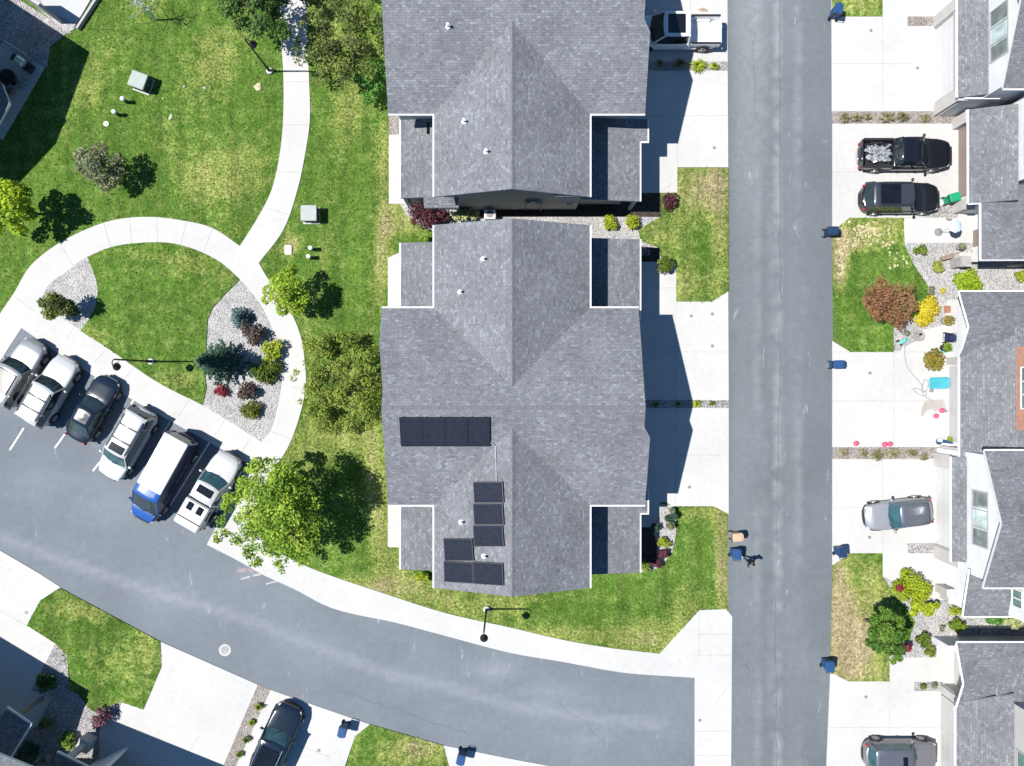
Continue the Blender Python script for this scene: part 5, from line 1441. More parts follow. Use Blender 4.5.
tree('maple_tree', 'large bright green maple overhanging the footpath between parked pickup and solar roof', 'tree', base[0], base[1], cl, 15500, .086, [(.08, .17, .016), (.13, .24, .02), (.20, .32, .03), (.30, .42, .045), (.38, .48, .06)], 11, 4.6, .16, 12, 2.6, shell=.3)
base = (299, 294.5); cl = []
for (x, y, h, r) in [(288, 275, 2.4, .5), (278, 283, 2.3, .55), (292, 287, 2.9, .6), (276, 296, 2.2, .5), (290, 300, 2.5, .6), (302, 297, 2.4, .5), (283, 308, 2.0, .5), (297, 309, 2.1, .45), (268, 290, 1.9, .35), (285, 292, 3.3, .5), (266, 300, 1.6, .3), (293, 270, 2.0, .3)]:
    a = loc(x, y, h, base); cl.append((a[0], a[1], h, r, r, r * .75))
tree('young_tree', 'small yellow green tree at the bend of the footpath below the utility cabinet', 'tree', base[0], base[1], cl, 3200, .088, [(.15, .26, .02), (.27, .39, .03), (.43, .52, .07)], 12, 2.4, .06, 6, 1.0)
base = (112, 171); cl = []
for (x, y, h, r) in [(82, 155, 2.2, .5), (95, 160, 2.4, .6), (108, 165, 2.1, .55), (90, 172, 2.0, .5), (100, 178, 1.8, .5), (100, 150, 2.3, .5), (116, 172, 1.8, .5), (92, 164, 3.0, .5), (80, 166, 1.8, .35), (112, 182, 1.5, .4), (106, 186, 1.6, .4), (118, 158, 1.9, .4)]:
    a = loc(x, y, h, base); cl.append((a[0], a[1], h, r, r, r * .7))
tree('ornamental_tree', 'greyish silver leaved small tree on the upper lawn with a dark shadow', 'tree', base[0], base[1], cl, 2300, .085, [(.10, .14, .07), (.17, .22, .11), (.16, .14, .09), (.30, .35, .20)], 13, 2.2, .07, 8, 1.2)
base = (38, 214); cl = []
for (x, y, h, r) in [(2, 200, 3.0, .6), (12, 190, 3.0, .55), (20, 205, 2.9, .65), (8, 215, 2.8, .6), (-6, 212, 2.8, .6), (24, 192, 2.5, .45), (16, 226, 2.3, .5), (28, 214, 2.4, .5), (4, 185, 2.6, .4), (-10, 195, 3.0, .7), (-4, 228, 2.2, .5), (10, 203, 3.8, .5), (22, 231, 1.9, .35)]:
    a = loc(x, y, h, base); cl.append((a[0], a[1], h, r, r, r * .75))
tree('young_tree', 'glossy yellow green tree cut by the left edge, shadow falling on the curved path', 'tree', base[0], base[1], cl, 1800, .14, [(.10, .19, .012), (.22, .34, .016), (.40, .50, .03)], 14, 2.9, .08, 7, 1.2)
# thicket beside the middle house, another beside the top house
base = (357, 385); cl = []
rg = random.Random(21)
for k in range(110):
    x = rg.uniform(308, 382); y = rg.uniform(336, 430); h = rg.uniform(.9, 3.2) * (1 - .45 * (abs(y - 385) / 48) ** 2) * (.6 + .4 * (x - 300) / 80)
    r = rg.uniform(.28, .55)
    a = loc(x, y, h, base); b = P(*base)
    if b.x + a[0] > -7.95 + (-.0): a = (-7.95 - b.x - rg.random() * .4, a[1])
    cl.append((a[0], a[1], h, r, r, r * .7))
for (x, y, h) in [(296, 372, 2.0), (293, 378, 1.8), (300, 402, 1.9), (310, 405, 1.8), (316, 415, 1.2), (306, 362, 1.5)]:
    a = loc(x, y, h, base); cl.append((a[0], a[1], h, .25, .25, .2))
tree('chokecherry_thicket', 'olive green many stemmed thicket pressed against the middle house wall', 'tree', base[0], base[1], cl, 11000, .075, OLIVE + [(.34, .38, .07)], 21, 2.2, .07, 14, 2.0, shell=.3)
base = (356, 56); cl = []
for k in range(80):
    x = rg.uniform(306, 386); y = rg.uniform(-14, 84); h = rg.uniform(1.2, 4.0) * (1 - .35 * (abs(y - 35) / 50) ** 2)
    if x > 370 and y > 55: continue
    if x < 320 and y > 66: continue
    r = rg.uniform(.3, .6); a = loc(x, y, h, base); b = P(*base)
    if b.x + a[0] > -7.9: a = (-7.9 - b.x - rg.random() * .5, a[1])
    cl.append((a[0], a[1], h, r, r, r * .7))
for (x, y, h) in [(298, 40, 2.4), (302, 25, 2.6), (297, 55, 2.2), (300, 62, 2.0), (296, 48, 2.1)]:
    a = loc(x, y, h, base); cl.append((a[0], a[1], h, .3, .3, .22))
tree('chokecherry_thicket', 'dark olive and purple thicket between the straight path and the top house', 'tree', base[0], base[1], cl, 5600, .085, [(.05, .06, .026), (.085, .11, .03), (.15, .20, .045), (.25, .30, .06)], 22, 2.6, .07, 14, 2.2, shell=.3)
base = (258, 20); cl = []
for k in range(52):
    x = rg.uniform(222, 284); y = rg.uniform(-40, 36); h = rg.uniform(1.6, 4.6); r = rg.uniform(.35, .65)
    if x < 240 and y > 12: continue
    a = loc(x, y, h, base); cl.append((a[0], a[1], h, r, r, r * .7))
tree('shade_tree', 'dark green tree at the top edge on the near side of the straight path', 'tree', base[0], base[1], cl, 6500, .09, DKGREEN + [(.14, .22, .05)], 23, 3.8, .12, 8, 2.0, shell=.4)
base = (375, 84)
tree('lilac_shrub', 'bright fresh green rounded shrub at the corner of the top house', 'shrub', base[0], base[1], clumpset(.85, 1.5, .5, 1.6, 16, .42, 31), 1500, .10, BRIGHT, 31, 1.2, .05, 6, .6)
# leafless tree
c = P(156, 20); root = thing('bare_tree', 'leafless pale branched young tree near the top edge of the lawn', 'tree', c)
mb = MB(); mb.tube([(0, 0, 0), (.02, .02, 1.2), (0, .05, 2.4), (-.05, .1, 3.2)], [.07, .055, .035, .012], 6); mb.build('trunk', M['bark_pale'], root)
rg = random.Random(4); mb = MB()
for k in range(22):
    a = k * 2.4; z = rg.uniform(.9, 2.9); L = rg.uniform(.7, 1.5) * (1.2 - z / 4)
    p0 = Vector((0, .04, z)); p1 = p0 + Vector((math.cos(a) * L * .5, math.sin(a) * L * .5, L * .3)); p2 = p0 + Vector((math.cos(a) * L, math.sin(a) * L, L * .55))
    mb.tube([p0, p1, p2], [.028, .02, .007], 4)
    for j in range(3):
        q = p1.lerp(p2, rg.random()); mb.tube([q, q + Vector((rg.uniform(-.35, .35), rg.uniform(-.35, .35), rg.uniform(.05, .3)))], [.013, .004], 4)
mb.build('branch', M['bark_pale'], root)

def conifer(name, label, px, py, h, r, pal, seed, n=2600, size=.09):
    c = P(px, py); c.z = .03; root = thing(name, label, 'conifer' if h > 1 else 'shrub', c)
    mb = MB(); mb.tube([(0, 0, 0), (0, 0, h * .9)], [r * .07, .01], 6); mb.build('trunk', M['bark'], root)
    rng = np.random.default_rng(seed); cen = []; nor = []; 
    nb = int(60 + h * 22)
    for k in range(nb):
        t = (k + .5) / nb; z = h * (.06 + .93 * t); L = r * (1 - t) ** .85 * rng.uniform(.8, 1.12) + .05; a = k * 2.39996
        m = max(4, int(n / nb * (L / r + .15) * 1.6))
        s = rng.random(m) ** .7; side = rng.normal(size=m) * .10 * L * (1.1 - s)
        x = np.cos(a) * L * s - np.sin(a) * side; y = np.sin(a) * L * s + np.cos(a) * side; zz = z - .18 * L * s + rng.normal(size=m) * .03
        cen.append(np.stack([x, y, np.maximum(zz, .05)], 1)); nor.append(np.stack([np.cos(a) * .4 + rng.normal(size=m) * .4, np.sin(a) * .4 + rng.normal(size=m) * .4, np.ones(m) * .8], 1))
    cen = np.concatenate(cen); nor = np.concatenate(nor); k = len(cen)
    P_ = np.array(pal); q = rng.random(k) * (len(P_) - 1.001); i0 = q.astype(int); f = (q - i0)[:, None]
    col = P_[i0] * (1 - f) + P_[i0 + 1] * f
    leaf_mesh('crown', cen, nor, size * (.6 + .8 * rng.random(k)), col, M['needle'], root, rng, .45)
    return root
conifer('fir_tree', 'tall dark blue green conifer leaning over the gravel island', 227, 363, 4.6, 1.5, FIR + [(.09, .15, .10)], 41, 3600, .10)
conifer('blue_spruce', 'small round blue spruce at the upper end of the gravel island', 243, 318.5, 1.35, .85, SPRUCE, 42, 1500, .085)

def shrub(name, label, px, py, rx, ry, h, n, size, pal, seed, cr=.3, k=10, cat='shrub', group=None, gz=.05):
    c = P(px, py, h * .5, 0); c.z = gz
    root = thing(name, label, cat, c, 0, group)
    mb = MB()
    rg = random.Random(seed)
    for j in range(5):
        a = j * 1.3; mb.tube([(0, 0, 0), (math.cos(a) * rx * .3, math.sin(a) * ry * .3, h * .6)], [.025, .01], 4)
    mb.build('stem', M['bark'], root)
    crown(root, clumpset(rx - cr * .6, ry - cr * .6, h * .35, h * .85, k, cr, seed), n, size, pal, seed, name='foliage', shell=.4)
    return root
sh = [
 ('juniper_shrub', 'mixed lime and dark green juniper in the gravel wedge beside the parked cars', 61, 305, 1.45, 1.15, 2.4, 2600, .085, [(.03, .05, .02), (.06, .085, .02), (.12, .16, .02), (.24, .28, .02)], 51, .42, 14),
 ('smoke_bush', 'greyish purple shrub between the blue spruce and the dark conifer', 253, 334, .95, .75, 1.1, 900, .08, PURPLE, 52, .35, 9),
 ('mugo_shrub', 'yellow green shrub against the path on the outer side of the gravel island', 271, 350, .75, .85, 1.0, 900, .09, YGREEN, 53, .32, 9),
 ('mugo_shrub', 'dense green shrub just right of the dark conifer, against the path', 266, 372, 1.2, .95, .9, 1500, .08, [(.05, .09, .012), (.09, .14, .016), (.14, .19, .02)], 54, .35, 12),
 ('barberry_shrub', 'small bright red shrub left of the grey purple shrub in the gravel island', 221, 391, .55, .38, .55, 380, .075, RED, 55, .2, 7),
 ('smoke_bush', 'greyish purple shrub just above the round green cushion shrub', 246, 392, .75, .65, .95, 800, .08, PURPLE, 56, .3, 9),
 ('cushion_shrub', 'round olive green cushion shrub at the lower end of the gravel island', 252, 411, .74, .66, .75, 1100, .065, [(.08, .10, .012), (.13, .16, .02), (.18, .21, .03)], 57, .3, 11),
 ('plum_shrub', 'large dark burgundy shrub between the two middle houses', 427, 216, 1.3, .95, 1.7, 1800, .085, BURG, 58, .42, 14),
 ('dogwood_shrub', 'cream variegated shrub beside the burgundy shrub in the gap', 463, 215, 1.1, .55, .8, 900, .085, CREAM, 59, .28, 9),
 ('boxwood_shrub', 'dark green low shrub against the shaded wall in the gap', 459, 205, .9, .4, .9, 600, .085, DKGREEN, 60, .28, 7),
 ('gold_shrub', 'yellow green round shrub in the gravel, left of a matching one', 609, 222, .55, .55, .7, 600, .075, LIME, 61, .25, 8),
 ('gold_shrub', 'yellow green round shrub in the gravel at the corner of the front lawn', 632, 222, .52, .48, .7, 560, .075, [(.2, .25, .015), (.3, .34, .02), (.38, .4, .03)], 62, .25, 8),
 ('barberry_shrub', 'burgundy round shrub at the top corner of the front lawn', 668, 202, .62, .66, .8, 800, .07, BURG, 63, .28, 9),
 ('globe_shrub', 'neat round green shrub in front of the middle house porch', 665, 266, .70, .66, .95, 1300, .065, [(.06, .10, .012), (.10, .15, .018), (.15, .20, .03)], 64, .3, 12),
 ('heather_shrub', 'small pink white shrub in the shaded bed by the porch', 646, 252, .4, .35, .4, 260, .06, [(.3, .12, .2), (.45, .3, .38), (.2, .16, .12)], 65, .18, 5),
 ('gold_shrub', 'yellow green shrub in the curved gravel bed above two burgundy shrubs', 663, 542, .45, .42, .6, 500, .07, [(.13, .19, .015), (.24, .3, .02), (.34, .38, .04)], 66, .22, 7),
 ('barberry_shrub', 'burgundy round shrub at the outer edge of the curved gravel bed', 664, 554, .46, .48, .6, 520, .065, BURG, 67, .22, 7),
 ('barberry_shrub', 'burgundy spreading shrub nearer the porch in the curved gravel bed', 656, 563, .55, .40, .6, 520, .065, BURG, 68, .22, 7),
 ('boxwood_shrub', 'olive green shrub at the foot of the porch corner', 645, 566, .35, .5, .6, 420, .07, OLIVE, 69, .2, 7),
 ('gold_shrub', 'yellow green shrub at the outer house wall below the low roof', 421, 577, .55, .35, .6, 420, .08, YGREEN, 70, .22, 7),
 ('boxwood_shrub', 'small green shrub beside the low roof near the burgundy shrub', 425, 240, .5, .25, .6, 300, .08, GREEN, 71, .2, 6),
 ('yellow_shrub', 'bright yellow flowering shrub next to the copper leaved tree', 925, 312, .80, 1.15, .8, 2200, .07, YELLOW, 72, .38, 14),
 ('spirea_shrub', 'bright lime green shrub tucked under the corner of the brick house roof', 967, 284, 1.0, .9, .9, 1500, .08, [(.14, .24, .012), (.24, .36, .016), (.34, .44, .03)], 73, .34, 12),
 ('potentilla_shrub', 'olive green small shrub in the pale gravel nearest the porch path', 921, 251, .5, .42, .45, 480, .06, OLIVE, 74, .2, 7),
 ('cushion_shrub', 'pale lime round cushion plant in the pale gravel', 937, 266, .5, .5, .45, 620, .06, [(.2, .25, .04), (.28, .33, .06), (.34, .37, .09)], 75, .22, 8),
 ('bunch_plant', 'small green plant at the corner of lawn and yellow shrub', 931, 291, .3, .4, .4, 260, .06, SILVER, 76, .16, 5),
 ('flower_plant', 'small yellow flowers in the gravel above the brown tile', 942, 291, .22, .22, .3, 130, .05, YELLOW, 77, .1, 4),
 ('flame_shrub', 'olive gold spiky shrub on the driveway edge by the cyan mat', 930, 361, 1.05, .85, 1.0, 1300, .075, GOLDB, 78, .34, 12),
 ('golden_shrub', 'big sprawling yellow green shrub beside the dry lawn', 913, 588, 1.55, 1.3, 1.1, 3200, .075, LIME, 79, .42, 15),
 ('golden_juniper', 'yellow green lower arm of the sprawling shrub reaching the gravel', 924, 607, 1.25, .85, .8, 2000, .075, LIME, 80, .28, 10),
 ('boxwood_shrub', 'long low green shrub below the porch wall', 954, 611, .65, .28, .5, 420, .07, YGREEN, 81, .18, 7),
 ('boxwood_shrub', 'round green shrub at the head of the shaded gravel passage', 956, 625, .62, .55, .7, 760, .075, [(.08, .15, .014), (.14, .22, .018), (.2, .28, .03)], 82, .26, 9),
 ('boxwood_shrub', 'green shrub between the lime shrub and the pale walkway', 924, 640, .58, .52, .7, 680, .075, [(.06, .10, .014), (.11, .16, .018), (.15, .2, .03)], 83, .24, 8),
 ('cushion_shrub', 'small olive cushion plant by the lower corner of the gravel bed', 930.5, 651.5, .38, .35, .45, 380, .06, [(.12, .15, .02), (.18, .22, .03), (.22, .25, .05)], 84, .18, 6),
 ('fern_plant', 'tiny grey green plant in the middle of the pale gravel', 941, 628, .25, .25, .3, 130, .055, SILVER, 85, .12, 4),
 ('hosta_plant', 'green spreading plant on the far side of the shaded passage', 995, 620, .7, .35, .4, 480, .085, BRIGHT, 86, .2, 7),
 ('dogwood_shrub', 'pale cream shrub at the end of the shaded passage', 1013, 622, .75, .6, .8, 760, .08, CREAM, 87, .28, 8),
 ('cushion_shrub', 'round olive plant on the left of the little gravel strip by the garage', 922.5, 686, .30, .28, .35, 300, .05, [(.12, .14, .03), (.17, .19, .04), (.2, .22, .06)], 88, .15, 5),
 ('cushion_shrub', 'round grey green plant on the right of the little gravel strip by the garage', 934.5, 685, .26, .26, .35, 260, .05, SILVER[:2] + [(.12, .15, .05)], 89, .13, 5),
 ('climbing_plant', 'small green plant at the right edge behind the pale gravel', 1020, 277, .5, .5, .6, 260, .07, YGREEN, 90, .2, 5),
 ('potted_plant', 'green plant beside the blue toys near the grey garage door', 951, 439, .55, .25, .4, 340, .07, YGREEN[:3], 91, .16, 6),
 ('dark_shrub', 'dark round shrub in the shaded bed at the lower left, nearest the driveway', 47, 682, .75, .65, .9, 800, .08, DKGREEN, 92, .3, 9),
 ('dark_shrub', 'small pale green shrub in the middle of the shaded gravel at lower left', 48, 722, .55, .55, .7, 480, .08, [(.10, .15, .04), (.15, .19, .06), (.2, .22, .09)], 93, .24, 7),
 ('plum_shrub', 'purple pink shrub at the corner of the lawn at lower left', 101, 717, .75, .75, 1.2, 760, .075, [(.16, .06, .09), (.24, .12, .15), (.12, .05, .06)], 94, .28, 9),
 ('dark_shrub', 'green shrub beside the porch pier at lower left', 68, 741, .6, .6, .8, 520, .085, GREEN, 95, .26, 7),
 ('dark_conifer', 'large dark round conifer bush at the bottom left', 29, 755, 1.2, 1.1, 1.6, 1500, .085, FIR, 96, .42, 12),
 ('white_shrub', 'small silvery white plant beside the dark conifer bush at bottom left', 47, 757, .4, .5, .6, 300, .07, [(.4, .42, .4), (.55, .56, .54), (.3, .33, .3)], 97, .2, 5),
]
for s in sh: shrub(*s)
base = (873, 306); cl = []
rg = random.Random(61)
for (x, y, h, r) in [(872, 292, 1.9, .45), (884, 288, 2.3, .5), (898, 290, 2.2, .5), (908, 296, 1.9, .45), (870, 303, 1.8, .45), (884, 302, 2.7, .55), (898, 303, 2.7, .55), (911, 306, 2.0, .45), (880, 314, 2.0, .5), (893, 316, 2.2, .5), (904, 316, 2.0, .45), (899, 324, 1.5, .4), (866, 299, 1.4, .3), (880, 281, 1.7, .3), (872, 311, 1.6, .35), (911, 287, 1.5, .3), (890, 296, 3.1, .4)]:
    a = loc(x, y, h, base); cl.append((a[0], a[1], h, r, r, r * .7))
tree('crabapple_tree', 'copper red leaved tree on the lawn across the straight road', 'tree', base[0], base[1], cl, 3600, .065, [(.13, .07, .035), (.24, .10, .055), (.32, .16, .085), (.22, .19, .07)], 61, 2.4, .07, 8, 1.3)
base = (864, 619); cl = []
for (x, y, h, r) in [(876, 620, 2.6, .5), (888, 616, 2.8, .55), (898, 622, 2.6, .5), (874, 633, 2.8, .5), (886, 632, 3.6, .65), (898, 636, 3.0, .55), (878, 646, 2.7, .5), (890, 648, 3.0, .55), (901, 650, 2.4, .4), (905, 634, 2.0, .4), (883, 612, 1.9, .45), (898, 657, 1.9, .35), (893, 661, 1.6, .25), (870, 642, 2.2, .4)]:
    a = loc(x, y, h, base); r *= .8; cl.append((a[0], a[1], h, r, r, r * .75))
tree('ash_tree', 'dark green rounded tree on the dry brown lawn', 'tree', base[0], base[1], cl, 4000, .078, [(.03, .09, .012), (.055, .14, .016), (.10, .20, .025), (.15, .26, .03)], 62, 2.9, .08, 7, 1.1)

# ornamental grasses in the planting strips
def tuft(label, px, py, r, h, pal, seed, group):
    c = P(px, py, h * .4, 0); c.z = .05
    rng = np.random.default_rng(seed); r *= rng.uniform(.65, 1.15); h *= rng.uniform(.7, 1.1); n = int(50 + r * 120)
    lx, ly = rng.uniform(.75, 1.35), rng.uniform(.6, 1.0)
    a = rng.random(n) * 6.283; L = r * (.35 + .65 * rng.random(n)); w = .018 + .02 * rng.random(n)
    d = np.stack([np.cos(a), np.sin(a), np.zeros(n)], 1); s = np.stack([-np.sin(a), np.cos(a), np.zeros(n)], 1) * w[:, None]
    L = L * np.sqrt((d[:, 0] * lx) ** 2 + (d[:, 1] * ly) ** 2)
    p0 = d * .04; p1 = d * (L * .5)[:, None] + np.array([0, 0, h * .8]) * (.6 + .4 * rng.random((n, 1))); p2 = d * L[:, None] + np.array([0, 0, h * .55]) * (.4 + .9 * rng.random((n, 1)))
    v = np.stack([p0 - s, p0 + s, p1 + s, p1 - s, p2], 1).reshape(-1, 3)
    fs = []
    for k in range(n): fs += [[5 * k, 5 * k + 1, 5 * k + 2, 5 * k + 3], [5 * k + 3, 5 * k + 2, 5 * k + 4]]
    me = bpy.data.meshes.new('grass_clump'); me.from_pydata(v.tolist(), [], fs)
    at = me.attributes.new('leafcol', 'FLOAT_COLOR', 'POINT'); pp = np.array(pal)[rng.integers(0, len(pal), n)] * (.8 + .4 * rng.random((n, 1)))
    c4 = np.ones((n, 4)); c4[:, :3] = pp; at.data.foreach_set('color', np.repeat(c4, 5, 0).astype(np.float32).ravel())
    me.materials.append(M['leaf'])
    o = bpy.data.objects.new('grass_clump', me); COL.objects.link(o); o.location = c
    tag(o, label, 'ornamental grass', group)
G1, G2, G3, G4, G5 = ('grasses in the strip above the black pickup', 'grasses in the strip between the right hand driveways', 'grasses in the strip under the white pickup', 'grasses in the strip between the middle driveways', 'grasses in the gravel strip beside the dark SUV')
for args in [
 ('straw coloured grass tuft nearest the road in the strip above the black pickup', 843, 118, .55, .5, STRAW, 1, G1), ('straw grass tuft second from the road above the black pickup', 856, 118, .6, .5, STRAW, 2, G1), ('grey green tuft in the strip directly above the bed of the black pickup', 867, 117, .45, .45, STRAW, 3, G1), ('pale straw tuft in the middle of the strip above the black pickup', 887, 117.5, .5, .5, STRAW, 4, G1), ('green tinted tuft right of the middle in the strip above the black pickup', 902, 117, .55, .55, STRAW[2:] + STRAW[:1], 5, G1), ('straw tuft nearest the garage pier above the black pickup', 925, 118, .5, .45, STRAW, 6, G1),
 ('sparse grey tuft near the road between the right hand driveways', 843, 452, .4, .35, STRAW[:2], 7, G2), ('olive straw tuft second in the strip between the right hand driveways', 863, 453, .45, .4, STRAW, 8, G2), ('dull green tuft in the middle of the strip between the right hand driveways', 877, 455, .5, .4, STRAW[2:], 9, G2), ('straw tuft right of the middle between the right hand driveways', 893, 453, .5, .45, STRAW, 10, G2), ('wide green tuft near the garage between the right hand driveways', 911, 453, .65, .5, STRAW[1:], 11, G2), ('yellowish tuft spilling over the driveway near the garage pier', 923, 457, .6, .45, STRAW, 12, G2),
 ('pale grass tuft in shade next to the white pickup', 680, 64, .5, .5, STRAW, 13, G3), ('bright green tuft in sun just outside the shadow below the white pickup', 698, 66, .6, .5, YGREEN, 14, G3), ('small green tuft near the road below the white pickup', 714, 66.5, .45, .4, YGREEN, 15, G3), ('dim grass tuft in the deepest shade below the white pickup', 660, 64, .5, .45, STRAW, 16, G3),
 ('green tuft at the edge of the house shadow between the middle driveways', 697, 403.5, .38, .35, YGREEN[:3], 17, G4), ('green tuft nearest the road between the middle driveways', 711.5, 403, .42, .35, OLIVE, 18, G4), ('shaded dark tuft nearest the house between the middle driveways', 656, 404, .38, .35, OLIVE, 19, G4), ('shaded tuft in the centre of the strip between the middle driveways', 678, 404, .38, .35, OLIVE, 20, G4),
 ('topmost green tuft in the gravel strip beside the dark SUV', 259, 706, .42, .45, YGREEN[:2] + OLIVE, 21, G5), ('second green tuft from the road in the gravel strip beside the dark SUV', 252, 722, .45, .45, YGREEN[:3], 22, G5), ('third green tuft from the road in the gravel strip beside the dark SUV', 247, 739, .45, .45, OLIVE, 23, G5), ('lowest tuft in the gravel strip beside the dark SUV', 240, 754, .42, .45, OLIVE, 24, G5)]:
    tuft(*args)
# ------------------------------------------------------------------ street furniture and small things
def lamp(label, px, py):
    c = P(px, py); c.z = .05
    root = thing('street_lamp', label, 'street lamp', c, 0, 'black lamp posts along the footpaths')
    b = MB(); b.lathe((0, 0, 0), [(.22, 0), (.22, .08), (.19, .11), (.12, .12)], 14); b.build('base', M['concrete'], root)
    p = MB(); p.tube([(0, 0, .12), (0, 0, .6), (0, 0, .62), (0, 0, 4.45)], [.10, .10, .065, .05], 8); p.build('pole', M['blackmetal'], root)
    a = MB()
    pts = [(0, 0, 4.40)] + [(0, -.22 + .22 * math.cos(t), 4.42 + .26 * math.sin(t)) for t in np.linspace(0, math.pi, 9)]
    a.tube(pts, .03, 6); a.build('arm', M['blackmetal'], root)
    a = MB(); a.tube([(0, 0, 3.9), (0, -.3, 4.15)], .015, 5); a.build('brace', M['blackmetal'], root)
    s = MB(); s.lathe((0, -.44, 0), [(.04, 4.42), (.06, 4.32), (.22, 4.24), (.25, 4.18), (.23, 4.16)], 14); s.build('lamp_shade', M['blackmetal'], root, smooth=True)
    g = MB(); g.ball((0, -.44, 4.06), (.19, .19, .17), 12, 8); g.build('globe', M['opal'], root, smooth=True)
    return root
l1 = lamp('black lamp post at the edge of the straight footpath, its shadow crossing the concrete', 270, 71.5)
l1.rotation_euler.z = R(65)
dup(l1, Vector((*P(151.5, 361.5)[:2], .05)), 0, 'black lamp post on the edge of the round lawn above the parked cars', 'black lamp posts along the footpaths')
dup(l1, Vector((*P(486.5, 609)[:2], .05)), 0, 'black lamp post between the solar roof and the curved road', 'black lamp posts along the footpaths')

def cabinet(label, px, py, w, d, h, rz):
    c = P(px, py, h, 0); root = thing('utility_cabinet', label, 'utility cabinet', c, rz)
    q = MB(); q.box((-.05, 0, .03), (w + .16, d + .14, .06)); q.build('pad', M['concrete'], root)
    q = MB(); q.bbox((0, 0, h / 2 + .08), (w, d, h - .1), 0, 0, .03); q.build('cabinet_body', M['boxdark'], root)
    q = MB(); q.bbox((-.02, 0, h), (w + .1, d + .08, .09), 0, 0, .03); q.build('lid', M['boxgreen'], root)
    q = MB(); q.box((w / 2 + .02, 0, h * .55), (.03, .06, .2)); q.build('latch', M['metal'], root)
cabinet('pale green utility cabinet standing tilted on the upper lawn', 138, 80, 1.0, .95, .85, R(-20))
cabinet('pale green utility cabinet beside the straight footpath above two white posts', 309, 213, .95, .95, .85, 0)
def pedestal(label, px, py, h=.75, r=.12):
    c = P(px, py, h, 0); root = thing('utility_post', label, 'utility post', c)
    q = MB(); q.lathe((0, 0, 0), [(r * .95, 0), (r * .95, h * .75)], 12); q.build('post_body', M['boxdark'], root)
    q = MB(); q.lathe((0, 0, 0), [(r * 1.15, h * .7), (r * 1.15, h * .95), (r * .8, h), (r * .1, h + .01)], 12); q.build('cap', M['white'], root)
pedestal('white capped post just below the tilted utility cabinet', 121.5, 98); pedestal('white capped post farther from the tilted utility cabinet, beside a flat lid', 113, 111)
pedestal('upper white capped post below the cabinet by the footpath', 310, 247.5); pedestal('lower white capped post below the cabinet by the footpath', 308, 256)
def flat(name, label, cat, px, py, prof, mats, z=.0, n=16):
    c = P(px, py); c.z = z; q = MB()
    for m, pr in enumerate(prof): q.lathe((0, 0, 0), pr, n, m)
    o = q.build(name, [M[k] for k in mats]); o.location = c
    return tag(o, label, cat)
flat('access_cover', 'round white lid flush in the lawn below two white posts', 'utility lid', 106.5, 124, [[(.17, 0), (.17, .06), (.02, .07)]], ['white'])
c = P(288.5, 250); q = MB(); q.bbox((0, 0, .05), (.45, .62, .1), 0, 0, .02); o = q.build('meter_box', M['white']); o.location = c; tag(o, 'white rectangular lid in a dry patch beside the footpath', 'utility lid')
# manhole with concrete collar
root = thing('manhole', 'round manhole with white collar in the curved road', 'manhole', (*P(225, 650)[:2], .02))
q = MB()
k = 28
for r0, r1, z0, z1, m in ((.40, .40, 0, .008, 0),):
    ri, ro = .27, .40
    vs = [(r * math.cos(6.2832 * i / k), r * math.sin(6.2832 * i / k), .008) for r in (ri, ro) for i in range(k)]
    q.add(vs, [(i, k + i, k + (i + 1) % k, (i + 1) % k) for i in range(k)])
q.build('collar', M['concrete'], root)
q = MB(); q.lathe((0, 0, 0), [(.26, 0), (.26, .012), (.24, .014)], 24)
for t in (-.1, .1): q.box((t, 0, .016), (.03, .3, .01))
q.build('cover', M['stone'], root)
for px, py, t in ((714, 148, 'on the driveway above the front lawn'), (691, 316, 'on the driveway just below the front lawn'), (712, 314, 'near the road on the driveway below the front lawn'), (712, 346, 'near the road on the middle driveway'), (689, 487, 'on the driveway above the curved gravel bed'), (917, 68.5, 'near the top right garage door'), (870.5, 31, 'near the road on the top right driveway'), (869.5, 373, 'below the lying blue bin'), (869, 537, 'below the askew silver hatchback'), (865.5, 696.5, 'on the lower right driveway'), (27, 612, 'on the driveway at the left edge'), (699.5, 720, 'on the concrete pad beside the road end'), (319, 750, 'on the driveway beside the dark SUV'), (945.5, 411, 'near the grey garage door, beside the wet patch')):
    flat('valve_cover', 'small dark round valve cover ' + t, 'valve cover', px, py, [[(.11, 0), (.11, .012), (.05, .016)]], ['greyplastic'], .062 if px != 699.5 else .046, 12)
# oil stain and wet stain on the driveways are part of the surface
def stain(px, py, pts, mat, z):
    q = MB(); q.add([(P(px + a, py + b).x, P(px + a, py + b).y, z) for a, b in pts], [tuple(range(len(pts)))]); struct(q.build('driveway_stain', mat))
stain(935, 405, [(-14, 4), (-12, -2), (-7, -6), (0, -5), (8, -6), (10, 0), (11, 5), (4, 4), (0, 7), (-4, 4), (-9, 6), (-13, 12), (-14.6, 11)], plain('wet_concrete', (.33, .31, .285), .6, var=.12, kind='pos'), .066)
stain(703, 11, [(-6, -1), (0, -3), (5, -1), (4, 1.5), (-2, 1)], plain('rust_stain', (.30, .24, .18), .8, var=.3, kind='pos', scale=8), .066)
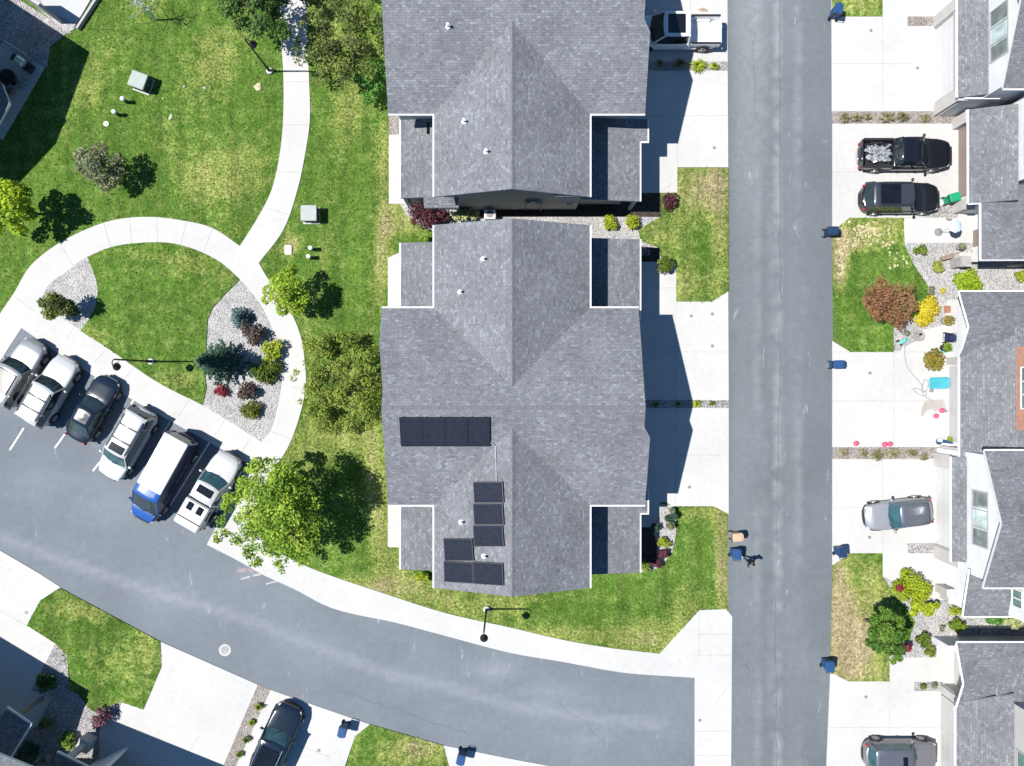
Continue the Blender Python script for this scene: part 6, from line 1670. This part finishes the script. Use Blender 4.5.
# litter and pale flecks on the upper lawn
for k, (px, py, r, t) in enumerate([(171, 117, .24, 'long pale scrap lying on the upper lawn'), (184.5, 87, .10, 'small pale scrap on the lawn right of the tilted cabinet'), (205, 88, .11, 'pale scrap on the lawn farthest right of the tilted cabinet'), (163.5, 99, .08, 'tiny pale scrap on the lawn between cabinet and long scrap'), (258, 87, .3, 'yellowish scrap on the lawn under the lamp post')]):
    rg = random.Random(k); q = MB(); m_ = 9
    pts = [Vector((r * (.6 + .5 * rg.random()) * math.cos(6.283 * i / m_) * (.55 if k == 0 else 1), r * (.6 + .5 * rg.random()) * math.sin(6.283 * i / m_), .03 + .05 * rg.random())) for i in range(m_)]
    q.add(pts + [Vector((0, 0, .1)), Vector((0, 0, .0))], [(i, (i + 1) % m_, m_) for i in range(m_)] + [((i + 1) % m_, i, m_ + 1) for i in range(m_)])
    o = q.build('paper_scrap', plain('pale_scrap', (.40, .40, .30), .8) if k < 4 else plain('straw_scrap', (.42, .39, .24), .8)); o.location = P(px, py); o.rotation_euler = (0, 0, -.4); tag(o, t, 'litter')
# air conditioner in the gap
c = P(490, 214, .8, 0); root = thing('air_conditioner', 'white air conditioner unit in the gap between the two middle houses', 'air conditioner', c)
q = MB(); q.bbox((0, 0, .4), (.75, .6, .8), 0, 0, .04); q.build('casing', M['white'], root); q = MB(); q.lathe((0, 0, 0), [(.25, .80), (.25, .815), (.05, .82)], 16); q.build('fan_grille', M['greyplastic'], root)

# parasol and seat on the path of the top right house
c = P(938.5, 232, .1, 0); c.z = .06; root = thing('parasol', 'small pale blue parasol standing on the path of the top right duplex', 'parasol', c)
q = MB(); q.lathe((0, 0, 0), [(.26, 0), (.26, .08), (.08, .12)], 14); q.build('base', M['greyplastic'], root)
q = MB(); q.tube([(0, 0, .1), (0, 0, 2.0)], .022, 6); q.build('pole', M['metal'], root)
q = MB(); k = 8; q.add([(.44 * math.cos(6.283 * i / k), .44 * math.sin(6.283 * i / k), 1.86) for i in range(k)] + [(.25 * math.cos(6.283 * i / k), .25 * math.sin(6.283 * i / k), 1.96) for i in range(k)] + [(0, 0, 2.02)], [(i, (i + 1) % k, k + (i + 1) % k, k + i) for i in range(k)] + [(k + i, k + (i + 1) % k, 2 * k) for i in range(k)]); q.build('canopy', M['paleblue'], root)
def chair(label, px, py, rz, mat='greyplastic', g=None):
    c = P(px, py, .4, 0); c.z = .07; root = thing('garden_chair', label, 'chair', c, rz, g)
    q = MB(); q.bbox((0, 0, .42), (.5, .5, .06), 0, 0, .03); q.build('seat', M[mat], root)
    q = MB(); q.bbox((-.25, 0, .68), (.05, .48, .5), 0, 0, .02); q.build('backrest', M[mat], root)
    for sx in (1, -1):
        for sy in (1, -1):
            q = MB(); q.tube([(sx * .22, sy * .22, 0), (sx * .2, sy * .2, .4)], .02, 5); q.build('leg', M['blackmetal'], root)
    for sy in (1, -1):
        q = MB(); q.box((0, sy * .27, .62), (.45, .05, .03)); q.build('armrest', M[mat], root)
    return root
def pot(label, px, py, r, h, mat, plant=None, seed=0, cat='plant pot'):
    c = P(px, py, h, 0); c.z = .065; root = thing('plant_pot', label, cat, c)
    q = MB(); q.lathe((0, 0, 0), [(r * .7, 0), (r * .95, h * .9), (r, h * .9), (r, h), (r * .85, h), (r * .8, h * .85), (.01, h * .84)], 14); q.build('pot', M[mat], root)
    if plant: crown(root, [(0, 0, h + .15, r * 1.0, r * 1.0, .18)], 160, .07, plant, seed, name='plant')
pot('small grey pot on the path near the porch pier of the top right duplex', 949.5, 218, .13, .3, 'stone')
pot('grey stone pot with a dry plant in front of the porch wall', 960, 247, .2, .35, 'stone', SILVER, 3)
q = MB(); a = P(950, 256.5, .3); q.bbox((0, 0, .45), (1.4, .28, .12), 0, 0, .03); q.box((-.5, 0, .2), (.1, .25, .4)); q.box((.5, 0, .2), (.1, .25, .4)); o = q.build('bench', M['wood']); o.location = (a.x, a.y, .05); o.rotation_euler = (0, 0, R(14)); tag(o, 'dark weathered bench against the porch wall by the pale gravel', 'bench')
q = MB(); q.box((0, 0, .02), (.42, .48, .04)); o = q.build('paving_tile', M['terracotta']); o.location = Vector((*P(946.5, 309.5)[:2], .075)); tag(o, 'square brown clay tile on the path beside the brick house', 'paving tile')
q = MB(); q.box((0, 0, .012), (.95, .55, .024)); o = q.build('doormat', plain('grey_mat', (.36, .36, .34), .95)); o.location = Vector((*P(959, 326)[:2], .075)); tag(o, 'pale grey doormat in front of the porch of the brick house', 'doormat')
pot('dark round planter with a yellowish plant beside the clay tile', 947.5, 320.5, .34, .45, 'stone', GOLDB, 5)
pot('dark planter with a green plant next to the navy wagon', 945.5, 347.5, .3, .4, 'blackplastic', GREEN, 6); pot('small dark pot at the end of the planter beside the navy wagon', 954, 349, .18, .35, 'stone')
pot('dark round pot at the corner of the lawn next to the teal toy', 897.5, 347.5, .2, .3, 'stone')
pot('pale pot among the plants just above the teal toy', 905, 333, .16, .3, 'stone', SILVER, 7)
# fire bowl
c = P(919, 335.5, .35, 0); c.z = .06; root = thing('fire_bowl', 'round grey bowl with stones on the concrete below the yellow shrub', 'fire bowl', c)
q = MB(); q.lathe((0, 0, 0), [(.2, 0), (.34, .22), (.36, .34), (.31, .34), (.26, .2), (.02, .18)], 18); q.build('bowl', M['stone'], root)
q = MB(); rg = random.Random(2)
for i in range(12): q.ball((rg.uniform(-.2, .2), rg.uniform(-.2, .2), .24), rg.uniform(.05, .08), 7, 5)
q.build('stones', M['gravel_grey'], root); q = MB(); q.ball((.08, .08, .34), .09, 8, 6); q.build('knob', M['blackmetal'], root)
# navy wagon
c = P(953, 338, .5, 0); c.z = .06; root = thing('folding_wagon', 'navy fabric folding wagon in front of the porch of the brick house', 'wagon', c, R(-5))
q = MB(); q.box((0, 0, .32), (.95, .55, .03)); q.box((0, .27, .5), (.95, .03, .36)); q.box((0, -.27, .5), (.95, .03, .36)); q.box((.47, 0, .5), (.03, .55, .36)); q.box((-.47, 0, .5), (.03, .55, .36)); q.build('tub', M['navyfabric'], root)
q = MB(); q.bbox((.05, 0, .56), (.7, .42, .2), 0, 0, .08); q.build('cover', M['navyfabric'], root)
q = MB(); q.tube([(-.48, 0, .35), (-.75, 0, .6)], .02, 6); q.tube([(-.75, -.2, .6), (-.75, .2, .6)], .02, 6); q.build('handle', M['metal'], root)
for sx in (1, -1):
    for sy in (1, -1):
        q = MB(); q.lathe((sx * .35, sy * .32, .14), [(.03, -.04), (.14, -.04), (.14, .04), (.03, .04)], 12, axis='Y'); q.build('wheel', M['rubber'], root)
# teal toy trike
c = P(902.5, 341.5, .3, 0); c.z = .06; root = thing('ride_on_toy', 'teal ride on toy at the corner of the lawn', 'toy', c, R(30))
q = MB(); q.bbox((0, 0, .28), (.5, .2, .12), 0, 0, .05); q.tube([(.22, 0, .25), (.26, 0, .55)], .025, 6); q.tube([(.26, -.17, .55), (.26, .17, .55)], .025, 6); q.build('toy_frame', M['teal'], root)
for x, y in ((.26, 0), (-.2, .17), (-.2, -.17)):
    w = MB(); w.lathe((x, y, .12), [(.03, -.03), (.12, -.03), (.12, .03), (.03, .03)], 12, axis='Y'); w.build('wheel', M['rubber'], root)
q = MB(); q.bbox((0, 0, .12), (.75, .16, .24), 0, 0, .04); o = q.build('water_toy', M['teal']); o.location = Vector((*P(940.5, 352, .2)[:2], .06)); tag(o, 'long teal toy beside the planter below the navy wagon', 'toy')
# cyan paddling mat with rim
c = P(939, 383, .12, 0); c.z = .065; root = thing('paddling_pool', 'cyan paddling pool lying in front of the grey garage door', 'paddling pool', c, R(2))
q = MB(); q.box((0, 0, .03), (1.12, .62, .04)); q.build('pool_floor', M['cyan'], root)
q = MB(); q.tube([(-.56, -.32, .08), (.56, -.32, .08), (.60, -.28, .08), (.60, .28, .08), (.56, .32, .08), (-.56, .32, .08), (-.60, .28, .08), (-.60, -.28, .08), (-.56, -.32, .08)], .07, 7); q.build('pool_rim', M['cyan'], root, smooth=True)
# pink balls
for k, (px, py, t) in enumerate([(855.5, 443.5, 'pink ball nearest the road beside the planting strip'), (884, 444.5, 'pink ball touching another at the planting strip, the one nearer the road'), (889.5, 444, 'pink ball touching another at the planting strip, the one nearer the garage'), (935.5, 416, 'pink ball below the wet patch on the driveway'), (941.5, 410.5, 'pink ball on the wet patch by the grey garage door')]):
    c = P(px, py, .17, 0); c.z = .062; root = thing('play_ball', t, 'ball', c, k * 1.3)
    q = MB(); q.ball((0, 0, .17), .17, 14, 10); q.build('ball_skin', M['pink'], root, smooth=True); q = MB(); q.lathe((0, 0, 0), [(.04, .30), (.07, .325), (.06, .36), (.02, .37)], 10); q.tube([(0, 0, .35), (.09, 0, .40), (.12, 0, .33)], .018, 5); q.build('ball_handle', M['pink'], root)
# garden hose
hp = [(904.5, 338), (904, 352), (905.5, 364), (910, 372), (916, 379), (921, 385), (922.5, 390), (926, 393), (924, 396), (918, 394), (914, 391), (913, 388), (918, 389), (923, 392), (927, 388), (927, 381), (924, 380), (922, 384), (921, 391), (925, 397), (930, 399)]
pts = [Vector((*P(x, y)[:2], .085 + .015 * (i > 10))) for i, (x, y) in enumerate(hp)]
sm = []
for i in range(len(pts) - 1):
    p0, p1, p2, p3 = pts[max(i - 1, 0)], pts[i], pts[i + 1], pts[min(i + 2, len(pts) - 1)]
    for t in np.linspace(0, 1, 6, endpoint=False):
        sm.append(.5 * ((2 * p1) + (p2 - p0) * t + (2 * p0 - 5 * p1 + 4 * p2 - p3) * t * t + (3 * p1 - p0 - 3 * p2 + p3) * t ** 3))
q = MB(); q.tube(sm, .018, 5); tag(q.build('garden_hose', M['greyplastic']), 'grey garden hose looping across the driveway by the cyan pool', 'hose')
flat('hose_reel', 'small grey disc beside the cyan paddling pool and hose', 'hose reel', 930.5, 390.5, [[(.13, 0), (.13, .08), (.05, .12)]], ['greyplastic'], .065)
# blue toys by the garage
c = P(946, 442.5, .3, 0); c.z = .065; root = thing('toy_cart', 'blue and white toy cart lying by the grey garage door above the planting strip', 'toy', c, R(-8))
q = MB(); q.bbox((0, 0, .2), (1.2, .3, .16), 0, 0, .06); q.build('cart_body', M['binblue'], root); q = MB(); q.bbox((.15, -.12, .32), (.9, .14, .08), 0, 0, .03); q.bbox((-.45, .1, .32), (.3, .2, .08), 0, 0, .03); q.build('cart_seat', M['white'], root)
for x in (-.4, .4):
    w = MB(); w.lathe((x, 0, .1), [(.02, -.2), (.1, -.2), (.1, .2), (.02, .2)], 12, axis='Y'); w.build('wheel', M['rubber'], root)
# red flower balls in the shrubs
for px, py, t in ((899.5, 587.5, 'round dark red flower ball sticking out of the golden shrub'), (907, 647, 'round dark red flower ball beside the dark green tree')):
    c = P(px, py, .7, 0); c.z = .05; root = thing('red_plant', t, 'plant', c); q = MB(); q.tube([(0, 0, 0), (0, 0, .6)], .02, 5); q.build('stem', M['bark'], root)
    crown(root, [(0, 0, .75, .27, .27, .22)], 420, .055, [(.16, .02, .03), (.26, .03, .045), (.20, .05, .05)], int(px), name='foliage', shell=.3)
# pots beside the curved gravel bed
pot('small pale pot at the driveway corner of the curved gravel bed', 671.5, 510, .17, .3, 'stone', SILVER, 11)
pot('dark teal round pot by the lawn edge in the curved gravel bed', 673.5, 516, .24, .4, 'boxdark', FIR, 12)
pot('smaller dark teal pot on the walkway by the curved gravel bed', 667.5, 518, .2, .35, 'boxdark', FIR, 13)
pot('stone pot with a pale plant, lowest of the pots by the curved gravel bed', 670, 525, .28, .35, 'stone', STRAW, 14)
pot('dark pot in the house shadow beside the pots by the gravel bed', 655, 527, .26, .4, 'blackplastic', FIR, 15)
# top left patio furniture
chair('grey patio chair nearest the lawn on the shaded top left patio', 20, 82, R(200)); chair('grey patio chair at the left edge of the shaded top left patio', 4, 73, R(20)); chair('grey patio chair with its back to the patio corner at top left', 8, 85, R(80))
c = P(8, 77, .7, 0); c.z = .07; root = thing('patio_table', 'round dark table between the chairs on the shaded top left patio', 'table', c)
q = MB(); q.lathe((0, 0, 0), [(.5, .68), (.5, .72), (.02, .725)], 18); q.build('tabletop', M['blackmetal'], root); q = MB(); q.lathe((0, 0, 0), [(.3, 0), (.06, .06), (.05, .68)], 12); q.build('pedestal', M['blackmetal'], root)
c = P(21, 62, .9, 0); c.z = .07; root = thing('barbecue_grill', 'grey gas barbecue with a silver lid on the shaded top left patio', 'barbecue', c, R(-33))
q = MB(); q.box((0, 0, .4), (.7, .5, .8)); q.box((.55, 0, .8), (.4, .45, .04)); q.box((-.55, 0, .8), (.4, .45, .04)); q.build('grill_body', M['blackplastic'], root)
q = MB(); q.bbox((0, 0, .98), (.72, .54, .32), 0, 0, .12); q.build('lid', M['metal'], root); q = MB(); q.tube([(-.3, -.31, .95), (.3, -.31, .95)], .02, 6); q.build('handle', M['metal'], root)
c = P(28, 67, .3, 0); c.z = .07; root = thing('storage_box', 'dark square box beside the barbecue on the shaded top left patio', 'storage box', c, R(-33)); q = MB(); q.bbox((0, 0, .25), (.55, .55, .5), 0, 0, .03); q.build('box_body', M['cushion'], root); q = MB(); q.bbox((0, 0, .52), (.6, .6, .06), 0, 0, .02); q.build('lid', M['blackplastic'], root)
c = P(5, 92, .35, 0); c.z = .07; root = thing('lounge_ottoman', 'dark ottoman cushion near the roof edge on the shaded top left patio', 'ottoman', c, R(-33)); q = MB(); q.bbox((0, 0, .18), (.7, .9, .36), 0, 0, .05); q.build('ottoman_base', M['wood'], root); q = MB(); q.bbox((0, 0, .42), (.7, .9, .12), 0, 0, .05); q.build('cushion', M['cushion'], root)
q = MB(); a, b = P(5, 42, .5), P(27, 56, .5); q.tube([Vector((a.x, a.y, .55)), Vector((b.x, b.y, .55))], .09, 4)
for t in (0, .33, .66, 1): v = a.lerp(b, t); q.box((v.x, v.y, .3), (.12, .12, .6), R(-33))
tag(q.build('low_fence', M['wall_grey']), 'low grey rail along the upper side of the shaded top left patio', 'fence')

# ------------------------------------------------------------------ person with the bins
c = P(744.5, 557, 0, .02); root = thing('person', 'person in dark jacket walking on the road, one arm towards the blue bin', 'person', c, R(-62))
# x forward (walking towards lower right), y left
J = {}
verts, edges, rad = [], [], []
def j(p, r, par=None):
    verts.append(p); rad.append(r)
    if par is not None: edges.append((par, len(verts) - 1))
    return len(verts) - 1
pel = j((0, 0, .95), (.155, .12)); wa = j((.01, 0, 1.12), (.14, .105), pel); ch = j((.03, 0, 1.32), (.165, .12), wa); nk0 = j((.04, 0, 1.47), (.085, .075), ch); nk = j((.055, 0, 1.53), (.055, .055), nk0)
hd0 = j((.07, 0, 1.60), (.075, .085), nk); hd1 = j((.08, 0, 1.68), (.082, .095), hd0); hd2 = j((.075, 0, 1.76), (.055, .065), hd1)
for s, fx in ((1, .26), (-1, -.24)):
    hp_ = j((0, s * .09, .90), (.095, .095), pel); kn = j((fx * .55 + .04, s * .10, .50), (.062, .062), hp_); an = j((fx, s * .10, .10 if fx > 0 else .14), (.042, .042), kn); toe = j((fx + .17, s * .11, .04 if fx > 0 else .05), (.04, .03), an)
hands = []
for s in (1, -1):
    shd = j((.03, s * .18, 1.40), (.07, .07), ch)
    el = j(((.10, s * .25, 1.16) if s < 0 else (-.04, s * .27, 1.14)), (.047, .047), shd)
    wr = j(((.30, s * .28, 1.06) if s < 0 else (.14, s * .27, .98)), (.033, .033), el)
    d = (Vector(verts[wr]) - Vector(verts[el])).normalized()
    pm = j(tuple(Vector(verts[wr]) + d * .08), (.036, .018), wr); hands.append((Vector(verts[pm]), d, s))
me = bpy.data.meshes.new('body'); me.from_pydata(verts, edges, [])
bo = bpy.data.objects.new('body', me); COL.objects.link(bo); bo.parent = root
sk = bo.modifiers.new('Skin', 'SKIN'); 
for i, r_ in enumerate(rad): me.skin_vertices[0].data[i].radius = r_
me.skin_vertices[0].data[0].use_root = True
sb = bo.modifiers.new('Sub', 'SUBSURF'); sb.levels = 2; sb.render_levels = 2
m, n, l, b = new_mat('person_skin_and_clothes', .8)
s_ = n.new('ShaderNodeSeparateXYZ'); l.new(coord(n, 'obj'), s_.inputs[0])
rz = ramp(n, l, mathn(n, l, 'DIVIDE', s_.outputs['Z'], 1.9), [(0.0, (.35, .35, .36)), (.055, (.02, .045, .075)), (.50, (.009, .009, .011)), (.795, (.50, .30, .22))]); rz.color_ramp.interpolation = 'CONSTANT'
l.new(rz.outputs['Color'], b.inputs['Base Color']); me.materials.append(m)
for hpos, d, s in hands:
    q = MB(); side = d.cross(Vector((0, 0, 1))).normalized(); dn = Vector((0, 0, -1))
    for k in range(4):
        o0 = hpos + side * (k - 1.5) * .02; L = (.075, .085, .08, .06)[k]
        q.tube([o0, o0 + d * L * .5 + dn * .008, o0 + d * L * .85 + dn * .035], [.0095, .0088, .007], 6)
    o0 = hpos - d * .05 - side * s * .03; q.tube([o0, o0 + d * .03 - side * s * .03, o0 + d * .07 - side * s * .035 + dn * .01], [.011, .010, .008], 6)
    q.build('fingers', M['skin'], root, smooth=True)
q = MB(); q.ball((.058, 0, 1.725), (.115, .1, .105), 14, 9); q.build('hair', M['hair'], root, smooth=True)
q = MB(); q.tube([(.155, 0, 1.70), (.185, 0, 1.66), (.160, 0, 1.65)], [.010, .016, .010], 6)
for s in (1, -1): q.ball((.075, s * .088, 1.675), (.02, .012, .03), 8, 6)
q.build('face', M['skin'], root, smooth=True)
q = MB()
for s in (1, -1): q.ball((.152, s * .032, 1.685), .011, 8, 6)
q.build('eyes', M['blackplastic'], root)
for fx, s in ((.26, 1), (-.24, -1)):
    q = MB(); q.bbox((fx + .09, s * .105, .05 if fx > 0 else .06), (.28, .10, .09), 0, 0, .03); q.build('shoe', M['white'], root)

# ------------------------------------------------------------------ grass blades: short tufts over the lawns (light and shade at picture grain)
def grass_tufts(name, polys, holes, dens, seed, zbase):
    rng = np.random.default_rng(seed); pts = []
    for poly in polys:
        pm = [(p.x, p.y) for p in PL(poly)]
        xs = [p[0] for p in pm]; ys = [p[1] for p in pm]
        k = int((max(xs) - min(xs)) * (max(ys) - min(ys)) * dens)
        for x, y in zip(rng.uniform(min(xs), max(xs), k), rng.uniform(min(ys), max(ys), k)):
            if inside((x, y), pm) and not any(inside((x, y), h) for h in holes): pts.append((x, y))
    pts = np.array(pts); n = len(pts)
    v = []; B = 2
    for b_ in range(B):
        a = rng.random(n) * 6.283; w = .018 + .03 * rng.random(n); h = .03 + .055 * rng.random(n); ln = .09 * (rng.random(n) - .2)
        d = np.stack([np.cos(a), np.sin(a)], 1); s = np.stack([-np.sin(a), np.cos(a)], 1)
        off = rng.normal(size=(n, 2)) * .03
        base = pts + off
        q = np.zeros((n, 3, 3)); q[:, 0, :2] = base - s * w[:, None]; q[:, 1, :2] = base + s * w[:, None]; q[:, 2, :2] = base + d * (ln + .05)[:, None]
        q[:, :2, 2] = zbase; q[:, 2, 2] = zbase + h
        v.append(q)
    v = np.concatenate(v).reshape(-1, 3)
    me = bpy.data.meshes.new(name); m_ = len(v) // 3
    me.vertices.add(3 * m_); me.loops.add(3 * m_); me.polygons.add(m_)
    me.vertices.foreach_set('co', v.astype(np.float32).ravel()); me.loops.foreach_set('vertex_index', np.arange(3 * m_, dtype=np.int32)); me.polygons.foreach_set('loop_start', np.arange(0, 3 * m_, 3, dtype=np.int32)); me.update(calc_edges=True)
    at = me.attributes.new('leafcol', 'FLOAT_COLOR', 'POINT')
    pal = np.array([(.04, .10, .012), (.07, .15, .02), (.15, .23, .045), (.27, .32, .10)])
    c = np.ones((m_, 4), np.float32); c[:, :3] = pal[rng.integers(0, 4, m_)] * (.75 + .5 * rng.random((m_, 1)))
    at.data.foreach_set('color', np.repeat(c, 3, 0).ravel()); me.materials.append(M['leaf'])
    o = bpy.data.objects.new(name, me); COL.objects.link(o); o['kind'] = 'stuff'
    return o

turf_a = [(75, 24), (95, 0), (280, 0), (283, 125), (271, 192), (240, 245), (212, 227), (150, 216), (95, 225), (55, 245), (30, 266), (0, 312), (0, 142), (45, 72)]
turf_b = [(310, 75), (386, 95), (388, 204), (405, 225), (387, 258), (381, 310), (380, 400), (387, 500), (388, 548), (400, 560), (432, 590), (512, 597), (592, 590), (645, 575), (673, 555), (677, 530), (675, 508), (714, 507), (728, 516), (727, 608), (699, 609), (659, 652), (612, 646), (511, 625), (446, 611), (386, 592), (311, 566), (268, 544), (259, 520), (277, 466), (302, 411), (306, 362), (292, 312), (263, 268), (298, 192), (310, 140)]
grass_tufts('grass_blades', [turf_a, turf_b], [], 22, 1, 0.0)
grass_tufts('grass_blades', [lawn_i], [], 22, 2, .07)
grass_tufts('grass_blades', [[(677, 168), (728, 168), (728.5, 291), (712, 301.5), (676, 301.5), (675.6, 258), (661.6, 256), (640.5, 241), (638, 230), (661.6, 216), (677, 193)], [(832, 234), (849, 218), (903, 218), (904, 245), (914, 266), (927, 285), (931, 298), (893, 328), (893, 352), (850, 352), (833, 341)], [(61, 588), (41, 600), (27.5, 625), (56, 643), (71, 680), (91, 699), (95, 711.5), (122, 701.5), (144, 709), (162, 666.5), (161, 641.5)], [(370, 724), (346, 766), (449, 766), (443.5, 745)]], [], 22, 3, .085)

# ------------------------------------------------------------------ camera, sun, sky
cam = bpy.data.cameras.new('camera'); cam.sensor_width = 36; cam.lens = 36 * (CAM_H * PPM) / 1024; cam.clip_end = 5000
co = bpy.data.objects.new('camera', cam); COL.objects.link(co); co.location = (0, 0, CAM_H); co.rotation_euler = (0, 0, 0); scene.camera = co
EL = 58.0
sun = bpy.data.lights.new('sun', 'SUN'); sun.energy = 5.0; sun.angle = R(.53); sun.color = (1, .965, .91)
so = bpy.data.objects.new('sun', sun); COL.objects.link(so); so.rotation_euler = (0, R(-(90 - EL)), 0); so.location = (-30, 0, 60)
w = bpy.data.worlds.new('World'); scene.world = w; w.use_nodes = True
n, l = w.node_tree.nodes, w.node_tree.links
sky = n.new('ShaderNodeTexSky'); sky.sky_type = 'NISHITA'; sky.sun_disc = False; sky.sun_elevation = R(EL); sky.sun_rotation = R(-90); sky.altitude = 1400; sky.air_density = 1.0; sky.dust_density = .3; sky.ozone_density = 4.0
l.new(mixc(n, l, 1.0, sky.outputs[0], (.76, 1.08, 1.2), 'MULTIPLY'), n['Background'].inputs['Color']); n['Background'].inputs['Strength'].default_value = .07
scene.view_settings.view_transform = 'Standard'; scene.view_settings.look = 'None'; scene.view_settings.gamma = 1; scene.view_settings.use_curve_mapping = False
scene.view_settings.exposure = .68
scene.cycles.max_bounces = 6
